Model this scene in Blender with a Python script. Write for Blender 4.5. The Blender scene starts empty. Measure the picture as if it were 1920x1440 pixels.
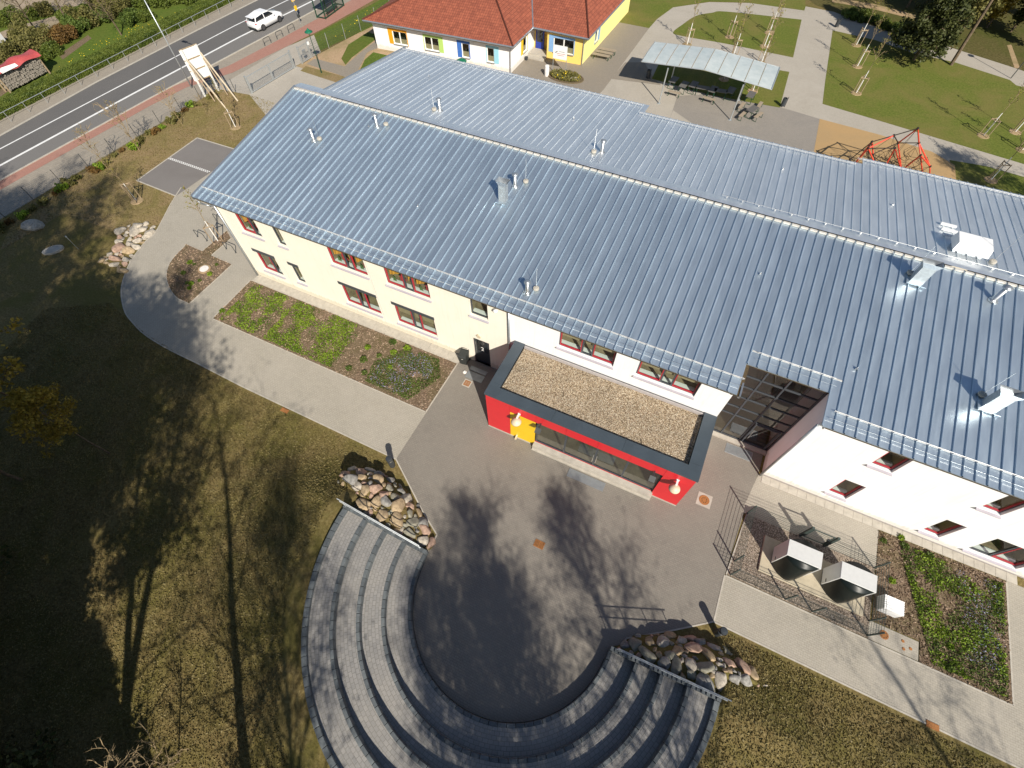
import bpy, math, random
import numpy as np
from mathutils import Vector, Matrix, noise as mnoise

scene = bpy.context.scene
COL = scene.collection
R = math.radians
random.seed(7)

# ---------------------------------------------------------------- camera
cam_data = bpy.data.cameras.new('camera')
cam_data.sensor_fit = 'HORIZONTAL'
cam_data.sensor_width = 36.0
cam_data.lens = 36.0 * 906.34 / 1920.0
cam_data.clip_start = 0.1
cam_data.clip_end = 2000.0
camera = bpy.data.objects.new('camera', cam_data)
COL.objects.link(camera)
YAW, PIT, ROLL = -0.4605, 1.0103, -0.0154
_fw = Vector((math.sin(YAW) * math.cos(PIT), math.cos(YAW) * math.cos(PIT), -math.sin(PIT)))
_rt = Vector((math.cos(YAW), -math.sin(YAW), 0.0))
_up = _rt.cross(_fw)
_r2 = _rt * math.cos(ROLL) + _up * math.sin(ROLL)
_u2 = -_rt * math.sin(ROLL) + _up * math.cos(ROLL)
camera.matrix_world = Matrix(((_r2.x, _u2.x, -_fw.x, 29.626), (_r2.y, _u2.y, -_fw.y, -15.790),
                              (_r2.z, _u2.z, -_fw.z, 27.001), (0, 0, 0, 1)))
scene.camera = camera

# ---------------------------------------------------------------- sky, sun, exposure
SUN_AZ = math.atan2(0.70, -0.714)     # measured from +Y towards +X
SUN_EL = R(38.0)
SUN_VEC = Vector((math.sin(SUN_AZ) * math.cos(SUN_EL), math.cos(SUN_AZ) * math.cos(SUN_EL), math.sin(SUN_EL)))
world = bpy.data.worlds.new('World')
scene.world = world
world.use_nodes = True
wn = world.node_tree.nodes
wl = world.node_tree.links
wn.clear()
w_out = wn.new('ShaderNodeOutputWorld')
w_bg = wn.new('ShaderNodeBackground')
w_sky = wn.new('ShaderNodeTexSky')
w_sky.sky_type = 'NISHITA'
w_sky.sun_disc = False
w_sky.sun_elevation = SUN_EL
w_sky.sun_rotation = SUN_AZ
w_sky.air_density = 1.0
w_sky.dust_density = 0.6
w_sky.ozone_density = 1.5
w_bg.inputs['Strength'].default_value = 0.068
wl.new(w_sky.outputs[0], w_bg.inputs[0])
wl.new(w_bg.outputs[0], w_out.inputs[0])
sun_data = bpy.data.lights.new('sun', 'SUN')
sun_data.energy = 4.7
sun_data.angle = R(0.53)
sun_data.color = (1.0, 0.93, 0.82)
sun = bpy.data.objects.new('sun', sun_data)
COL.objects.link(sun)
sun.rotation_mode = 'QUATERNION'
sun.rotation_quaternion = SUN_VEC.to_track_quat('Z', 'Y')
sun.location = (60, -60, 60)
scene.view_settings.view_transform = 'Standard'
scene.view_settings.look = 'None'
scene.view_settings.exposure = 0.42
scene.view_settings.gamma = 1.0
scene.cycles.max_bounces = 6
scene.cycles.transparent_max_bounces = 12
scene.cycles.caustics_reflective = True
scene.cycles.caustics_refractive = False

# ---------------------------------------------------------------- materials
MAT = {}
def _new(name, rough=0.7, metal=0.0, spec=0.4):
    m = bpy.data.materials.new(name)
    m.use_nodes = True
    b = m.node_tree.nodes['Principled BSDF']
    b.inputs['Roughness'].default_value = rough
    b.inputs['Metallic'].default_value = metal
    b.inputs['Specular IOR Level'].default_value = spec
    MAT[name] = m
    return m, m.node_tree.nodes, m.node_tree.links, b

def c4(c):
    return (c[0], c[1], c[2], 1.0)

def _noise(n, l, scale, detail=4.0, rough=0.6, vec=None, dist=0.0):
    t = n.new('ShaderNodeTexNoise')
    t.inputs['Scale'].default_value = scale
    t.inputs['Detail'].default_value = detail
    t.inputs['Roughness'].default_value = rough
    t.inputs['Distortion'].default_value = dist
    if vec is not None:
        l.new(vec, t.inputs['Vector'])
    return t

def _ramp(n, l, fac, stops):
    r = n.new('ShaderNodeValToRGB')
    e = r.color_ramp.elements
    while len(e) < len(stops):
        e.new(0.5)
    for k, (p, c) in enumerate(stops):
        e[k].position = p
        e[k].color = c4(c)
    l.new(fac, r.inputs[0])
    return r

def _mix(n, l, fac, a, b, mode='MIX'):
    x = n.new('ShaderNodeMix')
    x.data_type = 'RGBA'
    x.blend_type = mode
    if isinstance(fac, float):
        x.inputs[0].default_value = fac
    else:
        l.new(fac, x.inputs[0])
    for k, v in ((6, a), (7, b)):
        if isinstance(v, tuple):
            x.inputs[k].default_value = c4(v)
        else:
            l.new(v, x.inputs[k])
    return x.outputs[2]

def _pos(n):
    return n.new('ShaderNodeNewGeometry').outputs['Position']

def _bump(n, l, b, height, strength, dist=0.02):
    k = n.new('ShaderNodeBump')
    k.inputs['Strength'].default_value = strength
    k.inputs['Distance'].default_value = dist
    l.new(height, k.inputs['Height'])
    l.new(k.outputs[0], b.inputs['Normal'])

def plain(name, c, rough=0.6, metal=0.0, spec=0.4, var=0.12, scale=6.0, bump=0.0):
    """a colour with a little cloudy unevenness"""
    m, n, l, b = _new(name, rough, metal, spec)
    p = _pos(n)
    t = _noise(n, l, scale, 5.0, 0.65, p)
    lo = tuple(max(0.0, v * (1 - var)) for v in c)
    hi = tuple(min(1.0, v * (1 + var)) for v in c)
    r = _ramp(n, l, t.outputs[0], [(0.3, lo), (0.7, hi)])
    l.new(r.outputs[0], b.inputs['Base Color'])
    if bump:
        _bump(n, l, b, t.outputs[0], bump)
    return m

def ground(name, stops, big, s1=0.25, s2=9.0, rough=0.95, bump=0.6, bigamt=0.7, bdist=0.05):
    """mottled ground: fine grain of STOPS, large patches towards BIG"""
    m, n, l, b = _new(name, rough, 0.0, 0.15)
    p = _pos(n)
    f = _noise(n, l, s2, 8.0, 0.7, p)
    col = _ramp(n, l, f.outputs[0], stops).outputs[0]
    g = _noise(n, l, s1, 6.0, 0.65, p, 0.6)
    gm = _ramp(n, l, g.outputs[0], [(0.42, (0, 0, 0)), (0.62, (bigamt,) * 3)])
    f2 = _noise(n, l, s2 * 2.7, 4.0, 0.7, p)
    big2 = _ramp(n, l, f2.outputs[0], [(0.3, tuple(v * 0.65 for v in big)), (0.75, tuple(v * 1.3 for v in big))])
    col = _mix(n, l, gm.outputs[0], col, big2.outputs[0])
    l.new(col, b.inputs['Base Color'])
    _bump(n, l, b, f.outputs[0], bump, bdist)
    return m

def pavers(name, c1, c2, mortar, w, h, rot=0.0, stain=(0.5, 0.5, 0.5), amt=0.35, rough=0.85, uv=False, msize=0.012, bump=0.35):
    m, n, l, b = _new(name, rough, 0.0, 0.25)
    if uv:
        vec = n.new('ShaderNodeTexCoord').outputs['UV']
    else:
        vec = _pos(n)
    mp = n.new('ShaderNodeMapping')
    mp.inputs['Rotation'].default_value = (0, 0, rot)
    l.new(vec, mp.inputs['Vector'])
    k = n.new('ShaderNodeTexBrick')
    k.inputs['Color1'].default_value = c4(c1)
    k.inputs['Color2'].default_value = c4(c2)
    k.inputs['Mortar'].default_value = c4(mortar)
    k.inputs['Scale'].default_value = 1.0
    k.inputs['Mortar Size'].default_value = msize
    k.inputs['Mortar Smooth'].default_value = 0.2
    k.inputs['Brick Width'].default_value = w
    k.inputs['Row Height'].default_value = h
    l.new(mp.outputs[0], k.inputs['Vector'])
    p = _pos(n)
    g = _noise(n, l, 0.35, 7.0, 0.62, p, 0.8)
    gm = _ramp(n, l, g.outputs[0], [(0.35, (0, 0, 0)), (0.7, (amt,) * 3)])
    col = _mix(n, l, gm.outputs[0], k.outputs[0], stain)
    f = _noise(n, l, 30.0, 3.0, 0.7, p)
    fr = _ramp(n, l, f.outputs[0], [(0.25, (0.8, 0.8, 0.8)), (0.75, (1.12, 1.12, 1.12))])
    col = _mix(n, l, 1.0, col, fr.outputs[0], 'MULTIPLY')
    l.new(col, b.inputs['Base Color'])
    _bump(n, l, b, k.outputs['Fac'], -bump, 0.008)
    return m

def gravel(name, cols, scale=22.0, bump=0.9):
    m, n, l, b = _new(name, 0.9, 0.0, 0.2)
    p = _pos(n)
    v = n.new('ShaderNodeTexVoronoi')
    v.inputs['Scale'].default_value = scale
    l.new(p, v.inputs['Vector'])
    bw = n.new('ShaderNodeSeparateColor')
    l.new(v.outputs['Color'], bw.inputs[0])
    k = len(cols)
    r = _ramp(n, l, bw.outputs[0], [(i / (k - 1), c) for i, c in enumerate(cols)])
    d = _ramp(n, l, v.outputs['Distance'], [(0.25, (1, 1, 1)), (0.75, (0.35, 0.33, 0.3))])
    col = _mix(n, l, 1.0, r.outputs[0], d.outputs[0], 'MULTIPLY')
    g = _noise(n, l, 0.7, 4.0, 0.6, p)
    gr = _ramp(n, l, g.outputs[0], [(0.3, (0.85, 0.85, 0.85)), (0.7, (1.1, 1.08, 1.05))])
    col = _mix(n, l, 1.0, col, gr.outputs[0], 'MULTIPLY')
    l.new(col, b.inputs['Base Color'])
    _bump(n, l, b, v.outputs['Distance'], -bump, 0.03)
    return m

def wallmat(name, c):
    """render with faint clouding, rain streaks and splash dirt near the ground"""
    m, n, l, b = _new(name, 0.88, 0.0, 0.25)
    p = _pos(n)
    t = _noise(n, l, 0.7, 6.0, 0.6, p)
    r = _ramp(n, l, t.outputs[0], [(0.3, tuple(v * 0.955 for v in c)), (0.7, tuple(min(1, v * 1.02) for v in c))])
    mp = n.new('ShaderNodeMapping')
    mp.inputs['Scale'].default_value = (5.0, 5.0, 0.35)
    l.new(p, mp.inputs['Vector'])
    s = _noise(n, l, 1.0, 5.0, 0.7, mp.outputs[0])
    sr = _ramp(n, l, s.outputs[0], [(0.52, (1, 1, 1)), (0.80, (0.90, 0.885, 0.86))])
    col = _mix(n, l, 1.0, r.outputs[0], sr.outputs[0], 'MULTIPLY')
    sx = n.new('ShaderNodeSeparateXYZ')
    l.new(p, sx.inputs[0])
    ad = n.new('ShaderNodeMath')
    ad.operation = 'MULTIPLY_ADD'
    l.new(s.outputs[0], ad.inputs[0])
    ad.inputs[1].default_value = -0.7
    l.new(sx.outputs[2], ad.inputs[2])
    dr = _ramp(n, l, ad.outputs[0], [(0.0, (0.80, 0.77, 0.72)), (0.22, (1, 1, 1))])
    col = _mix(n, l, 1.0, col, dr.outputs[0], 'MULTIPLY')
    l.new(col, b.inputs['Base Color'])
    f = _noise(n, l, 60.0, 2.0, 0.6, p)
    _bump(n, l, b, f.outputs[0], 0.12, 0.01)
    return m

def leafmat(name, c1, c2, rough=0.6, trans=0.25, scale=1.2):
    m, n, l, b = _new(name, rough, 0.0, 0.3)
    p = _pos(n)
    t = _noise(n, l, scale, 3.0, 0.6, p)
    t2 = _noise(n, l, scale * 14, 2.0, 0.6, p)
    mixf = n.new('ShaderNodeMath')
    mixf.operation = 'MULTIPLY_ADD'
    l.new(t2.outputs[0], mixf.inputs[0])
    mixf.inputs[1].default_value = 0.8
    l.new(t.outputs[0], mixf.inputs[2])
    r = _ramp(n, l, mixf.outputs[0], [(0.65, c1), (1.15 if False else 1.0, c2)])
    l.new(r.outputs[0], b.inputs['Base Color'])
    tr = n.new('ShaderNodeBsdfTranslucent')
    l.new(r.outputs[0], tr.inputs[0])
    ms = n.new('ShaderNodeMixShader')
    ms.inputs[0].default_value = trans
    l.new(b.outputs[0], ms.inputs[1])
    l.new(tr.outputs[0], ms.inputs[2])
    l.new(ms.outputs[0], n['Material Output'].inputs['Surface'])
    return m

def glassmat(name, tint=(0.85, 0.9, 0.88), base=0.06):
    """clear pane: see-through with a fresnel reflection"""
    m = bpy.data.materials.new(name)
    m.use_nodes = True
    n, l = m.node_tree.nodes, m.node_tree.links
    n.clear()
    o = n.new('ShaderNodeOutputMaterial')
    t = n.new('ShaderNodeBsdfTransparent')
    t.inputs[0].default_value = c4(tint)
    g = n.new('ShaderNodeBsdfGlossy')
    g.inputs['Roughness'].default_value = 0.02
    f = n.new('ShaderNodeLayerWeight')
    f.inputs[0].default_value = 0.5
    pw = n.new('ShaderNodeMath')
    pw.operation = 'POWER'
    pw.inputs[1].default_value = 4.0
    l.new(f.outputs['Facing'], pw.inputs[0])
    a = n.new('ShaderNodeMath')
    a.operation = 'MULTIPLY_ADD'
    a.inputs[1].default_value = 0.9
    a.inputs[2].default_value = base
    a.use_clamp = True
    l.new(pw.outputs[0], a.inputs[0])
    x = n.new('ShaderNodeMixShader')
    l.new(a.outputs[0], x.inputs[0])
    l.new(t.outputs[0], x.inputs[1])
    l.new(g.outputs[0], x.inputs[2])
    l.new(x.outputs[0], o.inputs[0])
    MAT[name] = m
    return m

ground('soil_grass', [(0.28, (0.07, 0.050, 0.020)), (0.5, (0.175, 0.130, 0.052)), (0.72, (0.29, 0.23, 0.105))], (0.125, 0.115, 0.028), 0.35, 7.0)
ground('verge_grass', [(0.3, (0.16, 0.11, 0.055)), (0.5, (0.25, 0.18, 0.09)), (0.75, (0.33, 0.25, 0.14))], (0.17, 0.15, 0.045), 0.3, 6.0)
ground('lawn_grass', [(0.28, (0.065, 0.085, 0.014)), (0.5, (0.115, 0.140, 0.024)), (0.75, (0.18, 0.185, 0.045))], (0.20, 0.16, 0.055), 0.16, 5.0, bigamt=0.6)
ground('garden_grass', [(0.28, (0.04, 0.075, 0.010)), (0.5, (0.085, 0.13, 0.018)), (0.75, (0.15, 0.18, 0.04))], (0.13, 0.13, 0.03), 0.12, 4.0, bigamt=0.6)
ground('wood_floor', [(0.3, (0.05, 0.045, 0.014)), (0.5, (0.10, 0.085, 0.03)), (0.75, (0.17, 0.14, 0.06))], (0.07, 0.085, 0.015), 0.14, 4.0)
ground('mulch', [(0.3, (0.095, 0.064, 0.040)), (0.5, (0.175, 0.125, 0.085)), (0.72, (0.32, 0.25, 0.18))], (0.14, 0.115, 0.055), 0.5, 14.0, bump=1.0)
ground('dry_soil', [(0.3, (0.30, 0.20, 0.12)), (0.5, (0.40, 0.28, 0.17)), (0.75, (0.48, 0.36, 0.23))], (0.24, 0.20, 0.09), 0.25, 5.0)
ground('field_soil', [(0.3, (0.26, 0.20, 0.15)), (0.5, (0.34, 0.27, 0.2)), (0.75, (0.40, 0.33, 0.25))], (0.22, 0.2, 0.11), 0.08, 3.0)
ground('rubber_sand', [(0.3, (0.36, 0.235, 0.11)), (0.5, (0.41, 0.27, 0.13)), (0.75, (0.45, 0.31, 0.16))], (0.39, 0.27, 0.14), 0.3, 20.0, bump=0.15)
ground('asphalt', [(0.3, (0.105, 0.102, 0.10)), (0.5, (0.125, 0.121, 0.118)), (0.7, (0.155, 0.15, 0.145))], (0.15, 0.143, 0.137), 0.12, 40.0, bump=0.1)
ground('asphalt_light', [(0.3, (0.15, 0.144, 0.138)), (0.5, (0.175, 0.168, 0.16)), (0.7, (0.20, 0.19, 0.18))], (0.19, 0.18, 0.17), 0.12, 40.0, bump=0.1)
ground('asphalt_patch', [(0.3, (0.17, 0.16, 0.15)), (0.5, (0.20, 0.185, 0.175)), (0.7, (0.23, 0.215, 0.2))], (0.185, 0.17, 0.16), 0.2, 40.0, bump=0.1)
pavers('paver_light', (0.40, 0.365, 0.30), (0.36, 0.33, 0.275), (0.25, 0.225, 0.18), 0.21, 0.105, 0.0, (0.44, 0.40, 0.34), 0.5, msize=0.008)
pavers('paver_far', (0.42, 0.38, 0.32), (0.385, 0.35, 0.295), (0.30, 0.27, 0.22), 0.21, 0.105, 0.0, (0.46, 0.42, 0.36), 0.5, msize=0.008)
pavers('paver_plaza', (0.245, 0.220, 0.190), (0.216, 0.195, 0.170), (0.165, 0.147, 0.118), 0.21, 0.105, 0.0, (0.255, 0.232, 0.196), 0.6, msize=0.009)
pavers('paver_brown', (0.30, 0.26, 0.21), (0.27, 0.235, 0.19), (0.20, 0.17, 0.13), 0.21, 0.105, 0.0, (0.25, 0.225, 0.19), 0.5, msize=0.008)
pavers('paver_dark', (0.285, 0.26, 0.23), (0.255, 0.235, 0.21), (0.20, 0.18, 0.155), 0.21, 0.105, 0.0, (0.33, 0.295, 0.25), 0.4, msize=0.008)
pavers('paver_road', (0.33, 0.29, 0.235), (0.29, 0.255, 0.21), (0.22, 0.19, 0.15), 0.4, 0.2, 0.05, (0.36, 0.32, 0.26), 0.4, msize=0.01)
pavers('paver_red', (0.40, 0.20, 0.155), (0.36, 0.18, 0.14), (0.26, 0.15, 0.11), 0.21, 0.105, 0.05, (0.38, 0.24, 0.19), 0.4, msize=0.008)
pavers('cobble', (0.295, 0.283, 0.268), (0.240, 0.234, 0.226), (0.17, 0.162, 0.15), 0.24, 0.17, 0.0, (0.36, 0.33, 0.28), 0.3, uv=True, msize=0.012, bump=0.6)
gravel('roof_gravel', [(0.28, 0.21, 0.13), (0.62, 0.51, 0.36), (0.48, 0.36, 0.25), (0.75, 0.67, 0.53), (0.55, 0.45, 0.33), (0.40, 0.31, 0.23)], 19.0)
gravel('bed_gravel', [(0.12, 0.10, 0.085), (0.42, 0.35, 0.28), (0.24, 0.19, 0.15), (0.55, 0.47, 0.40), (0.33, 0.26, 0.2)], 19.0)
plain('edging', (0.44, 0.405, 0.345), 0.85, var=0.15, scale=3.0)
plain('slab_beige', (0.47, 0.41, 0.30), 0.85, var=0.12, scale=2.5)
plain('concrete', (0.42, 0.39, 0.335), 0.85, var=0.12, scale=2.5, bump=0.1)
wallmat('cream_wall', (0.87, 0.82, 0.70))
wallmat('white_wall', (0.86, 0.855, 0.85))
plain('plinth', (0.40, 0.37, 0.36), 0.85)
plain('plain_red', (0.62, 0.022, 0.03), 0.32, spec=0.5, var=0.05, scale=1.0)
plain('plain_yellow', (0.80, 0.52, 0.012), 0.35, spec=0.5, var=0.04, scale=1.0)
plain('frame_red', (0.40, 0.028, 0.042), 0.4, var=0.05)
plain('frame_grey', (0.055, 0.062, 0.072), 0.45, spec=0.5, var=0.08)
plain('coping', (0.055, 0.072, 0.088), 0.5, 0.0, 0.5, var=0.1, scale=1.2)
plain('sill_metal', (0.50, 0.47, 0.52), 0.5, 0.2, var=0.05)
plain('inner_sill', (0.68, 0.72, 0.68), 0.5, var=0.03)
plain('room', (0.22, 0.18, 0.11), 0.9, var=0.3, scale=2.0)
plain('blind_tan', (0.34, 0.28, 0.17), 0.9, var=0.1)
plain('curtain_orange', (0.66, 0.33, 0.05), 0.85, var=0.08)
plain('curtain_red', (0.40, 0.06, 0.07), 0.85, var=0.2)
plain('paper_green', (0.10, 0.20, 0.07), 0.85, var=0.2)
plain('timber_dark', (0.085, 0.060, 0.030), 0.8, var=0.3)
plain('gutter_zinc', (0.42, 0.45, 0.48), 0.35, 0.7, var=0.1)
plain('galvanised', (0.50, 0.53, 0.54), 0.4, 0.6, var=0.15)
plain('steel_bright', (0.72, 0.71, 0.69), 0.28, 0.9, var=0.08)
plain('white_metal', (0.80, 0.80, 0.79), 0.45, var=0.04)
plain('ridge_block', (0.72, 0.69, 0.63), 0.5, 0.25, var=0.15)
plain('anthracite', (0.040, 0.046, 0.052), 0.4, spec=0.5, var=0.12)
plain('hp_black', (0.008, 0.012, 0.011), 0.3, spec=0.3, var=0.1)
plain('hp_silver', (0.64, 0.64, 0.62), 0.45, 0.1, var=0.04)
plain('fence_green', (0.055, 0.075, 0.068), 0.5, var=0.1)
plain('post_dark', (0.06, 0.065, 0.065), 0.5, var=0.1)
plain('rust', (0.33, 0.14, 0.045), 0.9, var=0.3, scale=25.0)
plain('mat_grate', (0.30, 0.32, 0.33), 0.5, 0.5, var=0.1)
plain('palisade', (0.095, 0.108, 0.115), 0.8, var=0.25, scale=3.0, bump=0.15)
plain('palisade_b', (0.13, 0.145, 0.15), 0.8, var=0.25, scale=3.0, bump=0.15)
plain('lamp_white', (0.62, 0.53, 0.38), 0.45, var=0.04)
plain('rubber', (0.018, 0.018, 0.018), 0.8)
plain('alloy', (0.10, 0.10, 0.105), 0.4, 0.5)
plain('car_white', (0.82, 0.82, 0.82), 0.2, spec=0.6, var=0.01)
plain('car_glass', (0.012, 0.014, 0.016), 0.06, spec=0.7)
plain('rail_pale', (0.62, 0.62, 0.61), 0.45, 0.3)
plain('tail_red', (0.5, 0.03, 0.03), 0.25)
plain('marking_white', (0.74, 0.74, 0.72), 0.7, var=0.1, scale=2.0)
plain('signal_green', (0.012, 0.14, 0.075), 0.4, var=0.1)
plain('dark_green', (0.012, 0.055, 0.03), 0.45, var=0.1)
plain('timber_pale', (0.55, 0.46, 0.33), 0.8, var=0.15)
plain('white_paint', (0.80, 0.80, 0.77), 0.6, var=0.05)
plain('stake_wood', (0.36, 0.27, 0.17), 0.85, var=0.2)
plain('bark', (0.13, 0.095, 0.06), 0.9, var=0.4, scale=5.0, bump=0.4)
plain('bark_pale', (0.34, 0.30, 0.22), 0.9, var=0.3, scale=5.0, bump=0.3)
plain('twig', (0.27, 0.20, 0.11), 0.9, var=0.3)
plain('table_grey', (0.125, 0.118, 0.112), 0.55, var=0.1)
plain('bench_slat', (0.32, 0.26, 0.19), 0.7, var=0.15)
plain('pole_red', (0.72, 0.075, 0.04), 0.4, var=0.05)
plain('rope', (0.03, 0.022, 0.018), 0.8)
plain('house_yellow', (0.86, 0.60, 0.16), 0.85, var=0.02)
plain('house_pale_yellow', (0.86, 0.78, 0.30), 0.85, var=0.02)
plain('trim_orange', (0.80, 0.34, 0.012), 0.6, var=0.03)
plain('trim_green', (0.42, 0.62, 0.16), 0.6, var=0.03)
plain('trim_blue', (0.05, 0.16, 0.50), 0.6, var=0.03)
plain('trim_sky', (0.30, 0.60, 0.72), 0.6, var=0.03)
plain('trim_light_blue', (0.22, 0.40, 0.66), 0.6, var=0.03)
plain('trim_yellow', (0.82, 0.52, 0.02), 0.6, var=0.03)
plain('door_blue', (0.02, 0.045, 0.30), 0.5, var=0.05)
plain('dark_inside', (0.03, 0.028, 0.024), 0.9)
plain('tarp_red', (0.42, 0.075, 0.075), 0.5, var=0.15)
plain('log', (0.27, 0.24, 0.20), 0.9, var=0.4, scale=8.0)
plain('stone_white', (0.75, 0.72, 0.68), 0.8, var=0.1)
plain('plastic_dark', (0.03, 0.034, 0.033), 0.55, var=0.1)
plain('plastic_label', (0.55, 0.55, 0.52), 0.6)
plain('board_print', (0.09, 0.08, 0.08), 0.6)
plain('board_print_red', (0.45, 0.10, 0.10), 0.6)
plain('sign_yellow', (0.80, 0.50, 0.02), 0.5)
plain('flower_blue', (0.26, 0.26, 0.36), 0.7)
plain('flower_yellow', (0.75, 0.55, 0.02), 0.7)
ROCKS = [plain('rock_grey', (0.24, 0.23, 0.21), 0.95, var=0.45, scale=6.0, bump=0.5).name,
         plain('rock_tan', (0.36, 0.27, 0.165), 0.95, var=0.4, scale=6.0, bump=0.5).name,
         plain('rock_pink', (0.37, 0.25, 0.185), 0.95, var=0.4, scale=6.0, bump=0.5).name,
         plain('rock_pale', (0.40, 0.355, 0.29), 0.95, var=0.4, scale=6.0, bump=0.5).name,
         plain('rock_olive', (0.25, 0.235, 0.18), 0.9, var=0.35, scale=6.0, bump=0.5).name]
leafmat('leaf_spring', (0.10, 0.13, 0.015), (0.30, 0.27, 0.04))
leafmat('leaf_gold', (0.14, 0.105, 0.012), (0.34, 0.25, 0.035))
leafmat('leaf_conifer', (0.016, 0.028, 0.008), (0.075, 0.085, 0.022), trans=0.1)
leafmat('leaf_hedge', (0.035, 0.062, 0.008), (0.115, 0.145, 0.022), trans=0.1)
leafmat('leaf_bright', (0.07, 0.14, 0.008), (0.24, 0.34, 0.03))
leafmat('leaf_mid', (0.045, 0.085, 0.012), (0.13, 0.18, 0.035))
leafmat('leaf_bush', (0.07, 0.078, 0.016), (0.21, 0.19, 0.06))
leafmat('leaf_bronze', (0.09, 0.05, 0.015), (0.22, 0.13, 0.04))
leafmat('grass_olive', (0.105, 0.085, 0.028), (0.23, 0.185, 0.072), trans=0.15, scale=0.8)
leafmat('grass_green', (0.05, 0.075, 0.010), (0.14, 0.155, 0.035), trans=0.15, scale=0.8)
leafmat('bark_chip', (0.10, 0.055, 0.03), (0.42, 0.31, 0.22), trans=0.0, scale=3.0)
glassmat('glass_pane')
glassmat('glass_grey', (0.50, 0.55, 0.53), 0.16)
glassmat('glass_dark', (0.40, 0.40, 0.40), 0.20)

def metal_roof(name, base, rough, fold=0.035):
    m, n, l, b = _new(name, rough, 0.84, 0.5)
    p = _pos(n)
    mp = n.new('ShaderNodeMapping')
    mp.inputs['Scale'].default_value = (1.0, 0.12, 1.0)
    l.new(p, mp.inputs['Vector'])
    t = _noise(n, l, 2.2, 6.0, 0.7, mp.outputs[0])
    r = _ramp(n, l, t.outputs[0], [(0.3, tuple(v * 0.95 for v in base)), (0.7, tuple(min(1, v * 1.04) for v in base))])
    g = _noise(n, l, 9.0, 6.0, 0.75, p)
    gr = _ramp(n, l, g.outputs[0], [(0.60, (1, 1, 1)), (0.78, (1.05, 1.045, 1.03))])
    col = _mix(n, l, 1.0, r.outputs[0], gr.outputs[0], 'MULTIPLY')
    oi = n.new('ShaderNodeObjectInfo')
    orr = _ramp(n, l, oi.outputs['Random'], [(0.0, (0.94, 0.945, 0.95)), (1.0, (1.05, 1.045, 1.04))])
    col = _mix(n, l, 1.0, col, orr.outputs[0], 'MULTIPLY')
    l.new(col, b.inputs['Base Color'])
    rr = _ramp(n, l, t.outputs[0], [(0.3, (rough - 0.05,) * 3), (0.7, (rough + 0.06,) * 3)])
    l.new(rr.outputs[0], b.inputs['Roughness'])
    # the shallow profile lines rolled into each pan
    w = n.new('ShaderNodeTexWave')
    w.inputs['Scale'].default_value = 2.6
    w.inputs['Distortion'].default_value = 0.0
    w.bands_direction = 'X'
    l.new(p, w.inputs['Vector'])
    _bump(n, l, b, w.outputs[0], fold, 0.01)
    return m
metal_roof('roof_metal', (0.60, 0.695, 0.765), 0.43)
metal_roof('roof_metal_back', (0.80, 0.84, 0.865), 0.50, 0.012)  # same metal, base colour lightened to stand in for grazing sky reflection

def tile_roof(name):
    m, n, l, b = _new(name, 0.75, 0.0, 0.3)
    uv = n.new('ShaderNodeTexCoord').outputs['UV']
    k = n.new('ShaderNodeTexBrick')
    k.offset = 0.0
    k.inputs['Color1'].default_value = c4((0.34, 0.105, 0.060))
    k.inputs['Color2'].default_value = c4((0.25, 0.075, 0.045))
    k.inputs['Mortar'].default_value = c4((0.085, 0.025, 0.015))
    k.inputs['Scale'].default_value = 1.0
    k.inputs['Mortar Size'].default_value = 0.018
    k.inputs['Mortar Smooth'].default_value = 0.6
    k.inputs['Brick Width'].default_value = 0.26
    k.inputs['Row Height'].default_value = 0.34
    l.new(uv, k.inputs['Vector'])
    p = _pos(n)
    g = _noise(n, l, 1.5, 6.0, 0.7, p)
    gr = _ramp(n, l, g.outputs[0], [(0.3, (0.85, 0.85, 0.85)), (0.7, (1.15, 1.12, 1.1))])
    l.new(_mix(n, l, 1.0, k.outputs[0], gr.outputs[0], 'MULTIPLY'), b.inputs['Base Color'])
    _bump(n, l, b, k.outputs['Fac'], -0.8, 0.05)
    return m
tile_roof('roof_tile')

def polycarbonate(name):
    m, n, l, b = _new(name, 0.3, 0.0, 0.5)
    p = _pos(n)
    t = _noise(n, l, 1.2, 6.0, 0.7, p)
    r = _ramp(n, l, t.outputs[0], [(0.3, (0.40, 0.46, 0.46)), (0.7, (0.54, 0.58, 0.57))])
    l.new(r.outputs[0], b.inputs['Base Color'])
    return m
polycarbonate('polycarbonate')

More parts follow.
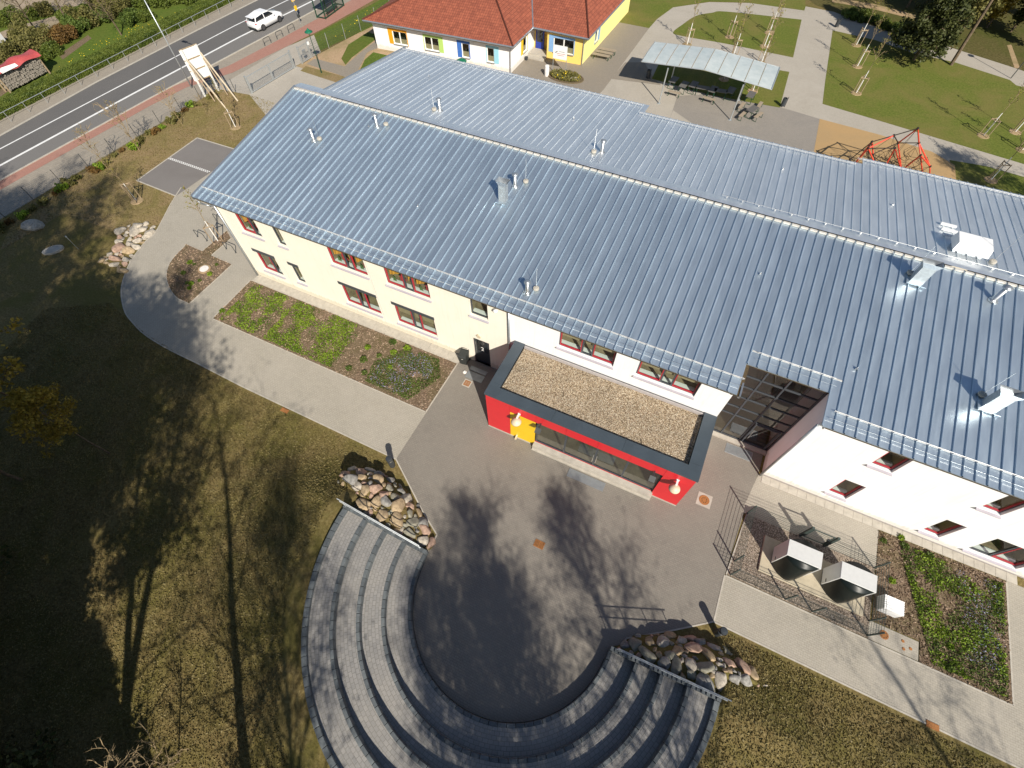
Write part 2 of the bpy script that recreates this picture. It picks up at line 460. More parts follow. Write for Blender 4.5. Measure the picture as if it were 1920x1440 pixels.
# ---------------------------------------------------------------- mesh helpers
class MB:
    """collects faces for one mesh object"""
    def __init__(s):
        s.v = []
        s.f = []
    def add(s, vs, fs):
        o = len(s.v)
        s.v.extend([tuple(p) for p in vs])
        s.f.extend([tuple(i + o for i in f) for f in fs])
        return s
    def box(s, x0, x1, y0, y1, z0, z1):
        return s.add([(x0, y0, z0), (x1, y0, z0), (x1, y1, z0), (x0, y1, z0), (x0, y0, z1), (x1, y0, z1), (x1, y1, z1), (x0, y1, z1)],
                     [(0, 3, 2, 1), (4, 5, 6, 7), (0, 1, 5, 4), (1, 2, 6, 5), (2, 3, 7, 6), (3, 0, 4, 7)])
    def tube(s, p0, p1, r0, r1=None, n=8, cap=True):
        r1 = r0 if r1 is None else r1
        p0, p1 = Vector(p0), Vector(p1)
        d = (p1 - p0)
        if d.length < 1e-6:
            return s
        d.normalize()
        a = d.orthogonal().normalized()
        b = d.cross(a)
        vs = []
        for p, r in ((p0, r0), (p1, r1)):
            for k in range(n):
                t = 2 * math.pi * k / n
                vs.append(p + a * (r * math.cos(t)) + b * (r * math.sin(t)))
        fs = [(k, (k + 1) % n, n + (k + 1) % n, n + k) for k in range(n)]
        if cap:
            fs += [tuple(range(n - 1, -1, -1)), tuple(range(n, 2 * n))]
        return s.add(vs, fs)
    def path(s, pts, r, n=6):
        for a, b in zip(pts[:-1], pts[1:]):
            s.tube(a, b, r, r, n)
        return s
    def beam(s, p0, p1, w, h):
        """square bar from p0 to p1"""
        p0, p1 = Vector(p0), Vector(p1)
        d = (p1 - p0).normalized()
        a = d.cross(Vector((0, 0, 1)))
        if a.length < 1e-3:
            a = Vector((1, 0, 0))
        a.normalize()
        b = a.cross(d)
        vs = []
        for p in (p0, p1):
            for i, j in ((-1, -1), (1, -1), (1, 1), (-1, 1)):
                vs.append(p + a * (i * w / 2) + b * (j * h / 2))
        return s.add(vs, [(0, 1, 2, 3)[::-1], (4, 5, 6, 7), (0, 1, 5, 4), (1, 2, 6, 5), (2, 3, 7, 6), (3, 0, 4, 7)])
    def prism(s, pts, z0, z1):
        n = len(pts)
        vs = [(p[0], p[1], z0) for p in pts] + [(p[0], p[1], z1) for p in pts]
        return s.add(vs, [tuple(range(n - 1, -1, -1)), tuple(range(n, 2 * n))] + [(k, (k + 1) % n, n + (k + 1) % n, n + k) for k in range(n)])
    def lathe(s, prof, n=16, c=(0, 0, 0)):
        """profile of (radius, z)"""
        vs = []
        for r, z in prof:
            for k in range(n):
                t = 2 * math.pi * k / n
                vs.append((c[0] + r * math.cos(t), c[1] + r * math.sin(t), c[2] + z))
        fs = []
        for i in range(len(prof) - 1):
            for k in range(n):
                fs.append((i * n + k, i * n + (k + 1) % n, (i + 1) * n + (k + 1) % n, (i + 1) * n + k))
        m = len(prof) - 1
        fs.append(tuple(range(n - 1, -1, -1)))
        fs.append(tuple(m * n + k for k in range(n)))
        return s.add(vs, fs)
    def quad(s, a, b, c, d):
        return s.add([a, b, c, d], [(0, 1, 2, 3)])
    def mesh(s, name, mat, smooth=False):
        me = bpy.data.meshes.new(name)
        me.from_pydata(s.v, [], s.f)
        if mat:
            me.materials.append(MAT[mat])
        if smooth:
            for p in me.polygons:
                p.use_smooth = True
        me.update()
        return me

def link(name, me, parent=None, loc=None, rot=None, scale=None):
    o = bpy.data.objects.new(name, me)
    COL.objects.link(o)
    if parent is not None:
        o.parent = parent
    if loc is not None:
        o.location = loc
    if rot is not None:
        o.rotation_euler = rot
    if scale is not None:
        o.scale = scale
    return o

def obj(name, mb, mat, parent=None, smooth=False, label=None, kind=None):
    o = link(name, mb.mesh(name, mat, smooth), parent)
    if label:
        o['label'] = label
    if kind:
        o['kind'] = kind
    return o

def bevel(o, w=0.02, seg=2):
    m = o.modifiers.new('bevel', 'BEVEL')
    m.width = w
    m.segments = seg
    m.limit_method = 'ANGLE'
    return o

def tag(o, label, cat, group=None):
    o['label'] = label
    o['category'] = cat
    if group:
        o['group'] = group
    return o

def thing(name, label, cat, loc=(0, 0, 0), rz=0.0, group=None):
    o = bpy.data.objects.new(name, None)
    o.empty_display_size = 0.3
    COL.objects.link(o)
    o.location = loc
    o.rotation_euler = (0, 0, rz)
    return tag(o, label, cat, group)

def copy_tree(o, parent=None, loc=None, rz=None, scale=None):
    c = o.copy()
    COL.objects.link(c)
    c.parent = parent
    if loc is not None:
        c.location = loc
    if rz is not None:
        c.rotation_euler = (0, 0, rz)
    if scale is not None:
        c.scale = scale
    for ch in list(o.children):
        copy_tree(ch, c)
    return c

def fast_mesh(name, verts, faces, mat, fv=4):
    """verts (n,3) and faces (m,fv) arrays"""
    me = bpy.data.meshes.new(name)
    verts = np.asarray(verts, dtype=np.float32)
    faces = np.asarray(faces, dtype=np.int32)
    me.vertices.add(len(verts))
    me.vertices.foreach_set('co', verts.ravel())
    me.loops.add(faces.size)
    me.loops.foreach_set('vertex_index', faces.ravel())
    me.polygons.add(len(faces))
    me.polygons.foreach_set('loop_start', np.arange(0, faces.size, fv, dtype=np.int32))
    me.update(calc_edges=True)
    me.validate()
    if mat:
        me.materials.append(MAT[mat])
    return me

RNG = np.random.default_rng(11)
def leaf_quads(centres, size, flat=0.0, up=0.0, aspect=1.6):
    """one small randomly turned leaf quad at each centre; FLAT in 0..1 lays them level"""
    c = np.asarray(centres, float)
    n = len(c)
    d = RNG.normal(size=(n, 3))
    d[:, 2] = d[:, 2] * (1 - flat) + up
    d /= np.linalg.norm(d, axis=1)[:, None] + 1e-9
    e = RNG.normal(size=(n, 3))
    e[:, 2] *= (1 - flat)
    b = np.cross(d, e)
    b /= np.linalg.norm(b, axis=1)[:, None] + 1e-9
    s = size * RNG.uniform(0.6, 1.4, n)[:, None]
    u = d * s * 0.5 * aspect
    w = b * s * 0.5
    v = np.stack([c - u, c + w, c + u, c - w], 1).reshape(-1, 3)
    f = np.arange(4 * n).reshape(-1, 4)
    return v, f

def inside(poly, x, y):
    x = np.asarray(x)
    y = np.asarray(y)
    r = np.zeros(x.shape, bool)
    n = len(poly)
    j = n - 1
    for i in range(n):
        xi, yi = poly[i]
        xj, yj = poly[j]
        c = ((yi > y) != (yj > y)) & (x < (xj - xi) * (y - yi) / (yj - yi + 1e-12) + xi)
        r ^= c
        j = i
    return r

def scatter(poly, n, avoid=()):
    p = np.array(poly)
    lo, hi = p.min(0), p.max(0)
    out = np.zeros((0, 2))
    while len(out) < n:
        q = RNG.uniform(lo, hi, (n * 2 + 30, 2))
        k = inside(poly, q[:, 0], q[:, 1])
        for a in avoid:
            k &= ~inside(a, q[:, 0], q[:, 1])
        out = np.concatenate([out, q[k]])
    return out[:n]

def sheet(name, poly, z, mat, kind='structure', parent=None, thick=0.0):
    mb = MB()
    if thick:
        mb.prism(poly, z - thick, z)
    else:
        mb.add([(p[0], p[1], z) for p in poly], [tuple(range(len(poly)))])
    me = mb.mesh(name, mat)
    # face upwards whatever the winding
    if not thick and me.polygons[0].normal.z < 0:
        me.flip_normals()
    o = link(name, me, parent)
    if kind and parent is None:
        o['kind'] = kind
    return o

def strip(name, pts, w, z0, z1, mat, parent=None, kind='structure'):
    """a low kerb or edging band along a polyline"""
    mb = MB()
    for a, b in zip(pts[:-1], pts[1:]):
        d = Vector((b[0] - a[0], b[1] - a[1], 0))
        if d.length < 1e-4:
            continue
        d.normalize()
        q = Vector((-d.y, d.x, 0)) * (w / 2)
        mb.prism([(a[0] - q.x, a[1] - q.y), (b[0] - q.x, b[1] - q.y), (b[0] + q.x, b[1] + q.y), (a[0] + q.x, a[1] + q.y)], z0, z1)
    o = obj(name, mb, mat, parent)
    if parent is None:
        o['kind'] = kind
    return o

def arc(cx, cy, r, a0, a1, n):
    return [(cx + r * math.cos(a0 + (a1 - a0) * k / n), cy + r * math.sin(a0 + (a1 - a0) * k / n)) for k in range(n + 1)]

def smoothpath(pts, n=6):
    """Catmull-Rom through the points"""
    P = [Vector((p[0], p[1], 0)) for p in pts]
    P = [P[0] * 2 - P[1]] + P + [P[-1] * 2 - P[-2]]
    out = []
    for i in range(1, len(P) - 2):
        for k in range(n):
            t = k / n
            a, b, c, d = P[i - 1], P[i], P[i + 1], P[i + 2]
            q = 0.5 * ((2 * b) + (c - a) * t + (2 * a - 5 * b + 4 * c - d) * t * t + (3 * b - a - 3 * c + d) * t ** 3)
            out.append((q.x, q.y))
    out.append((P[-2].x, P[-2].y))
    return out

# ---------------------------------------------------------------- terrain
AC = (27.85, -12.50)          # centre of the open-air steps
def berm(x, y):
    """height of the bank that the steps are cut into"""
    dx, dy = x - AC[0], y - AC[1]
    r = math.hypot(dx, dy)
    n = 0.10 * mnoise.noise(Vector((x * 0.25, y * 0.25, 0))) + 0.04 * mnoise.noise(Vector((x * 0.9, y * 0.9, 3)))
    if dy <= 0:
        if r < 9.1:
            return -0.6
        t = min(1.0, max(0.0, 1 - (r - 9.9) / 9.0))
        return 1.80 * t * t * (3 - 2 * t) + n * max(0.0, min(1.0, (r - 10.0) / 3))
    ex = max(0.0, abs(dx) - 9.8)
    if abs(dx) < 9.8:
        return 0.0
    t = max(0.0, 1 - dy / 3.6) * max(0.0, 1 - ex / 9.0)
    return 1.80 * t * t * (3 - 2 * t)

def lattice(lo, hi, fine_lo, fine_hi, fine, coarse):
    out = list(np.arange(fine_lo, fine_hi + 1e-6, fine))
    a = fine_lo
    s = coarse
    while a > lo:
        a -= s
        s *= 1.3
        out.insert(0, a)
    a = fine_hi
    s = coarse
    while a < hi:
        a += s
        s *= 1.3
        out.append(a)
    return out
gx = lattice(-420, 460, 6.0, 50.0, 0.28, 2.0)
gy = lattice(-420, 460, -34.0, -7.6, 0.28, 2.0)
gv = []
for yy in gy:
    for xx in gx:
        near = 6 <= xx <= 50 and -34 <= yy <= -7.6
        gv.append((xx, yy, berm(xx, yy) if near else 0.0))
nx = len(gx)
gf = [(j * nx + i, j * nx + i + 1, (j + 1) * nx + i + 1, (j + 1) * nx + i) for j in range(len(gy) - 1) for i in range(nx - 1)]
gme = fast_mesh('ground', gv, gf, 'soil_grass')
for p in gme.polygons:
    p.use_smooth = True
g_o = link('ground', gme)
g_o['kind'] = 'structure'

# ---------------------------------------------------------------- front: path, plaza, beds
path_outer = smoothpath([(-13.55, 5.41), (-12.74, 3.52), (-10.99, 0.12), (-10.93, -0.78), (-10.53, -2.17), (-9.93, -3.54), (-8.84, -5.11), (-7.75, -6.16), (-6.21, -7.16), (-4.86, -7.64), (-3.30, -8.03), (-0.94, -8.26), (1.83, -8.30)], 5)
path_outer += [(6.0, -8.42), (12.0, -8.42), (18.10, -8.42)]
PATH = path_outer + [(18.10, 0.3), (-0.3, 0.3), (-0.3, 19.0), (-9.5, 19.0), (-12.69, 9.27)]
sheet('front_path', PATH, 0.016, 'paver_light')
strip('path_edging', path_outer, 0.08, 0.0, 0.034, 'edging')
left_flank = [(18.10, 0.3), (18.10, -8.42), (21.24, -10.48), (22.61, -11.25), (22.59, -12.43)]
inner = arc(AC[0], AC[1], 5.10, math.pi, 2 * math.pi, 40)
right_flank = [(33.55, -12.55), (33.63, -11.59), (35.69, -10.19), (37.03, -9.22), (37.35, -8.97), (37.35, -6.53), (37.6, -2.65), (37.9, 0.3)]
PLAZA = left_flank + inner[1:-1] + right_flank + [(37.9, 1.7), (34.0, 1.7), (34.0, 0.3)]
sheet('plaza', PLAZA, 0.020, 'paver_plaza')
strip('plaza_edging', left_flank[1:], 0.07, 0.0, 0.036, 'edging')
strip('plaza_edging', right_flank[:-2], 0.07, 0.0, 0.036, 'edging')
RPATH = [(37.35, -8.97), (37.35, -6.53), (50.6, -6.53), (50.6, -0.5), (75, -0.5), (75, -8.97)]
sheet('east_path', RPATH, 0.018, 'paver_light')
strip('path_edging', [(37.35, -8.99), (75, -8.99)], 0.08, 0.0, 0.034, 'edging')
strip('path_edging', [(37.4, -6.53), (50.6, -6.53), (50.6, -0.6)], 0.07, 0.0, 0.036, 'edging')
HPPAVE = [(37.9, 0.0), (44.45, 0.0), (44.45, -2.75), (37.75, -2.75), (37.45, -2.75)]
sheet('service_paving', HPPAVE, 0.024, 'paver_light')
HPGRAVEL = [(37.42, -6.46), (37.75, -2.75), (44.42, -2.75), (44.35, -6.46)]
gv_o = sheet('gravel_bed', HPGRAVEL, 0.030, 'bed_gravel')
strip('gravel_edging', [(37.42, -6.46), (37.75, -2.75)], 0.07, 0.0, 0.042, 'edging')
PATCH = [(44.36, -6.46), (44.36, -5.55), (45.6, -5.55), (46.6, -5.55), (46.6, -6.46)]
sheet('service_paving', PATCH, 0.026, 'paver_light')
EBED = [(44.47, -0.56), (50.56, -0.56), (50.56, -6.48), (46.65, -6.48), (46.65, -5.5), (44.47, -5.5)]
sheet('planting_bed', EBED, 0.032, 'mulch')
WBED = [(0.05, -4.87), (-0.05, -0.72), (18.05, -0.72), (18.05, -4.87)]
sheet('planting_bed', WBED, 0.030, 'mulch')
strip('bed_edging', WBED + [WBED[0]], 0.06, 0.0, 0.046, 'edging')
LBED = [(-7.58, 0.16), (-5.80, 0.11), (-5.77, 2.84), (-4.76, 2.25), (-4.78, 0.05), (-2.57, -0.02), (-2.54, -1.53), (-2.55, -4.53)] + smoothpath([(-2.55, -4.53), (-3.98, -4.45), (-5.54, -3.74), (-6.62, -2.82), (-7.28, -1.65), (-7.58, 0.16)], 4)[1:-1]
sheet('planting_bed', LBED, 0.030, 'mulch')
strip('bed_edging', LBED + [LBED[0]], 0.05, 0.0, 0.044, 'edging')
# parking bay beside the west gable
BAY = [(-17.97, 4.44), (-18.00, 11.81), (-11.40, 11.97), (-12.69, 9.27), (-13.07, 4.32)]
sheet('parking_bay', BAY, 0.022, 'asphalt_patch')
strip('bay_edging', [BAY[4], BAY[0], BAY[1], BAY[2]], 0.10, 0.0, 0.045, 'edging')
mbm = MB()
_a, _b = Vector((*(-17.89, 8.12), 0)), Vector((*(-13.08, 8.11), 0))
for k in range(22):
    p = _a.lerp(_b, k / 21.0)
    mbm.box(p.x - 0.07, p.x + 0.07, p.y - 0.05, p.y + 0.05, 0.022, 0.028)
    p = _a.lerp(_b, (k + 0.5) / 21.0)
    mbm.box(p.x - 0.07, p.x + 0.07, p.y + 0.09, p.y + 0.19, 0.022, 0.028)
obj('bay_marking', mbm, 'marking_white')['kind'] = 'structure'
# verge between the path and the street fence
VERGE = [(-20.78, -6.84), (-23.73, -3.33), (-23.74, 1.93), (-23.14, 7.28), (-22.91, 15.13), (-22.01, 19.71), (-18.32, 20.22), (-15.37, 20.07), (-11.40, 11.97), (-18.00, 11.81), (-17.97, 4.44), (-13.07, 4.32), (-11.49, 1.04), (-13.28, -1.24), (-20.09, -1.47)]
sheet('verge', VERGE, 0.008, 'verge_grass')

# ---------------------------------------------------------------- street
def along(x0, x1, y0, y1, drift=0.062):
    """a band that runs with the street"""
    return [(x0 + drift * (y0 - 15), y0), (x1 + drift * (y0 - 15), y0), (x1 + drift * (y1 - 15), y1), (x0 + drift * (y1 - 15), y1)]
Y0, Y1 = -130.0, 260.0
sheet('pavement', along(-38.6, -23.2, Y0, Y1), 0.006, 'paver_road')
FAR = [(-36.6, Y0), (-36.1, 0.0), (-36.1, 15.0), (-35.2, 30.0), (-34.2, 43.0), (-34.2 + 0.08 * (Y1 - 43), Y1)]
NEARE = [(-29.0 + 0.05 * Y0, Y0), (-29.3, 0.0), (-28.05, 15.0), (-25.2, 43.0), (-25.2 + 0.08 * (Y1 - 43), Y1)]
sheet('road', FAR + NEARE[::-1], 0.012, 'asphalt')
sheet('near_lane', [(-31.9, Y0), (-31.78, 0.0), (-30.58, 15.0), (-28.3, 43.0), (-28.3 + 0.08 * (Y1 - 43), Y1)] + [(p[0] - 0.1, p[1]) for p in NEARE[::-1]], 0.0155, 'asphalt_light')
sheet('cycle_path', [(p[0] + 0.02, p[1]) for p in NEARE[:3]] + [(-27.75, 18.0)] + [(-25.4, 24.0), (-24.3, 32.0)] + [(-24.0 + 0.1 * (y - 35), y) for y in (36, Y1)]
      + [(-21.4 + 0.1 * (y - 35), y) for y in (Y1, 36)] + [(-22.6, 29.4), (-23.9, 23.0), (-26.2, 18.5)] + [(-26.9, 14.0), (-28.0, 0.0), (-27.7 + 0.05 * Y0, Y0)], 0.014, 'paver_red')
sheet('centre_line', [(-34.3, Y0), (-34.28, 0.0), (-32.0, 32.0), (-30.6, 43.0), (-13.2, Y1), (-13.0, Y1), (-30.42, 43.0), (-31.82, 32.0), (-34.1, 0.0), (-34.12, Y0)], 0.019, 'marking_white')
sheet('lane_line', [(-31.9, Y0), (-31.7, 0.0), (-30.60, 15.0), (-29.35, 30.0), (-27.6, 43.0), (-10.2, Y1), (-9.92, Y1), (-27.32, 43.0), (-29.07, 30.0), (-30.32, 15.0), (-31.42, 0.0), (-31.62, Y0)], 0.020, 'marking_white')
strip('kerb', NEARE, 0.14, 0.0, 0.075, 'concrete')
strip('kerb', FAR, 0.14, 0.0, 0.075, 'concrete')
# forecourt inside the gate
sheet('forecourt', [(-23.2, 19.6), (-18.9, 20.2), (-14.0, 17.5), (-9.0, 18.0), (3.0, 20.0), (3.0, 26.0), (-16.0, 27.0), (-18.4, 27.2), (-22.4, 30.0)], 0.010, 'paver_far')
sheet('forecourt', [(-22.4, 30.0), (-21.3, 34.2), (-20.4, 33.4), (-17.8, 31.0), (-17.95, 29.5), (-18.4, 27.2)], 0.0125, 'paver_far')
sheet('kindergarten_yard', [(-18.4, 27.0), (-16.2, 39.5), (-15.0, 60.0), (12.0, 60.0), (12.0, 21.0), (-2.0, 21.0), (-8.0, 25.6)], 0.007, 'dry_soil')
sheet('yard_grass', [(-17.22, 26.55), (-17.37, 27.67), (-11.63, 27.56), (-10.50, 30.02), (-11.28, 26.10)], 0.012, 'verge_grass')
sheet('yard_grass', [(-15.99, 33.89), (-15.76, 37.62), (-13.81, 37.27), (-13.74, 31.50), (-13.38, 29.76), (-14.71, 30.78)], 0.012, 'garden_grass')
sheet('yard_grass', [(-12.23, 33.59), (-8.98, 33.68), (-9.26, 32.45), (-10.50, 30.02), (-10.93, 28.78), (-12.10, 31.70)], 0.012, 'garden_grass')
sheet('yard_path', [(-17.57, 28.11), (-17.52, 29.50), (-13.16, 29.46), (-8.74, 29.53), (-8.51, 27.13), (-12.38, 27.60)], 0.014, 'paver_brown')
sheet('yard_path', smoothpath([(-13.25, 29.29), (-13.51, 32.44), (-13.56, 35.00), (-13.42, 36.24)], 4) + smoothpath([(-12.05, 35.10), (-12.79, 33.33), (-12.22, 31.65), (-11.32, 29.12)], 4), 0.015, 'paver_brown')
sheet('street_verge', [(-19.6, 46.0), (-21.3, 34.4), (-20.6, 33.2), (-18.2, 31.0), (-16.1, 39.0), (-15.0, 60.0), (-18.0, 60.0)], 0.011, 'garden_grass')
# far side of the street
sheet('garden_lawn', along(-140.0, -37.4, Y0, Y1), 0.005, 'garden_grass')
sheet('field', [(-59.56, 20.11), (-56.82, 25.23), (-54.60, 28.71), (-52.16, 33.52), (-59.52, 40.00), (-81.61, 19.86), (-64.64, 6.56)], 0.012, 'field_soil')
sheet('garden_path', [(-57.85, 16.15), (-56.99, 20.46), (-54.65, 25.52), (-52.60, 25.09), (-52.56, 20.87), (-54.63, 18.07), (-54.57, 13.96)], 0.014, 'field_soil')
sheet('garden_bed', [(-45.52, 17.67), (-46.65, 22.63), (-45.50, 22.23), (-44.04, 17.09)], 0.010, 'mulch')
sheet('garden_bed', [(-44.47, 9.62), (-44.87, 12.57), (-43.79, 11.92), (-43.02, 8.61)], 0.010, 'mulch')

# ---------------------------------------------------------------- yard behind the school
sheet('rear_yard', [(4.68, 35.68), (4.45, 42.35), (11.23, 48.98), (10.16, 52.58), (15.04, 52.72), (15.21, 55.52), (16.10, 59.63), (19.92, 63.11), (25.61, 65.33), (31.33, 66.87), (35.34, 66.64), (43.02, 70.79), (58.61, 59.19), (56.15, 32.68), (53.78, 37.36), (48.45, 35.04), (27.28, 26.28), (9.49, 30.74)], 0.006, 'paver_far')
sheet('yard_brown_paving', [(4.24, 35.23), (4.45, 42.35), (11.23, 48.98), (10.11, 52.72), (15.04, 52.72), (14.91, 36.93), (14.47, 33.03), (6.60, 31.69)], 0.012, 'paver_brown')
sheet('yard_dark_paving', [(22.34, 38.93), (25.77, 40.98), (29.73, 40.97), (32.41, 41.20), (36.29, 40.61), (36.52, 34.68), (31.12, 30.70), (22.69, 36.05), (22.80, 34.49)], 0.012, 'paver_dark')
sheet('yard_dark_paving', [(14.84, 39.34), (15.09, 43.46), (17.05, 44.36), (19.06, 41.40), (20.21, 40.33)], 0.010, 'paver_brown')
sheet('play_surface', [(36.31, 40.62), (41.90, 40.14), (46.47, 39.20), (48.33, 37.81), (48.45, 35.04), (44.76, 27.35), (36.52, 34.68)], 0.014, 'rubber_sand')
L1 = smoothpath([(31.99, 52.41), (24.32, 52.57), (19.30, 52.35), (18.00, 52.82), (18.48, 55.39), (19.37, 58.40), (20.98, 60.13), (22.61, 61.21), (31.46, 62.73)], 5)
sheet('lawn', L1, 0.012, 'lawn_grass')
L2 = [(32.12, 48.91), (32.38, 41.07), (29.65, 40.82), (25.31, 40.54), (18.88, 41.19), (18.61, 44.94), (21.64, 48.23)]
sheet('lawn', L2, 0.016, 'lawn_grass')
L3 = [(35.24, 61.28), (35.90, 48.39), (36.21, 43.61), (41.24, 42.79), (47.89, 41.65), (53.98, 40.61), (56.83, 40.03), (58.26, 55.47), (54.20, 55.95), (53.66, 56.91), (48.40, 58.71), (44.21, 59.10), (39.98, 60.73)]
sheet('lawn', L3, 0.012, 'lawn_grass')
sheet('lawn', [(48.45, 35.29), (47.89, 38.49), (50.93, 38.84), (56.65, 38.12), (55.88, 29.77), (48.71, 30.67)], 0.013, 'lawn_grass')
sheet('lawn', [(10.16, 52.58), (15.04, 52.72), (15.21, 55.52), (16.10, 59.63), (19.89, 63.27), (25.58, 65.49), (31.31, 67.03), (30.92, 69.88), (23.57, 68.79), (7.27, 61.83), (9.09, 58.94)], 0.011, 'lawn_grass')
sheet('lawn', [(24.33, 64.93), (31.39, 65.52), (31.37, 67.06), (27.33, 67.00)], 0.012, 'lawn_grass')
sheet('wood_floor', [(35.04, 66.50), (37.85, 65.14), (44.20, 62.80), (46.74, 62.79), (54.68, 59.89), (63.34, 55.57), (75.79, 100.58), (32.24, 87.75), (30.92, 69.88), (32.52, 67.75)], 0.015, 'wood_floor')
sheet('wood_path', [(34.26, 69.59), (39.37, 69.47), (44.32, 68.40), (44.03, 69.90), (39.26, 71.15), (34.09, 71.12)], 0.020, 'dry_soil')
sheet('wood_path', [(54.27, 59.96), (53.82, 65.59), (54.27, 65.94), (54.80, 60.20)], 0.020, 'dry_soil')

# ---------------------------------------------------------------- school building
ZE, YE, ZR, YR = 6.80, -0.33, 8.48, 11.22          # eave and ridge of the front slope
ZB, YB = 7.17, 21.93                               # rear eave
SF = (ZR - ZE) / (YR - YE)
SB = (ZB - ZR) / (YB - YR)
def zf(y):
    return ZE + SF * (y - YE)
def zb(y):
    return ZR + SB * (y - YR)
XW = 51.9                                          # east end, beyond the picture
school = thing('school_building', 'long two-storey school with blue-grey standing-seam metal roof', 'building')

def wall_holes(mb, x0, x1, z0, z1, y, holes, depth=0.18):
    """outer face at Y with rectangular holes, and their reveals"""
    xs = sorted(set([x0, x1] + [h[0] for h in holes] + [h[1] for h in holes]))
    zs = sorted(set([z0, z1] + [h[2] for h in holes] + [h[3] for h in holes]))
    for a, b in zip(xs[:-1], xs[1:]):
        for c, d in zip(zs[:-1], zs[1:]):
            mx, mz = (a + b) / 2, (c + d) / 2
            if any(h[0] < mx < h[1] and h[2] < mz < h[3] for h in holes):
                continue
            mb.quad((a, y, c), (b, y, c), (b, y, d), (a, y, d))
    for h in holes:
        a, b, c, d = h[:4]
        e = y + depth
        mb.quad((a, y, c), (a, e, c), (a, e, d), (a, y, d))
        mb.quad((b, e, c), (b, y, c), (b, y, d), (b, e, d))
        mb.quad((a, e, d), (b, e, d), (b, y, d), (a, y, d))
        mb.quad((a, y, c), (b, y, c), (b, e, c), (a, e, c))

def ring(mb, x0, x1, z0, z1, y0, y1, w):
    mb.box(x0, x1, y0, y1, z0, z0 + w)
    mb.box(x0, x1, y0, y1, z1 - w, z1)
    mb.box(x0, x0 + w, y0, y1, z0 + w, z1 - w)
    mb.box(x1 - w, x1, y0, y1, z0 + w, z1 - w)

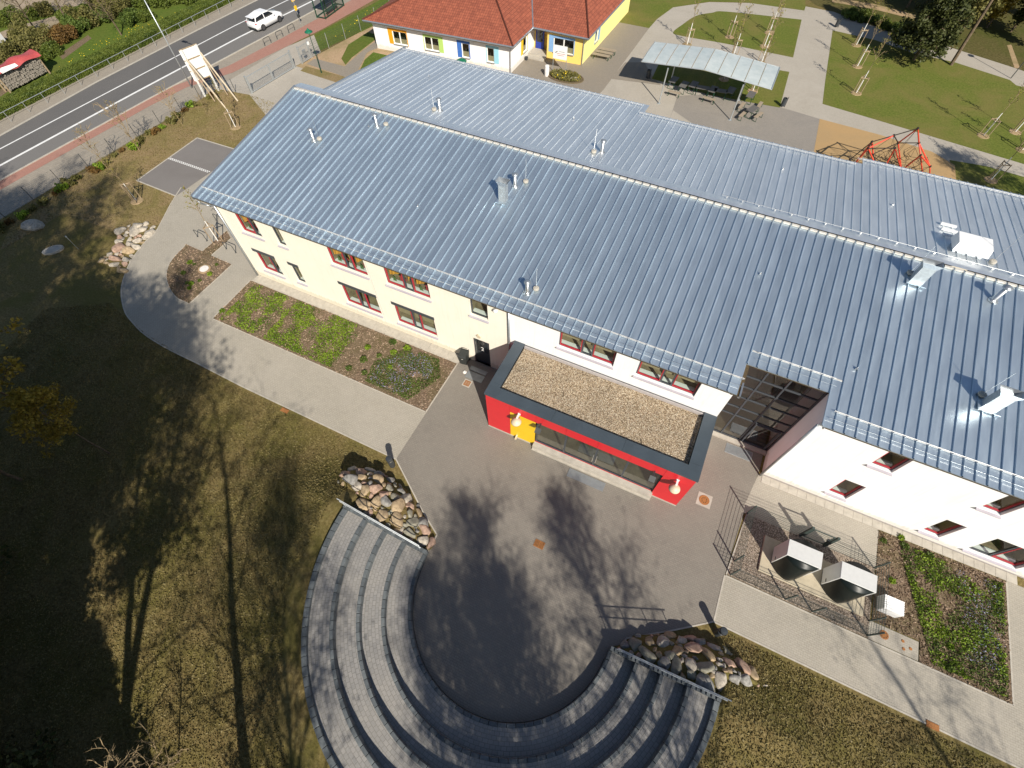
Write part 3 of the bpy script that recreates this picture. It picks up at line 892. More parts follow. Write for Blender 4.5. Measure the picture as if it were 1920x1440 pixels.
def window(parent, x0, x1, z0, z1, cuts, reds, y=0.0, shutter=False, inner='room', deco=0, wide_sill=True):
    """CUTS: sash boundaries as fractions; REDS: which sashes have a red casement"""
    d = y + 0.15
    f = MB()
    ring(f, x0, x1, z0, z1, d, d + 0.10, 0.07)
    for c in cuts[1:-1]:
        xc = x0 + (x1 - x0) * c
        f.box(xc - 0.045, xc + 0.045, d, d + 0.10, z0 + 0.07, z1 - 0.07)
    w = obj('window', f, 'frame_grey', parent)
    for i, (a, b) in enumerate(zip(cuts[:-1], cuts[1:])):
        xa = x0 + (x1 - x0) * a + (0.075 if i == 0 else 0.05)
        xb = x0 + (x1 - x0) * b - (0.075 if i == len(cuts) - 2 else 0.05)
        za, zb_ = z0 + 0.075, z1 - 0.075
        if reds[i]:
            s = MB()
            ring(s, xa, xb, za, zb_, d - 0.02, d + 0.07, 0.05)
            obj('sash', s, 'frame_red', w)
        p = MB()
        p.quad((xa, d + 0.05, za), (xb, d + 0.05, za), (xb, d + 0.05, zb_), (xa, d + 0.05, zb_))
        obj('pane', p, 'glass_pane', w)
    s = MB()
    s.add([(x0 - 0.06, y - 0.13, z0 - 0.06), (x1 + 0.06, y - 0.13, z0 - 0.06), (x1 + 0.06, y + 0.15, z0 - 0.002), (x0 - 0.06, y + 0.15, z0 - 0.002),
           (x0 - 0.06, y - 0.13, z0 - 0.10), (x1 + 0.06, y - 0.13, z0 - 0.10), (x1 + 0.06, y + 0.0, z0 - 0.10), (x0 - 0.06, y + 0.0, z0 - 0.10)],
          [(0, 1, 2, 3), (4, 5, 1, 0), (0, 3, 7, 4), (2, 1, 5, 6), (5, 4, 7, 6)])
    obj('sill', s, 'sill_metal', w)
    if shutter:
        b = MB()
        b.box(x0 - 0.05, x1 + 0.05, y - 0.035, y + 0.11, z1 - 0.05, z1 + 0.20)
        obj('shutter_box', b, 'frame_grey', w)
    r = MB()                                       # the room seen through the panes
    e, g = d + 0.12, d + 2.2
    zl = z0 - 0.05
    r.quad((x0, g, zl), (x1, g, zl), (x1, g, z1), (x0, g, z1))
    r.quad((x0, e, zl), (x0, g, zl), (x0, g, z1), (x0, e, z1))
    r.quad((x1, g, zl), (x1, e, zl), (x1, e, z1), (x1, g, z1))
    r.quad((x0, e, z1), (x0, g, z1), (x1, g, z1), (x1, e, z1))
    r.quad((x0, e + 0.3, zl), (x1, e + 0.3, zl), (x1, g, zl), (x0, g, zl))
    obj('room', r, inner, w)
    s = MB()
    s.box(x0, x1, e, e + 0.3, zl, z0 + 0.03)
    obj('inner_sill', s, 'inner_sill', w)
    rr = random.Random(int(x0 * 100 + z0 * 10))
    if deco == 1:                                  # orange drapes and red paper shapes in the upper classrooms
        for i, (a, b) in enumerate(zip(cuts[:-1], cuts[1:])):
            xa, xb = x0 + (x1 - x0) * a + 0.15, x0 + (x1 - x0) * b - 0.12
            k = MB()
            n = 6
            m_ = xa + (xb - xa) * rr.uniform(0.45, 0.75)
            vs = []
            for q in range(n + 1):
                t = q / n
                vs.append((xa + (m_ - xa) * t, d + 0.22 + 0.03 * math.sin(q * 2.4), z0 + 0.55 + 0.35 * t))
                vs.append((xa + (xb - xa) * t, d + 0.22 + 0.03 * math.sin(q * 2.4 + 1), z1))
            k.add(vs, [(2 * q, 2 * q + 2, 2 * q + 3, 2 * q + 1) for q in range(n)])
            obj('curtain', k, 'curtain_orange', w)
            if xb - xa > 0.6:
                k = MB()
                cx, cz, rad = xb - 0.25, z0 + 0.45, 0.26
                vs = [(cx + rad * (1 + 0.35 * math.cos(3 * t)) * math.cos(t), d + 0.30, cz + rad * math.sin(t)) for t in [2 * math.pi * q / 18 for q in range(18)]]
                k.add(vs, [tuple(range(18))])
                obj('paper_flower', k, 'curtain_red', w)
            k = MB()
            k.add([(xa + 0.1, d + 0.26, z0 + 0.06), (xa + 0.38, d + 0.26, z0 + 0.06), (xa + 0.32, d + 0.26, z0 + 0.36), (xa + 0.18, d + 0.26, z0 + 0.5)], [(0, 1, 2, 3)])
            obj('window_plant', k, 'paper_green', w)
    if deco == 2:                                  # drawn roller blinds
        for i, (a, b) in enumerate(zip(cuts[:-1], cuts[1:])):
            xa, xb = x0 + (x1 - x0) * a + 0.10, x0 + (x1 - x0) * b - 0.10
            k = MB()
            k.quad((xa, d + 0.16, z0 + (z1 - z0) * 0.48), (xb, d + 0.16, z0 + (z1 - z0) * 0.48), (xb, d + 0.16, z1 - 0.08), (xa, d + 0.16, z1 - 0.08))
            obj('blind', k, 'blind_tan', w)
    return w

T3 = [0.0, 0.42, 0.60, 1.0]
WINS_L = [(1.28, 3.22, 1.08, 2.95), (4.48, 5.32, 1.22, 2.95), (8.80, 11.80, 1.02, 2.95), (13.08, 16.25, 1.02, 2.95),
          (1.42, 3.26, 4.68, 6.52), (4.56, 5.32, 4.70, 6.52), (8.92, 11.82, 4.76, 6.52), (13.16, 16.38, 4.80, 6.52), (19.10, 20.30, 4.86, 6.52)]
DOOR_L = (19.02, 20.22, 0.02, 2.62)
WINS_W = [(24.72, 28.00, 4.92, 6.52), (29.26, 32.50, 4.92, 6.52)]
WINS_R = [(41.20, 42.22, 0.90, 2.75), (41.20, 42.22, 4.76, 6.52), (46.05, 46.95, 0.74, 2.65), (46.05, 46.95, 4.60, 6.40), (48.25, 50.6, 0.62, 2.70),
          ]
mb = MB()
wall_holes(mb, 0.0, 21.75, 0.12, 6.86, 0.0, WINS_L + [DOOR_L], 0.25)
mb.quad((0, 0, 0.12), (0, 11.0, 0.12), (0, 11.0, 8.3), (0, 0, 6.7))
mb.quad((1.4, 11.0, 0.0), (1.4, 20.4, 0.0), (1.4, 20.4, 7.1), (1.4, 11.0, 8.2))
mb.quad((0, 11.0, 0), (1.4, 11.0, 0), (1.4, 11.0, 8.2), (0, 11.0, 8.2))
mb.quad((1.4, 20.4, 0), (XW, 20.4, 0), (XW, 20.4, 7.1), (1.4, 20.4, 7.1))
obj('wall', mb, 'cream_wall', school, label='cream rendered wall')
mb = MB()
wall_holes(mb, 21.75, 34.05, 0.0, 6.86, 0.0, WINS_W, 0.25)
mb.quad((34.05, 0, 0), (34.05, 1.62, 0), (34.05, 1.62, 7.1), (34.05, 0, 6.86))
obj('wall', mb, 'white_wall', school, label='white rendered wall above the annexe')
mb = MB()
wall_holes(mb, 38.05, XW, 0.14, 6.86, 0.0, WINS_R, 0.25)
mb.quad((38.05, 1.62, 0.0), (38.05, 0, 0.0), (38.05, 0, 6.86), (38.05, 1.62, 7.1))
mb.quad((XW, 0, 0), (XW, 20.4, 0), (XW, 20.4, 7.1), (XW, 0, 6.7))
obj('wall', mb, 'white_wall', school, label='white rendered wall behind the heat pumps')
mb = MB()
for xa, xb_, zt in ((0.01, 19.0, 0.12), (20.24, 21.74, 0.12), (38.06, XW, 0.14)):
    mb = MB()
    mb.box(xa, xb_, 0.012, 0.1, -0.02, zt)
    obj('plinth', mb, 'plinth', school)
mb = MB()
mb.box(11.94, 11.955, -0.004, 0.004, 0.1, 6.8)
obj('movement_joint', mb, 'plinth', school)

for k, (a, b, c, d) in enumerate(WINS_L):
    wd = b - a
    low = c < 3
    if wd > 2.5:
        window(school, a, b, c, d, T3, (1, 0, 1), shutter=low, deco=(2 if k == 3 else 0) if low else 1)
    elif wd > 1.5:
        window(school, a, b, c, d, [0.0, 0.62, 1.0], (1, 0), shutter=low, deco=0 if low else 1)
    elif k == 8:
        window(school, a, b, c, d, [0.0, 1.0], (0,))
    else:
        window(school, a, b, c, d, [0.0, 1.0], (0,), shutter=low)
for a, b, c, d in WINS_W:
    window(school, a, b, c, d, T3, (1, 0, 1), deco=2)
for k, (a, b, c, d) in enumerate(WINS_R):
    if b - a > 1.5:
        window(school, a, b, c, d, [0.0, 0.48, 1.0], (0, 1))
    else:
        window(school, a, b, c, d, [0.0, 1.0], (1,), inner='blind_tan')
# side door with a grey leaf, handle, lamp above
a, b, c, d = DOOR_L
mb = MB()
ring(mb, a, b, c, d, 0.12, 0.22, 0.07)
dr = obj('door', mb, 'frame_grey', school)
mb = MB()
mb.box(a + 0.07, b - 0.07, 0.15, 0.20, c + 0.05, d - 0.07)
obj('leaf', mb, 'anthracite', dr)
mb = MB()
mb.box(a + 0.22, b - 0.22, 0.140, 0.146, c + 1.2, d - 0.25)
obj('pane', mb, 'car_glass', dr)
mb = MB()
mb.tube((a + 0.16, 0.10, 0.95), (a + 0.16, 0.10, 2.2), 0.02, n=6)
obj('handle', mb, 'steel_bright', dr)
fc = bpy.data.curves.new('door_number', 'FONT')
fc.body = '2'
fc.size = 0.5
fc.extrude = 0.004
fc.align_x = 'CENTER'
fc.materials.append(MAT['white_paint'])
_tmp = link('door_number', fc)
bpy.context.view_layer.update()
_me = bpy.data.meshes.new_from_object(_tmp.evaluated_get(bpy.context.evaluated_depsgraph_get()))
bpy.data.objects.remove(_tmp)
link('door_number', _me, dr, (19.62, 0.134, 1.35), (math.pi / 2, 0, 0))
mb = MB()
mb.tube((19.55, 0.0, 3.05), (19.55, -0.10, 3.05), 0.16, 0.15, 16)
obj('wall_lamp', mb, 'lamp_white', school)
for sx in (0.10, 21.70, 37.98):
    mb = MB()
    yy = -0.10
    zt = 6.45
    mb.tube((sx, yy, 0.05), (sx, yy, zt), 0.065, n=10)
    mb.path([(sx, yy, zt), (sx - (0.35 if sx < 1 else 0.1), -0.25, zt + 0.2)], 0.05, 8)
    obj('downpipe', mb, 'gutter_zinc', school, smooth=True)
mb = MB()
mb.path([(-0.95, -0.36, 6.62), (-0.8, -0.30, 6.42), (-0.25, -0.16, 6.30), (0.10, -0.10, 6.42)], 0.05, 8)
obj('gutter_elbow', mb, 'gutter_zinc', school, smooth=True)
mb = MB()
mb.lathe([(0.02, 0.0), (0.16, 0.02), (0.13, 0.09), (0.03, 0.13)], 12, (20.9, -0.14, 6.2))
obj('alarm_siren', mb, 'white_metal', school, smooth=True)

# roof: one pan after another, each with its raised seam
def pan_mesh(length, width, slope, k=1.0):
    """local x across, y up the slope; SLOPE is dz/dy"""
    def z(y, h):
        return y * slope + h
    prof = [(0.0, 0.0), (0.0, 0.056), (0.012, 0.068), (0.04, 0.068), (0.052, 0.056), (0.052, 0.0), (width, 0.0)]
    n = len(prof)
    mb = MB()
    prof = [(x, h * k) for x, h in prof]
    vs = [(x, 0.0, z(0, h)) for x, h in prof] + [(x, length, z(length, h)) for x, h in prof]
    mb.add(vs, [(k, k + 1, n + k + 1, n + k) for k in range(n - 1)])
    mb.add([(0, 0, -0.05), (width, 0, -0.05), (width, 0, 0.0), (0, 0, 0.0)], [(0, 1, 2, 3)])
    return mb
PW = 0.485
front = link('roof', None, school)
front['label'] = 'front roof slope of standing-seam metal pans'
_cache = {}
def pan(parent, x, y0, y1, slope, mat, zfun, w=PW):
    key = (round(y0, 2), round(y1, 2), mat)
    if key not in _cache:
        m = pan_mesh(y1 - y0, w, slope, 1.0 if mat == 'roof_metal' else 0.6)
        _cache[key] = m.mesh('roof_pan', mat)
    return link('roof_pan', _cache[key], parent, (x, y0, zfun(y0)))
X0 = -1.30
NF = 110
for k in range(NF):
    x = X0 + k * PW
    if 34.25 < x + PW * 0.5 < 38.15:
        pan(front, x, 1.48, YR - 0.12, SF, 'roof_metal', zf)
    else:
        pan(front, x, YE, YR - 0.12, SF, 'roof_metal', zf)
back = link('roof', None, school)
back['label'] = 'rear roof slope of standing-seam metal pans'
XB0 = 0.90
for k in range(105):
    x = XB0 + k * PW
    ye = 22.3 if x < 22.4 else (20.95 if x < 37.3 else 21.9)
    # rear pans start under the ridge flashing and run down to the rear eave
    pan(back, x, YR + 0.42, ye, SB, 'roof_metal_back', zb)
# ridge: flat flashing and the pale closure block at the head of every pan
mb = MB()
xa, xb_ = X0, X0 + NF * PW
mb.add([(xa, YR - 0.14, ZR + 0.115), (xb_, YR - 0.14, ZR + 0.115), (xb_, YR + 0.10, ZR + 0.125), (xa, YR + 0.10, ZR + 0.125),
        (xb_, YR + 0.62, zb(YR + 0.62) + 0.085), (xa, YR + 0.62, zb(YR + 0.62) + 0.085), (xb_, YR + 0.64, zb(YR + 0.64) + 0.03), (xa, YR + 0.64, zb(YR + 0.64) + 0.03)],
       [(0, 1, 2, 3), (3, 2, 4, 5), (5, 4, 6, 7)])
obj('ridge_flashing', mb, 'roof_metal_back', school)
blk = MB()
blk.box(0.07, PW - 0.02, -0.10, 0.03, 0.0, 0.085)
blk.box(0.10, PW - 0.05, -0.12, -0.101, 0.015, 0.055)
bme = blk.mesh('ridge_block', 'ridge_block')
for k in range(NF):
    link('ridge_block', bme, front, (X0 + k * PW, YR - 0.17, zf(YR - 0.17)))
# verge trims, eave gutters, fascia
mb = MB()
mb.add([(X0 - 0.10, YE, ZE - 0.22), (X0 - 0.10, YE, ZE + 0.09), (X0 - 0.10, YR, ZR + 0.13), (X0 - 0.10, YR, ZR - 0.2),
        (X0 + 0.05, YE, ZE + 0.09), (X0 + 0.05, YR, ZR + 0.13), (X0 + 0.05, YE, ZE - 0.22), (X0 + 0.05, YR, ZR - 0.2)],
       [(0, 1, 2, 3), (1, 4, 5, 2), (4, 6, 7, 5), (0, 6, 4, 1), (2, 5, 7, 3), (0, 3, 7, 6)])
obj('verge_trim', mb, 'gutter_zinc', school)
mb = MB()
yb2 = 22.35
mb.add([(XB0 - 0.10, yb2, zb(yb2) - 0.22), (XB0 - 0.10, yb2, zb(yb2) + 0.10), (XB0 - 0.10, YR + 0.2, zb(YR + 0.2) + 0.10), (XB0 - 0.10, YR + 0.2, zb(YR + 0.2) - 0.22),
        (XB0 + 0.06, yb2, zb(yb2) + 0.10), (XB0 + 0.06, YR + 0.2, zb(YR + 0.2) + 0.10), (XB0 + 0.06, yb2, zb(yb2) - 0.22), (XB0 + 0.06, YR + 0.2, zb(YR + 0.2) - 0.22)],
       [(3, 2, 1, 0), (2, 5, 4, 1), (4, 5, 7, 6), (1, 4, 6, 0), (3, 7, 5, 2), (0, 6, 7, 3)])
obj('verge_trim', mb, 'gutter_zinc', school)
def eave(x0, x1, y, z):
    m = MB()                                       # timber fascia under the pans, then a half-round gutter
    m.box(x0, x1, y + 0.09, y + 0.34, z - 0.17, z - 0.055)
    obj('fascia', m, 'timber_dark', school)
    m = MB()
    n = 7
    vs = []
    for xx in (x0, x1):
        for k in range(n):
            t = math.pi * k / (n - 1)
            vs.append((xx, y + 0.02 + 0.055 * math.cos(t), z - 0.055 - 0.055 * math.sin(t)))
    m.add(vs, [(k, k + 1, n + k + 1, n + k) for k in range(n - 1)])
    obj('gutter', m, 'timber_dark', school)
eave(X0, 34.30, YE, ZE)
eave(34.42, 38.05, 1.48, zf(1.48))
eave(38.20, 52.0, YE, ZE)
# boarding that closes the roof edge against the notch
mb = MB()
mb.box(34.22, 34.30, YE + 0.02, 1.5, 6.55, ZE - 0.02)
mb.box(38.14, 38.20, YE + 0.02, 1.5, 6.55, ZE - 0.02)
obj('notch_fascia', mb, 'gutter_zinc', school)
# soffit keeps daylight out of the loft
mb = MB()
mb.quad((X0, YE + 0.1, ZE - 0.12), (34.3, YE + 0.1, ZE - 0.12), (34.3, 11.2, 8.2), (X0, 11.2, 8.2))
mb.quad((34.3, 1.5, 6.95), (38.2, 1.5, 6.95), (38.2, 11.2, 8.2), (34.3, 11.2, 8.2))
mb.quad((38.2, YE + 0.1, ZE - 0.12), (XW, YE + 0.1, ZE - 0.12), (XW, 11.2, 8.2), (38.2, 11.2, 8.2))
obj('soffit', mb, 'timber_dark', school)
# snow rails: a tube on brackets above every eave
def snow_rail(x0, x1, y, zfun, up=0.15, mat='rail_pale', r=0.013, br=True):
    m = MB()
    m.tube((x0, y, zfun(y) + up), (x1, y, zfun(y) + up), r, n=6)
    m.tube((x0, y, zfun(y) + up * 0.55), (x1, y, zfun(y) + up * 0.55), r * 0.8, n=5)
    if br:
        k = math.ceil((x0 - X0) / PW)
        while X0 + k * PW < x1:
            xx = X0 + k * PW + 0.025
            m.box(xx - 0.012, xx + 0.012, y - 0.03, y + 0.03, zfun(y) + 0.06, zfun(y) + up + 0.01)
            k += 1
    return obj('snow_rail', m, mat, school)
snow_rail(X0 + 0.1, 34.2, 0.55, zf)
snow_rail(34.45, 38.1, 2.24, zf)
snow_rail(38.35, 48.2, 0.55, zf)
snow_rail(XB0 + 0.1, 22.3, 21.75, zb)
snow_rail(22.45, 37.3, 20.4, zb)
snow_rail(37.4, 48.2, 21.35, zb)
# pale dirt-washed plates behind the rails
plate = MB()
plate.box(0.08, PW - 0.03, 0.0, 0.10, 0.0, 0.012)
pme = plate.mesh('rail_plate', 'ridge_block')
for k in range(NF):
    x = X0 + k * PW
    if 34.0 < x < 38.2:
        yy = 2.28
    else:
        yy = 0.59
    link('rail_plate', pme, front, (x, yy, zf(yy)))
# lightning conductor wire along the eave and ridge
mb = MB()
mb.tube((X0, 0.12, zf(0.12) + 0.12), (34.3, 0.12, zf(0.12) + 0.12), 0.010, n=4)
mb.tube((38.2, 0.12, zf(0.12) + 0.12), (48.2, 0.12, zf(0.12) + 0.12), 0.012, n=4)
mb.tube((34.4, 1.85, zf(1.85) + 0.12), (38.2, 1.85, zf(1.85) + 0.12), 0.010, n=4)
mb.tube((30.0, YR + 0.48, ZR + 0.2), (48.2, YR + 0.48, ZR + 0.2), 0.012, n=4)
for k in range(20):
    mb.box(30.3 + k * 0.92, 30.36 + k * 0.92, YR + 0.45, YR + 0.51, ZR + 0.08, ZR + 0.22)
obj('lightning_wire', mb, 'steel_bright', school)

def vent_pipe(x, y, zfun, h=0.75, r=0.11):
    z = zfun(y)
    m = MB()
    m.lathe([(r * 2.2, -0.02), (r * 1.3, 0.06), (r, 0.10), (r, h)], 14, (x, y, z))
    o = obj('vent_pipe', m, 'steel_bright', school, smooth=True)
    m = MB()
    m.lathe([(r * 0.8, h), (r * 1.75, h + 0.02), (r * 1.75, h + 0.07), (r * 0.4, h + 0.16)], 16, (x, y, z))
    obj('cap', m, 'gutter_zinc', o, smooth=True)
    return o
def rod(x, y, zfun, h=1.6, base=True):
    z = zfun(y)
    m = MB()
    m.tube((x, y, z + 0.02), (x, y, z + h), 0.014, 0.010, n=5)
    o = obj('lightning_rod', m, 'steel_bright', school)
    if base:
        m = MB()
        m.lathe([(0.17, 0.0), (0.17, 0.10), (0.12, 0.13)], 14, (x, y, z + 0.06))
        obj('weight', m, 'concrete', o)
for x, y in ((3.45, 6.95), (6.90, 9.70), (18.20, 8.10), (22.22, 1.20)):
    vent_pipe(x, y, zf)
for x, y in ((9.80, 13.30), (21.95, 13.40)):
    vent_pipe(x, y, zb)
for x, y in ((3.80, 7.15), (7.45, 10.0), (22.6, 1.55), (18.7, 8.6)):
    rod(x, y, zf)
for x, y in ((9.45, 13.1), (21.5, 13.1)):
    rod(x, y, zb)
for x, y in ((13.3, 4.4), (33.4, 7.0), (38.9, 3.2), (6.4, 9.4)):
    m = MB()
    z = zf(y)
    m.box(x - 0.05, x + 0.05, y - 0.05, y + 0.05, z + 0.05, z + 0.12)
    m.tube((x, y, z + 0.1), (x, y, z + 0.22), 0.015, n=5)
    obj('anchor_eyelet', m, 'steel_bright', school)
for x, y in ((6.0, 18.0), (18.6, 17.0), (33.0, 17.2), (39.5, 16.2)):
    m = MB()
    z = zb(y)
    m.box(x - 0.05, x + 0.05, y - 0.05, y + 0.05, z + 0.05, z + 0.12)
    m.tube((x, y, z + 0.1), (x, y, z + 0.22), 0.015, n=5)
    obj('anchor_eyelet', m, 'steel_bright', school)
def duct(x, y, zfun, w=0.45, d=0.42, h=1.15):
    """sheet-metal duct with a flared cowl"""
    z = zfun(y)
    m = MB()
    m.box(x - w / 2, x + w / 2, y - d / 2, y + d / 2, z - 0.05, z + h)
    o = obj('air_duct', m, 'galvanised', school)
    m = MB()
    k = 0.16
    m.add([(x - w / 2, y - d / 2, z + h), (x + w / 2, y - d / 2, z + h), (x + w / 2, y + d / 2, z + h), (x - w / 2, y + d / 2, z + h),
           (x - w / 2 - k, y - d / 2 - 0.02, z + h + 0.26), (x + w / 2 + k, y - d / 2 - 0.02, z + h + 0.26), (x + w / 2 + k, y + d / 2 + 0.02, z + h + 0.26), (x - w / 2 - k, y + d / 2 + 0.02, z + h + 0.26)],
          [(0, 1, 5, 4), (1, 2, 6, 5), (2, 3, 7, 6), (3, 0, 4, 7)])
    obj('cowl', m, 'gutter_zinc', o)
    m = MB()
    m.box(x - w / 2 - 0.15, x + w / 2 + 0.15, y - d / 2 - 0.2, y + d / 2 + 0.2, z + 0.03, z + 0.075)
    obj('flashing', m, 'roof_metal', o)
duct(18.05, 6.75, zf)
duct(40.75, 9.55, zf, 0.62, 0.40, 1.05)
duct(44.55, 3.55, zf, 0.62, 0.40, 1.05)
vent_pipe(44.3, 9.75, zf, 0.85, 0.13)
rod(40.4, 9.9, zf, 1.9)
rod(44.2, 4.0, zf, 1.9)
# large hood on the rear slope with three small louvres behind it
m = MB()
hx, hy = 43.1, 13.0
z = zb(hy)
m.add([(hx - 0.85, hy - 0.55, z + 0.3), (hx + 0.85, hy - 0.55, z + 0.3), (hx + 0.85, hy + 0.65, z + 0.2), (hx - 0.85, hy + 0.65, z + 0.2),
       (hx - 0.80, hy - 0.42, z + 0.75), (hx + 0.80, hy - 0.42, z + 0.75), (hx + 0.80, hy + 0.55, z + 0.75), (hx - 0.80, hy + 0.55, z + 0.75)],
      [(0, 1, 5, 4), (1, 2, 6, 5), (2, 3, 7, 6), (3, 0, 4, 7), (4, 5, 6, 7), (3, 2, 1, 0)])
o = obj('vent_hood', m, 'white_metal', school)
m = MB()
m.box(hx - 0.7, hx + 0.7, hy - 0.3, hy + 0.5, z - 0.1, z + 0.3)
obj('kerb', m, 'gutter_zinc', o)
for k in range(3):
    m = MB()
    yy = hy + 1.1 + 0.6 * k
    m.box(hx - 1.1, hx - 0.3, yy, yy + 0.12, zb(yy) + 0.05, zb(yy) + 0.16)
    obj('louvre', m, 'white_metal', school)
rod(44.3, 12.6, zb, 2.2)

# glazed stair recess
gl = MB()
gy_ = 1.62
GX = [34.10, 35.25, 36.35, 38.0]
GZ_ = [0.20, 2.45, 3.25, 4.20, 5.15, 6.05, 6.95]
for xx in GX:
    gl.box(xx - 0.04, xx + 0.04, gy_ - 0.06, gy_ + 0.06, 0.16, 6.98)
for zz in GZ_:
    for q in range(3):
        gl.box(GX[q] + 0.04, GX[q + 1] - 0.04, gy_ - 0.05, gy_ + 0.05, zz - 0.035, zz + 0.035)
gw = obj('stair_glazing', gl, 'frame_grey', school)
for q in range(3):
    for i in range(6):
        p = MB()
        p.quad((GX[q] + 0.04, gy_, GZ_[i] + 0.035), (GX[q + 1] - 0.04, gy_, GZ_[i] + 0.035), (GX[q + 1] - 0.04, gy_, GZ_[i + 1] - 0.035), (GX[q] + 0.04, gy_, GZ_[i + 1] - 0.035))
        obj('pane', p, 'glass_dark', gw)
m = MB()
ring(m, 36.45, 37.85, 0.22, 2.4, gy_ - 0.10, gy_ + 0.02, 0.09)
obj('door_frame', m, 'frame_grey', gw)
m = MB()
m.tube((36.62, gy_ - 0.16, 0.9), (36.62, gy_ - 0.16, 1.9), 0.02, n=6)
obj('door_handle', m, 'steel_bright', gw)
m = MB()
m.box(34.06, 38.04, 4.6, 4.7, 0.0, 7.0)
m.box(34.06, 34.10, 1.75, 4.6, 0.0, 7.0)
m.box(38.0, 38.04, 1.75, 4.6, 0.0, 7.0)
m.box(34.1, 38.0, 1.75, 4.6, 0.02, 0.06)
obj('stair_hall', m, 'blind_tan', gw)
m = MB()
m.box(34.1, 38.0, 2.6, 4.6, 3.3, 3.55)
obj('stair_landing', m, 'plinth', gw)
m = MB()
m.box(34.3, 36.9, 4.52, 4.59, 3.6, 6.9)
obj('red_hall_wall', m, 'plain_red', gw)
m = MB()
for k in range(14):
    m.box(37.0, 37.95, 4.4 - 0.2 * k, 4.2 - 0.2 * k + 0.2, 3.3 - 0.22 * k - 0.1, 3.3 - 0.22 * k + 0.06)
obj('stair_flight', m, 'concrete', gw)
m = MB()
m.box(34.1, 38.0, 1.30, 1.56, 0.0, 0.16)
obj('threshold', m, 'concrete', gw)
# splash strip of slabs at the foot of the walls
slab = MB()
slab.box(0.006, 0.494, -0.50, -0.015, 0.0, 0.045)
sme = slab.mesh('slab', 'edging')
walk = link('splash_strip', None)
walk['kind'] = 'structure'
for k in range(26):
    link('slab', sme, walk, (38.1 + 0.5 * k, 0.0, 0.0))
slab = MB()
slab.box(0.006, 0.494, -0.68, -0.015, 0.0, 0.04)
sme = slab.mesh('slab', 'edging')
for k in range(36):
    link('slab', sme, walk, (0.1 + 0.5 * k, 0.0, 0.0))

# ---------------------------------------------------------------- entrance annexe
annex = thing('entrance_annexe', 'flat-roofed red entrance annexe with gravel roof and grey coping', 'building', (22.10, -4.0, 0))
AX0, AX1, AY = 0.0, 11.92, 0.0
m = MB()
m.box(0.06, 11.86, 0.08, 0.16, 0.05, 0.42)
m.box(0.02, 0.10, 0.03, 3.98, 0.06, 3.80)
m.box(11.82, 11.90, 0.03, 3.98, 0.06, 3.80)
m.box(0.1, 11.82, 0.10, 3.9, 3.0, 3.55)
obj('wall', m, 'plain_red', annex)
# cladding panels on the front, each its own board
def panel(x0, x1, z0, z1, mat, y=0.0, t=0.05):
    mm = MB()
    mm.box(x0 + 0.006, x1 - 0.006, y, y + t, z0 + 0.006, z1 - 0.006)
    return obj('cladding_panel', mm, mat, annex)
panel(0.0, 1.52, 0.10, 2.95, 'plain_red')
for a, b in ((0.0, 1.52), (1.52, 3.12), (3.12, 4.92), (4.92, 6.75), (6.75, 8.55), (8.55, 10.42), (10.42, 11.92)):
    panel(a, b, 2.95, 3.86, 'plain_red')
panel(10.42, 11.92, 0.10, 2.95, 'plain_red')
for z0, z1 in ((0.10, 1.05), (1.05, 2.0), (2.0, 2.95)):
    panel(1.52, 3.12, z0, z1, 'plain_yellow', 0.004)
# coping boards and the gravel they hold
def coping(pts, nm='coping'):
    mm = MB()
    mm.prism(pts, 3.86, 4.0)
    return obj(nm, mm, 'coping', annex)
coping([(-0.05, -0.06), (4.0, -0.06), (4.0, 0.62), (0.62, 0.62), (0.62, 0.80), (-0.05, 0.80)])
coping([(4.008, -0.06), (8.0, -0.06), (8.0, 0.62), (4.008, 0.62)])
coping([(8.008, -0.06), (11.97, -0.06), (11.97, 0.80), (11.30, 0.80), (11.30, 0.62), (8.008, 0.62)])
coping([(-0.05, 0.808), (0.62, 0.808), (0.62, 3.985), (-0.05, 3.985)])
coping([(11.30, 0.808), (11.97, 0.808), (11.97, 3.985), (11.30, 3.985)])
m = MB()
ring_pts = [(0.62, 0.62), (11.30, 0.62), (11.30, 3.95), (0.62, 3.95)]
for a, b in zip(ring_pts, ring_pts[1:] + ring_pts[:1]):
    m.quad((a[0], a[1], 3.5), (b[0], b[1], 3.5), (b[0], b[1], 3.99), (a[0], a[1], 3.99))
obj('upstand', m, 'anthracite', annex)
m = MB()
m.box(0.62, 11.30, 3.86, 3.985, 3.7, 3.93)
obj('wall_flashing', m, 'plinth', annex)
m = MB()
m.quad((0.62, 0.62, 3.72), (11.30, 0.62, 3.72), (11.30, 3.9, 3.72), (0.62, 3.9, 3.72))
obj('gravel_base', m, 'roof_gravel', annex)
# loose gravel
npb = 26000
px = RNG.uniform(0.70, 11.22, npb)
py = RNG.uniform(0.68, 3.86, npb)
sz = RNG.uniform(0.016, 0.040, npb)
ang = RNG.uniform(0, 6.28, npb)
base = np.array([[1, 0, 0.1], [-0.5, 0.8, 0.0], [-0.5, -0.8, 0.05], [0.05, 0.05, 0.75]])
V = np.zeros((npb, 4, 3))
ca, sa = np.cos(ang)[:, None], np.sin(ang)[:, None]
V[:, :, 0] = (base[None, :, 0] * ca - base[None, :, 1] * sa) * sz[:, None] + px[:, None]
V[:, :, 1] = (base[None, :, 0] * sa + base[None, :, 1] * ca) * sz[:, None] + py[:, None]
V[:, :, 2] = base[None, :, 2] * sz[:, None] + 3.722
F = (np.array([[0, 1, 3], [1, 2, 3], [2, 0, 3]])[None] + 4 * np.arange(npb)[:, None, None]).reshape(-1, 3)
g = link('gravel', fast_mesh('gravel', V.reshape(-1, 3), F, 'roof_gravel', 3), annex)
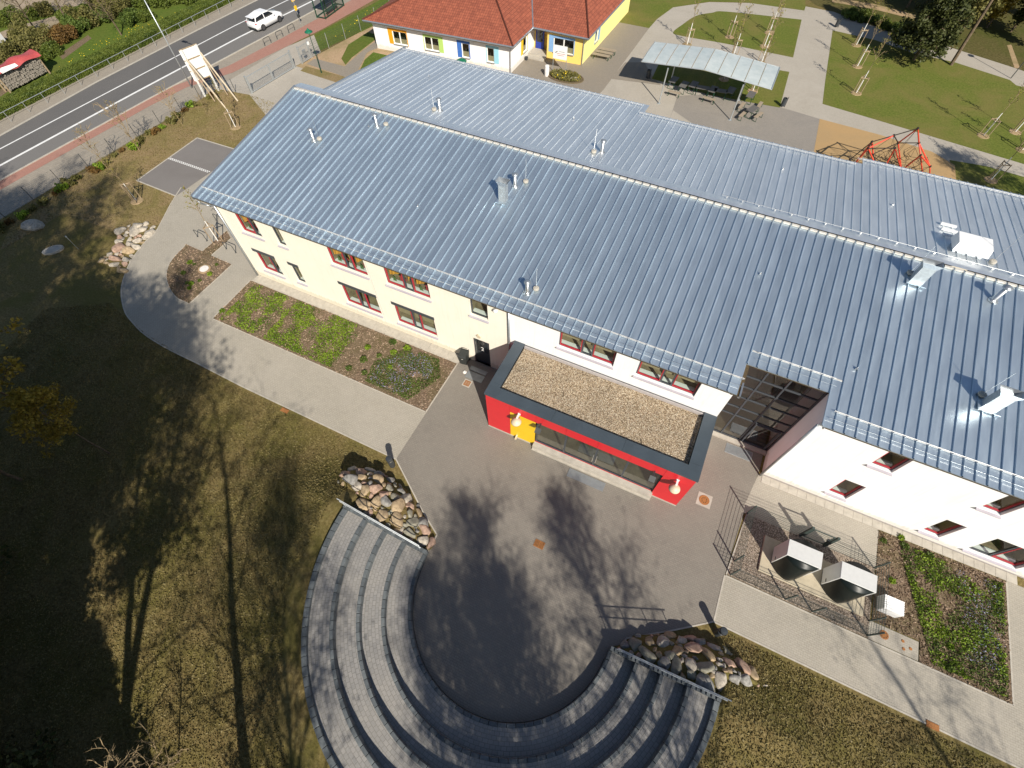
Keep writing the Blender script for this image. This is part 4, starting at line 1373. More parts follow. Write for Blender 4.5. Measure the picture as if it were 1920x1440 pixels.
g['kind'] = 'stuff'
for x, y, l_ in ((3.9, 2.0, 0.3), (8.7, 1.1, 0.35), (9.6, 1.4, 0.12)):
    m = MB()
    m.tube((x, y, 3.76), (x + l_ * 0.4, y - l_, 3.77), 0.015, n=5)
    obj('twig', m, 'bark', annex)
# glazed front with four lights on a low kerb
gx0 = [3.16, 4.96, 6.80, 8.55, 10.40]
m = MB()
ring(m, 3.14, 10.42, 0.42, 2.93, 0.10, 0.20, 0.07)
for xx in gx0[1:-1]:
    m.box(xx - 0.05, xx + 0.05, 0.10, 0.20, 0.49, 2.86)
fr = obj('shop_window', m, 'frame_grey', annex)
for a, b in zip(gx0[:-1], gx0[1:]):
    m = MB()
    m.quad((a + 0.05, 0.15, 0.49), (b - 0.05, 0.15, 0.49), (b - 0.05, 0.15, 2.86), (a + 0.05, 0.15, 2.86))
    obj('pane', m, 'glass_grey', fr)
m = MB()
for xx in (6.70, 6.90):
    m.tube((xx, 0.05, 1.0), (xx, 0.05, 1.9), 0.02, n=6)
obj('door_handle', m, 'steel_bright', fr)
m = MB()
m.quad((3.14, 3.2, 0.42), (10.42, 3.2, 0.42), (10.42, 3.2, 2.93), (3.14, 3.2, 2.93))
m.quad((3.14, 0.2, 0.43), (10.42, 0.2, 0.43), (10.42, 3.2, 0.43), (3.14, 3.2, 0.43))
m.quad((3.14, 0.22, 0.4), (3.14, 3.2, 0.4), (3.14, 3.2, 2.93), (3.14, 0.22, 2.93))
m.quad((10.42, 0.22, 0.4), (10.42, 3.2, 0.4), (10.42, 3.2, 2.93), (10.42, 0.22, 2.93))
obj('lobby', m, 'room', fr)
m = MB()
m.box(3.10, 10.48, -0.26, 0.10, 0.0, 0.40)
m.box(3.10, 10.48, -0.36, -0.262, 0.0, 0.10)
obj('step', m, 'edging', annex)
m = MB()
m.box(0.0, 3.09, -0.03, 0.02, 0.0, 0.09)
m.box(10.49, 11.92, -0.03, 0.02, 0.0, 0.09)
obj('plinth', m, 'concrete', annex)
m = MB()
m.box(5.65, 7.9, -1.0, -0.46, 0.02, 0.045)
obj('door_mat', m, 'mat_grate', annex)
def globe_lamp(x):
    mm = MB()
    mm.box(x - 0.08, x + 0.08, -0.02, -0.001, 3.08, 3.24)
    mm.beam((x, -0.01, 3.16), (x, -0.30, 3.18), 0.10, 0.10)
    o = obj('wall_lamp', mm, 'white_metal', annex)
    mm = MB()
    mm.lathe([(0.05, 0.25), (0.13, 0.22), (0.24, 0.14), (0.29, 0.04), (0.30, 0.0), (0.06, 0.0)], 20, (x, -0.40, 2.90))
    obj('lamp_shade', mm, 'lamp_white', o, smooth=True)
def spot_lamp(x):
    mm = MB()
    mm.beam((x, 0.0, 3.1), (x, -0.35, 3.12), 0.06, 0.06)
    o = obj('wall_spotlight', mm, 'anthracite', annex)
    mm = MB()
    mm.add([(x - 0.16, -0.34, 3.16), (x + 0.16, -0.34, 3.16), (x + 0.16, -0.60, 2.98), (x - 0.16, -0.60, 2.98),
            (x - 0.16, -0.30, 3.06), (x + 0.16, -0.30, 3.06), (x + 0.16, -0.56, 2.88), (x - 0.16, -0.56, 2.88)],
           [(0, 3, 2, 1), (4, 5, 6, 7), (0, 1, 5, 4), (1, 2, 6, 5), (2, 3, 7, 6), (3, 0, 4, 7)])
    obj('lamp_head', mm, 'post_dark', o)
globe_lamp(2.10)
globe_lamp(11.15)
spot_lamp(3.45)
spot_lamp(9.95)
m = MB()
m.tube((1.95, -0.10, 0.30), (1.95, 0.02, 0.34), 0.06, n=8)
m.box(1.90, 2.0, -0.22, -0.06, 0.10, 0.26)
obj('tap', m, 'lamp_white', annex)

# ---------------------------------------------------------------- open-air steps
amphi = thing('amphitheatre', 'semicircular stepped seating of grey cobbles with dark palisade edges', 'steps', (AC[0], AC[1], 0))
RAD = [5.12, 6.33, 7.42, 8.52, 9.64]
TOP = [0.50, 0.95, 1.40, 1.85, 2.07]
SW = 0.17
def tread(r0, r1, z, zbelow):
    n = 72
    vs, uvs = [], []
    for k in range(n + 1):
        t = math.pi + math.pi * k / n
        for r in (r0, r1):
            vs.append((r * math.cos(t), r * math.sin(t), z))
            uvs.append((t * (r0 + r1) / 2, r))
    me = bpy.data.meshes.new('tread')
    fs = [(2 * k, 2 * k + 1, 2 * k + 3, 2 * k + 2) for k in range(n)]
    me.from_pydata(vs, [], fs)
    if me.polygons[0].normal.z < 0:
        me.flip_normals()
    ul = me.uv_layers.new(name='UVMap')
    for lp in me.loops:
        ul.data[lp.index].uv = uvs[lp.vertex_index]
    me.materials.append(MAT['cobble'])
    return link('tread', me, amphi)
for k in range(4):
    tread(RAD[k] + SW, RAD[k + 1] + 0.02, TOP[k], 0)
stone_cache = {}
for k in range(5):
    lo = -0.05 if k == 0 else TOP[k - 1] - 0.08
    n = int(round(math.pi * (RAD[k] + 0.1) / 0.41))
    da = math.pi / n
    L = da * (RAD[k] + SW)
    vm = []
    for v in range(2):
        mb = MB()
        g = 0.008
        w2 = L / 2 - g
        wi = w2 * RAD[k] / (RAD[k] + SW) - 0.002
        h = TOP[k] + 0.012
        e = 0.014
        sw = SW if k < 4 else 0.24
        pts0 = [(0, -wi), (sw, -w2), (sw, w2), (0, wi)]
        pts1 = [(e, -wi + e), (sw - e, -w2 + e), (sw - e, w2 - e), (e, wi - e)]
        vs = [(p[0], p[1], lo) for p in pts0] + [(p[0], p[1], h - e) for p in pts0] + [(p[0], p[1], h) for p in pts1]
        fs = [(i, (i + 1) % 4, 4 + (i + 1) % 4, 4 + i) for i in range(4)] + [(4 + i, 4 + (i + 1) % 4, 8 + (i + 1) % 4, 8 + i) for i in range(4)] + [(8, 9, 10, 11)]
        mb.add(vs, fs)
        vm.append(mb.mesh('edge_stone', 'palisade' if v == 0 else 'palisade_b'))
    for i in range(n):
        a = math.pi + da * (i + 0.5)
        link('edge_stone', vm[random.random() > 0.55], amphi, (RAD[k] * math.cos(a), RAD[k] * math.sin(a), random.uniform(-0.012, 0.012)), (0, 0, a))
# end walls: palisades that step down towards the plaza, with a handrail
def end_wall(side):
    n = 24
    for i in range(n):
        r = 5.14 + i * 0.198
        h = 0.72 + (r - 5.14) / 4.7 * 1.5
        mb = MB()
        mb.box(-0.094, 0.094, 0.0, 0.20, -0.05, h)
        o = link('wall_palisade', mb.mesh('wall_palisade', 'palisade' if i % 3 else 'palisade_b'), amphi, (side * (r + 0.1), 0.0, random.uniform(-0.01, 0.01)))
    mb = MB()
    pr = [5.5, 6.95, 8.4, 9.75]
    def hh(r):
        return 0.72 + (r - 5.14) / 4.7 * 1.5
    for r in pr:
        mb.tube((side * r, 0.10, hh(r) - 0.1), (side * r, 0.10, hh(r) + 0.92), 0.022, n=8)
    for up in (0.92, 0.48):
        mb.tube((side * 5.35, 0.10, hh(5.35) + up), (side * 9.95, 0.10, hh(9.95) + up), 0.024, n=8)
    obj('handrail', mb, 'galvanised', amphi)
end_wall(-1)
end_wall(1)

# ---------------------------------------------------------------- boulders
def rock_mesh(seed, mat, sub=2):
    rr = random.Random(seed)
    import bmesh
    bm = bmesh.new()
    bmesh.ops.create_icosphere(bm, subdivisions=sub, radius=1.12)
    off = Vector((rr.uniform(-50, 50), rr.uniform(-50, 50), rr.uniform(-50, 50)))
    planes = [(Vector((rr.gauss(0, 1), rr.gauss(0, 1), rr.gauss(0, 0.8))).normalized(), rr.uniform(0.50, 0.80)) for _ in range(10)]
    for v in bm.verts:
        p = v.co.copy()
        for nrm, dd in planes:
            q = p.dot(nrm)
            if q > dd:
                p -= nrm * (q - dd) * 0.95
        p *= 1 + 0.10 * mnoise.noise(p * 1.3 + off)
        v.co = p
    me = bpy.data.meshes.new('boulder')
    bm.to_mesh(me)
    bm.free()
    me.materials.append(MAT[mat])
    for p in me.polygons:
        p.use_smooth = True
    return me
ROCK_ME = [rock_mesh(100 + k, ROCKS[k % 5], 3) for k in range(15)]

def bank(name, label, poly, wall_x, side, seed, nst):
    """a mound of field stones against an end wall of the steps"""
    rr = random.Random(seed)
    b = thing(name, label, 'boulders', (AC[0] + side * 7.5, AC[1], 0))
    ox, oy = AC[0] + side * 7.5, AC[1]
    edges = [(poly[i], poly[(i + 1) % len(poly)]) for i in range(len(poly))]
    def edged(x, y):
        best = 9
        for (ax, ay), (bx, by) in edges:
            if abs(ay - AC[1]) < 0.35 and abs(by - AC[1]) < 0.35:
                continue
            dx, dy = bx - ax, by - ay
            t = max(0, min(1, ((x - ax) * dx + (y - ay) * dy) / (dx * dx + dy * dy)))
            best = min(best, math.hypot(x - ax - t * dx, y - ay - t * dy))
        return best
    def height(x, y):
        r = min(9.9, max(5.1, abs(x - AC[0])))
        top = 0.40 + (r - 5.14) / 4.7 * 1.25
        e = edged(x, y)
        t = min(1.0, e / (0.5 + top * 0.75))
        return top * math.sin(t * math.pi / 2) ** 0.8
    xs = np.linspace(min(p[0] for p in poly), max(p[0] for p in poly), 36)
    ys = np.linspace(min(p[1] for p in poly), max(p[1] for p in poly), 22)
    vs, idx, fs = [], {}, []
    for j, y in enumerate(ys):
        for i, x in enumerate(xs):
            if inside(poly, np.array([x]), np.array([y]))[0] or False:
                idx[(i, j)] = len(vs)
                vs.append((x - ox, y - oy, height(x, y)))
            else:
                idx[(i, j)] = len(vs)
                vs.append((x - ox, y - oy, -0.05))
    for j in range(len(ys) - 1):
        for i in range(len(xs) - 1):
            q = (idx[(i, j)], idx[(i + 1, j)], idx[(i + 1, j + 1)], idx[(i, j + 1)])
            if max(vs[k][2] for k in q) > -0.04:
                fs.append(q)
    mb = MB()
    mb.add(vs, fs)
    obj('mound', mb, 'soil_grass', b, smooth=True)
    placed = []
    tries = 0
    while len(placed) < nst and tries < 9000:
        tries += 1
        x = rr.uniform(xs[0], xs[-1])
        y = rr.uniform(ys[0], ys[-1])
        if not inside(poly, np.array([x]), np.array([y]))[0]:
            continue
        s = rr.uniform(0.30, 0.48) if tries < 3500 else rr.uniform(0.12, 0.24)
        if edged(x, y) < s * 0.25 or (y - AC[1] < s * 0.75 + 0.2 and abs(x - AC[0]) < 9.9):
            continue
        if any(math.hypot(x - q[0], y - q[1]) < (s + q[2]) * 0.70 for q in placed):
            continue
        placed.append((x, y, s))
        z = height(x, y)
        gxn = (height(x + 0.1, y) - height(x - 0.1, y)) / 0.2
        gyn = (height(x, y + 0.1) - height(x, y - 0.1)) / 0.2
        nrm = Vector((-gxn, -gyn, 1)).normalized()
        qn = nrm.to_track_quat('Z', 'Y')
        o = link('boulder', ROCK_ME[rr.randrange(15)], b, (x - ox, y - oy, z + s * 0.06))
        o.rotation_mode = 'QUATERNION'
        o.rotation_quaternion = qn @ Vector((0, 0, 1)).rotation_difference(Vector((0, 0, 1))) @ Matrix.Rotation(rr.uniform(0, 6.28), 3, 'Z').to_quaternion()
        o.scale = (s * rr.uniform(0.95, 1.3), s * rr.uniform(0.75, 1.0), s * rr.uniform(0.45, 0.62))
    return b
LBANK = [(AC[0] - 5.25, -12.25), (22.82, -11.69), (22.05, -11.06), (20.92, -10.33), (19.74, -9.80), (18.51, -9.58), (17.32, -9.59), (16.21, -9.97), (15.65, -10.62), (15.70, -11.36), (16.40, -12.02), (17.3, -12.25)]
bank('boulder_bank', 'bank of tan and pink field stones beside the red annexe end of the steps', LBANK, -1, -1, 5, 140)
RBANK = [(AC[0] + 5.25, -12.25), (33.63, -11.81), (33.94, -11.27), (35.35, -10.54), (36.80, -10.06), (38.14, -9.98), (39.21, -10.26), (40.26, -10.66), (40.23, -11.05), (39.01, -11.73), (38.66, -12.39), (38.0, -12.3)]
bank('boulder_bank', 'bank of darker field stones beside the bollard light near the east path', RBANK, 1, 1, 9, 140)

# heap of stones beside the curve of the path
heap = thing('stone_heap', 'loose heap of pale stones at the bend of the path', 'stones', (*(-11.38, -1.41), 0))
hx0, hy0 = heap.location.x, heap.location.y
HEAP = [(-14.17, -0.79), (-12.91, 0.53), (-11.30, 0.40), (-11.12, -0.66), (-10.70, -2.12), (-10.05, -3.54), (-9.60, -4.35), (-10.82, -4.16), (-12.49, -4.61), (-12.43, -2.93), (-13.07, -1.85)]
rr = random.Random(3)
pl = []
for t in range(4000):
    if len(pl) >= 46:
        break
    q = scatter(HEAP, 1)[0]
    s = rr.uniform(0.28, 0.58) if t < 600 else rr.uniform(0.16, 0.28)
    if any(math.hypot(q[0] - a[0], q[1] - a[1]) < (s + a[2]) * 0.8 for a in pl):
        continue
    pl.append((q[0], q[1], s))
    o = link('stone', ROCK_ME[rr.choice([1, 2, 3, 3, 3, 8, 13, 6, 7])], heap, (q[0] - hx0, q[1] - hy0, s * 0.12), (rr.uniform(-.3, .3), rr.uniform(-.3, .3), rr.uniform(0, 6.28)), (s * 1.25, s * 0.85, s * 0.5))
for p, s, lab in (((-20.60, -3.73), 1.05, 'large flat boulder in the shade near the street fence'),):
    o = link('boulder', ROCK_ME[3], None, (p[0], p[1], 0.12), (0, 0, 0.4), (s * 0.95, s * 0.7, s * 0.45))
    tag(o, lab, 'boulder')
# oval concrete well cover and the marker rod beside it
well = thing('well_cover', 'oval concrete well cover lying in the shaded grass', 'well cover', (*(-16.80, -4.98), 0), 0.9)
mb = MB()
mb.lathe([(0.62, 0.0), (0.62, 0.14), (0.52, 0.18), (0.48, 0.14)], 24)
o = obj('ring', mb, 'concrete', well)
o.scale = (1.25, 0.75, 1)
mb = MB()
mb.lathe([(0.46, 0.05), (0.46, 0.13), (0.3, 0.16)], 24)
o = obj('lid', mb, 'concrete', well)
o.scale = (1.25, 0.75, 1)
mb = MB()
mb.tube((0, 0, 0), (0, 0, 1.25), 0.025, n=6)
mb.lathe([(0.05, 1.2), (0.06, 1.25), (0.05, 1.32)], 8)
tag(obj('marker_rod', mb, 'galvanised'), 'thin grey marker rod standing in the shaded grass', 'rod').location = (*(-15.15, -4.00), 0)

# ---------------------------------------------------------------- bollards, drains, bin
def bollard(loc, label):
    t = thing('bollard_light', label, 'bollard', loc, 0, 'bollard lights beside the plaza')
    mb = MB()
    mb.lathe([(0.17, 0.0), (0.17, 0.72), (0.15, 0.73)], 20)
    obj('post', mb, 'anthracite', t, smooth=False)
    mb = MB()
    mb.lathe([(0.13, 0.73), (0.13, 0.86)], 20)
    obj('lens', mb, 'lamp_white', t)
    mb = MB()
    mb.lathe([(0.185, 0.86), (0.185, 1.06), (0.16, 1.10), (0.05, 1.115)], 20)
    obj('cap', mb, 'anthracite', t)
bollard((*(18.13, -8.85), 0), 'dark bollard light at the corner of the pale path')
bollard((*(37.59, -9.43), 0), 'dark bollard light beside the darker boulder bank')

def grate(loc, w, h, rz, label, nm='drain_grate', frame=None, rd=False):
    t = thing(nm, label, 'drain', (loc[0], loc[1], 0.0), rz)
    if frame:
        mb = MB()
        mb.box(-frame / 2, frame / 2, -frame / 2, frame / 2, 0.0, 0.030)
        obj('surround', mb, 'concrete', t)
    mb = MB()
    if rd:
        mb.lathe([(w / 2, 0.0), (w / 2, 0.044), (w / 2 - 0.05, 0.046), (w / 2 - 0.06, 0.040), (0.02, 0.040)], 28)
        obj('lid', mb, 'rust', t)
        mb = MB()
        for k in range(8):
            a = k * math.pi / 4
            mb.lathe([(0.028, 0.041), (0.028, 0.0425)], 8, (0.14 * math.cos(a), 0.14 * math.sin(a), 0))
        o = obj('vent_hole', mb, 'rubber', t)
        o['kind'] = 'stuff'
    else:
        ring2 = 0.03
        mb.box(-w / 2, w / 2, -h / 2, -h / 2 + ring2, 0.0, 0.045)
        mb.box(-w / 2, w / 2, h / 2 - ring2, h / 2, 0.0, 0.045)
        mb.box(-w / 2, -w / 2 + ring2, -h / 2 + ring2, h / 2 - ring2, 0.0, 0.045)
        mb.box(w / 2 - ring2, w / 2, -h / 2 + ring2, h / 2 - ring2, 0.0, 0.045)
        mb.box(-0.012, 0.012, -h / 2 + ring2, h / 2 - ring2, 0.0, 0.043)
        obj('frame', mb, 'rust', t)
        nb = 8
        bar = MB()
        bar.box(-w / 2 + ring2, w / 2 - ring2, -0.012, 0.012, 0.0, 0.040)
        bm_ = bar.mesh('bar', 'rust')
        for k in range(nb):
            link('bar', bm_, t, (0, -h / 2 + ring2 + (k + 0.5) * (h - 2 * ring2) / nb, 0))
        mb = MB()
        mb.box(-w / 2 + ring2, w / 2 - ring2, -h / 2 + ring2, h / 2 - ring2, 0.0, 0.026)
        obj('pit', mb, 'rubber', t)
grate((19.40, -1.84), 0.40, 0.40, 0.0, 'square rusty drain grate beside the side door', frame=0.55)
grate((27.91, -9.29), 0.55, 0.40, 0.0, 'rusty drain grate in the middle of the plaza')
grate((35.40, -2.98), 0.58, 0.5, 0.0, 'round rusty manhole lid in a pale square by the annexe', 'manhole_cover', 0.80, True)
grate((45.05, -5.95), 0.42, 0.5, 0.0, 'round brown manhole lid on the paved patch by the fence', 'manhole_cover', None, True)
for p in ((45.9, -5.85), (46.25, -6.05), (45.95, -6.2)):
    mb = MB()
    mb.lathe([(0.07, 0.02), (0.07, 0.036), (0.05, 0.038)], 12)
    tag(obj('pipe_cap', mb, 'rust'), ['small brown pipe cap nearest the fence corner', 'small brown pipe cap nearest the mulch bed', 'small brown pipe cap nearest the path'][[45.9, 46.25, 45.95].index(p[0])], 'pipe cap', 'pipe caps on the paved patch').location = (p[0], p[1], 0.01)
t = thing('manhole_cover', 'pale round manhole lid in the small planting bed', 'manhole', (*(-4.12, -1.37), 0))
mb = MB()
mb.lathe([(0.48, 0.0), (0.48, 0.09), (0.36, 0.10)], 26)
obj('ring', mb, 'dry_soil', t)
mb = MB()
mb.lathe([(0.34, 0.08), (0.34, 0.115), (0.1, 0.12)], 26)
obj('lid', mb, 'stone_white', t)
for p, lab in (((9.82, -8.65), 'small rust-brown drain box beside the west path'), ((47.27, -8.96), 'small rust-brown drain box beside the east path')):
    t = thing('drain_box', lab, 'drain', (p[0], p[1], 0))
    mb = MB()
    mb.box(-0.26, 0.26, -0.13, 0.13, 0.0, 0.05)
    obj('box', mb, 'rust', t)
    mb = MB()
    mb.box(-0.20, 0.20, -0.09, 0.09, 0.05, 0.062)
    obj('lid', mb, 'rust', t)
t = thing('doormat', 'grey doormat on the step of the side door', 'doormat', (19.62, -0.9, 0))
mb = MB()
mb.box(-0.62, 0.62, 0.10, 0.42, 0.02, 0.05)
obj('step_grid', mb, 'mat_grate', t)
mb = MB()
mb.box(-0.62, 0.62, -0.55, 0.0, 0.02, 0.045)
obj('mat', mb, 'mat_grate', t)
t = thing('doormat', 'pale doormat in front of the glazed stair hall', 'doormat', (36.55, 0.85, 0))
mb = MB()
mb.box(-0.75, 0.75, -0.30, 0.30, 0.02, 0.045)
obj('mat', mb, 'mat_grate', t)
mb = MB()
mb.box(-0.78, 0.78, -0.33, 0.33, 0.02, 0.035)
obj('rim', mb, 'galvanised', t)

t = thing('wheelie_bin', 'dark grey wheelie bin standing by the side door', 'bin', (18.45, -0.42, 0.03), 0.15)
mb = MB()
mb.add([(-0.22, -0.24, 0.08), (0.22, -0.24, 0.08), (0.22, 0.24, 0.08), (-0.22, 0.24, 0.08), (-0.28, -0.34, 0.98), (0.28, -0.34, 0.98), (0.28, 0.34, 0.98), (-0.28, 0.34, 0.98)],
       [(0, 3, 2, 1), (4, 5, 6, 7), (0, 1, 5, 4), (1, 2, 6, 5), (2, 3, 7, 6), (3, 0, 4, 7)])
obj('body', mb, 'plastic_dark', t)
mb = MB()
mb.add([(-0.30, -0.37, 0.985), (0.30, -0.37, 0.985), (0.30, 0.30, 1.0), (-0.30, 0.30, 1.0), (-0.26, -0.30, 1.06), (0.26, -0.30, 1.06), (0.26, 0.25, 1.10), (-0.26, 0.25, 1.10)],
       [(0, 3, 2, 1), (4, 5, 6, 7), (0, 1, 5, 4), (1, 2, 6, 5), (2, 3, 7, 6), (3, 0, 4, 7)])
obj('lid', mb, 'plastic_dark', t)
mb = MB()
mb.path([(-0.24, 0.30, 1.02), (-0.24, 0.42, 1.04), (0.24, 0.42, 1.04), (0.24, 0.30, 1.02)], 0.02, 6)
obj('handle', mb, 'plastic_dark', t)
for s in (-1, 1):
    mb = MB()
    mb.tube((s * 0.23, 0.26, 0.10), (s * 0.28, 0.26, 0.10), 0.10, n=14)
    obj('wheel', mb, 'rubber', t)
mb = MB()
mb.box(-0.05, 0.05, -0.318, -0.31, 0.72, 0.84)
obj('sticker', mb, 'plastic_label', t)
mb = MB()
mb.lathe([(0.12, 0.0), (0.13, 0.06), (0.06, 0.10), (0.05, 0.05)], 12)
tag(obj('ash_bowl', mb, 'stone_white'), 'small white bowl on the paving by the bin', 'bowl').location = (18.85, -1.15, 0.022)

# ---------------------------------------------------------------- heat pumps in their fenced gravel bed
base = MB()
base.box(38.85, 44.0, -5.55, -3.55, 0.0, 0.14)
o = tag(obj('pump_plinth', base, 'slab_beige'), 'long pale concrete slab under the two heat pumps', 'slab')
bevel(o, 0.02, 1)
def heat_pump(loc, label):
    """silver side plates with a dark bowed shell bulging out between them"""
    t = thing('heat_pump', label, 'heat pump', loc, 0.0, 'heat pumps inside the wire fence')
    W, D, H = 1.62, 0.86, 1.85
    mb = MB()                                   # L-shaped silver casing: west side and sloping top
    mb.add([(-W / 2, -D / 2, 0.15), (-W / 2, D / 2, 0.15), (-W / 2, D / 2, H), (-W / 2, -D / 2, H - 0.02),
            (-W / 2 + 0.05, -D / 2, 0.15), (-W / 2 + 0.05, D / 2, 0.15), (-W / 2 + 0.05, D / 2, H), (-W / 2 + 0.05, -D / 2, H - 0.02)],
           [(0, 3, 2, 1), (4, 5, 6, 7), (0, 1, 5, 4), (2, 3, 7, 6), (0, 4, 7, 3), (1, 2, 6, 5)])
    obj('side_plate', mb, 'hp_silver', t)
    mb = MB()
    mb.box(W / 2 - 0.05, W / 2, -D / 2, D / 2, 0.15, H - 0.02)
    obj('side_plate', mb, 'hp_silver', t)
    mb = MB()
    mb.box(-W / 2, W / 2 + 0.001, -D / 2, D / 2, H, H + 0.05)
    o = obj('top_plate', mb, 'hp_silver', t)
    bevel(o, 0.012, 1)
    for s in (-1, 1):                           # bowed fronts
        mb = MB()
        n, mz = 14, 8
        vs = []
        for j in range(mz + 1):
            v = j / mz
            z = 0.10 + (H - 0.14) * v
            for i in range(n + 1):
                u = i / n
                x = -W / 2 + 0.06 + (W - 0.12) * u
                bow = 0.60 * math.sin(math.pi * u) ** 0.85 * (1 - 0.45 * v * v)
                vs.append((x, s * (D / 2 - 0.03 + bow), z))
        mb.add(vs, [(j * (n + 1) + i, j * (n + 1) + i + 1, (j + 1) * (n + 1) + i + 1, (j + 1) * (n + 1) + i) for j in range(mz) for i in range(n)])
        k = len(mb.v)
        top = [k0 for k0 in range(mz * (n + 1), (mz + 1) * (n + 1))]
        mb.f.append(tuple(top))
        obj('bowed_shell', mb, 'hp_black', t, smooth=True)
    mb = MB()
    mb.box(-W / 2 + 0.05, W / 2 - 0.05, -D / 2 + 0.05, D / 2 - 0.05, 0.0, 0.16)
    obj('foot', mb, 'plastic_dark', t)
    mb = MB()
    mb.box(-W / 2 - 0.012, -W / 2, -0.38, -0.22, 0.55, 0.62)
    obj('badge', mb, 'plastic_dark', t)
heat_pump((40.15, -4.5, 0.14), 'silver and black heat pump nearer the red annexe')
heat_pump((42.65, -4.5, 0.14), 'silver and black heat pump nearer the louvred vent box')

t = thing('vent_box', 'low white louvred vent box beside the heat pumps', 'vent box', (45.05, -4.55, 0.03), 0.0)
mb = MB()
mb.box(-0.42, 0.42, -0.36, 0.36, 0.0, 0.62)
obj('casing', mb, 'white_metal', t)
sl = MB()
sl.add([(-0.44, 0.0, 0.0), (0.44, 0.0, 0.0), (0.44, 0.10, 0.035), (-0.44, 0.10, 0.035), (-0.44, 0.0, 0.03), (0.44, 0.0, 0.03), (0.44, 0.10, 0.065), (-0.44, 0.10, 0.065)],
       [(0, 3, 2, 1), (4, 5, 6, 7), (0, 1, 5, 4), (1, 2, 6, 5), (2, 3, 7, 6), (3, 0, 4, 7)])
slm = sl.mesh('slat', 'white_metal')
for k in range(6):
    link('slat', slm, t, (0, -0.36 + 0.12 * k, 0.63))
vs_ = MB()
vs_.box(-0.03, 0.03, 0, 0.70, 0.0, 0.03)
for k in range(6):
    mb = MB()
    mb.box(-0.45, -0.42, -0.34, 0.34, 0.05 + 0.095 * k, 0.05 + 0.095 * k + 0.05)
    obj('slat', mb, 'hp_silver', t)

fence = thing('wire_fence', 'dark wire mesh fence round the heat pumps', 'fence', (37.6, -6.4, 0))
FP = [(37.62, -6.38), (37.66, -5.6), (37.74, -2.72), (40.6, -2.70), (41.85, -2.74), (44.36, -2.78), (44.33, -5.6), (44.30, -6.34), (41.72, -6.38), (40.40, -6.38)]
FH = 1.35
pm = MB()
pm.box(-0.03, 0.03, -0.03, 0.03, 0.0, FH)
pme2 = pm.mesh('post', 'fence_green')
for k, p in enumerate(FP):
    if k in (3, 4):
        continue
    link('post', pme2, fence, (p[0] - 37.6, p[1] + 6.4, 0))
loop = FP + [FP[0]]
for k, (a, b) in enumerate(zip(loop[:-1], loop[1:])):
    if k == 3:
        continue
    mb = MB()
    A = Vector((a[0] - 37.6, a[1] + 6.4, 0))
    B = Vector((b[0] - 37.6, b[1] + 6.4, 0))
    nh = 7
    for i in range(nh):
        z = 0.08 + (FH - 0.12) * i / (nh - 1)
        mb.tube(A + Vector((0, 0, z)), B + Vector((0, 0, z)), 0.009, n=4, cap=False)
    L = (B - A).length
    nvt = max(2, int(L / 0.10))
    for i in range(1, nvt):
        p = A.lerp(B, i / nvt)
        mb.tube(p + Vector((0, 0, 0.06)), p + Vector((0, 0, FH)), 0.0028, n=3, cap=False)
    obj('mesh_panel', mb, 'fence_green', fence)
gate = thing('wire_gate', 'dark framed wire gate behind the heat pumps', 'gate', (40.6, -2.70, 0))
for x in (0.0, 1.25):
    mb = MB()
    mb.box(x - 0.06, x + 0.06, -0.06, 0.06, 0.0, 1.5)
    obj('post', mb, 'fence_green', gate)
mb = MB()
ring(mb, 0.10, 1.15, 0.12, 1.38, -0.025, 0.025, 0.05)
lf = obj('leaf', mb, 'fence_green', gate)
mb = MB()
for k in range(6):
    mb.tube((0.15, 0, 0.30 + 0.17 * k), (1.10, 0, 0.30 + 0.17 * k), 0.007, n=4)
for k in range(9):
    mb.tube((0.2 + 0.1 * k, 0, 0.17), (0.2 + 0.1 * k, 0, 1.33), 0.003, n=3)
obj('mesh_infill', mb, 'fence_green', lf)
mb = MB()
mb.box(1.02, 1.13, -0.05, 0.05, 0.72, 0.86)
obj('lock', mb, 'anthracite', lf)

# ---------------------------------------------------------------- planting
def shrublet(seed, r, n, mat):
    rr_ = np.random.default_rng(seed)
    th = rr_.uniform(0, 6.28, n)
    ph = np.arccos(rr_.uniform(0.0, 1, n))
    rad = r * rr_.uniform(0.55, 1.0, n)
    c = np.stack([rad * np.sin(ph) * np.cos(th), rad * np.sin(ph) * np.sin(th), rad * np.cos(ph) * 0.9], 1)
    v, f = leaf_quads(c, r * 0.34, 0.3)
    return fast_mesh('foliage', v, f, mat)
SHR = [shrublet(k, 0.22, 110, 'leaf_bright' if k % 2 else 'leaf_mid') for k in range(4)]
def place_shrub(p, s, label, k, group):
    t = thing('small_shrub', label, 'shrub', (p[0], p[1], 0.03), random.uniform(0, 6.28), group)
    link('foliage', SHR[k % 4], t, None, None, (s, s, s))
    return t
for i, p in enumerate([(-3.62, -0.58), (-3.35, -1.60), (-4.21, -3.06), (-3.87, -2.96), (-3.56, -2.45), (-3.69, -3.36), (-5.28, -2.38), (-5.70, -1.30), (-5.22, -1.33)]):
    place_shrub(p, random.uniform(0.65, 1.05), 'small green shrub in the curved planting bed, ' + ['right of the pale manhole lid', 'just below the pale manhole lid', 'nearest the curved path edge', 'second from the curved path edge', 'between the lid and the lowest shrubs', 'lowest of all', 'left of the pale manhole lid', 'topmost on the left', 'topmost nearest the lid'][i], i, 'shrubs in the curved bed')
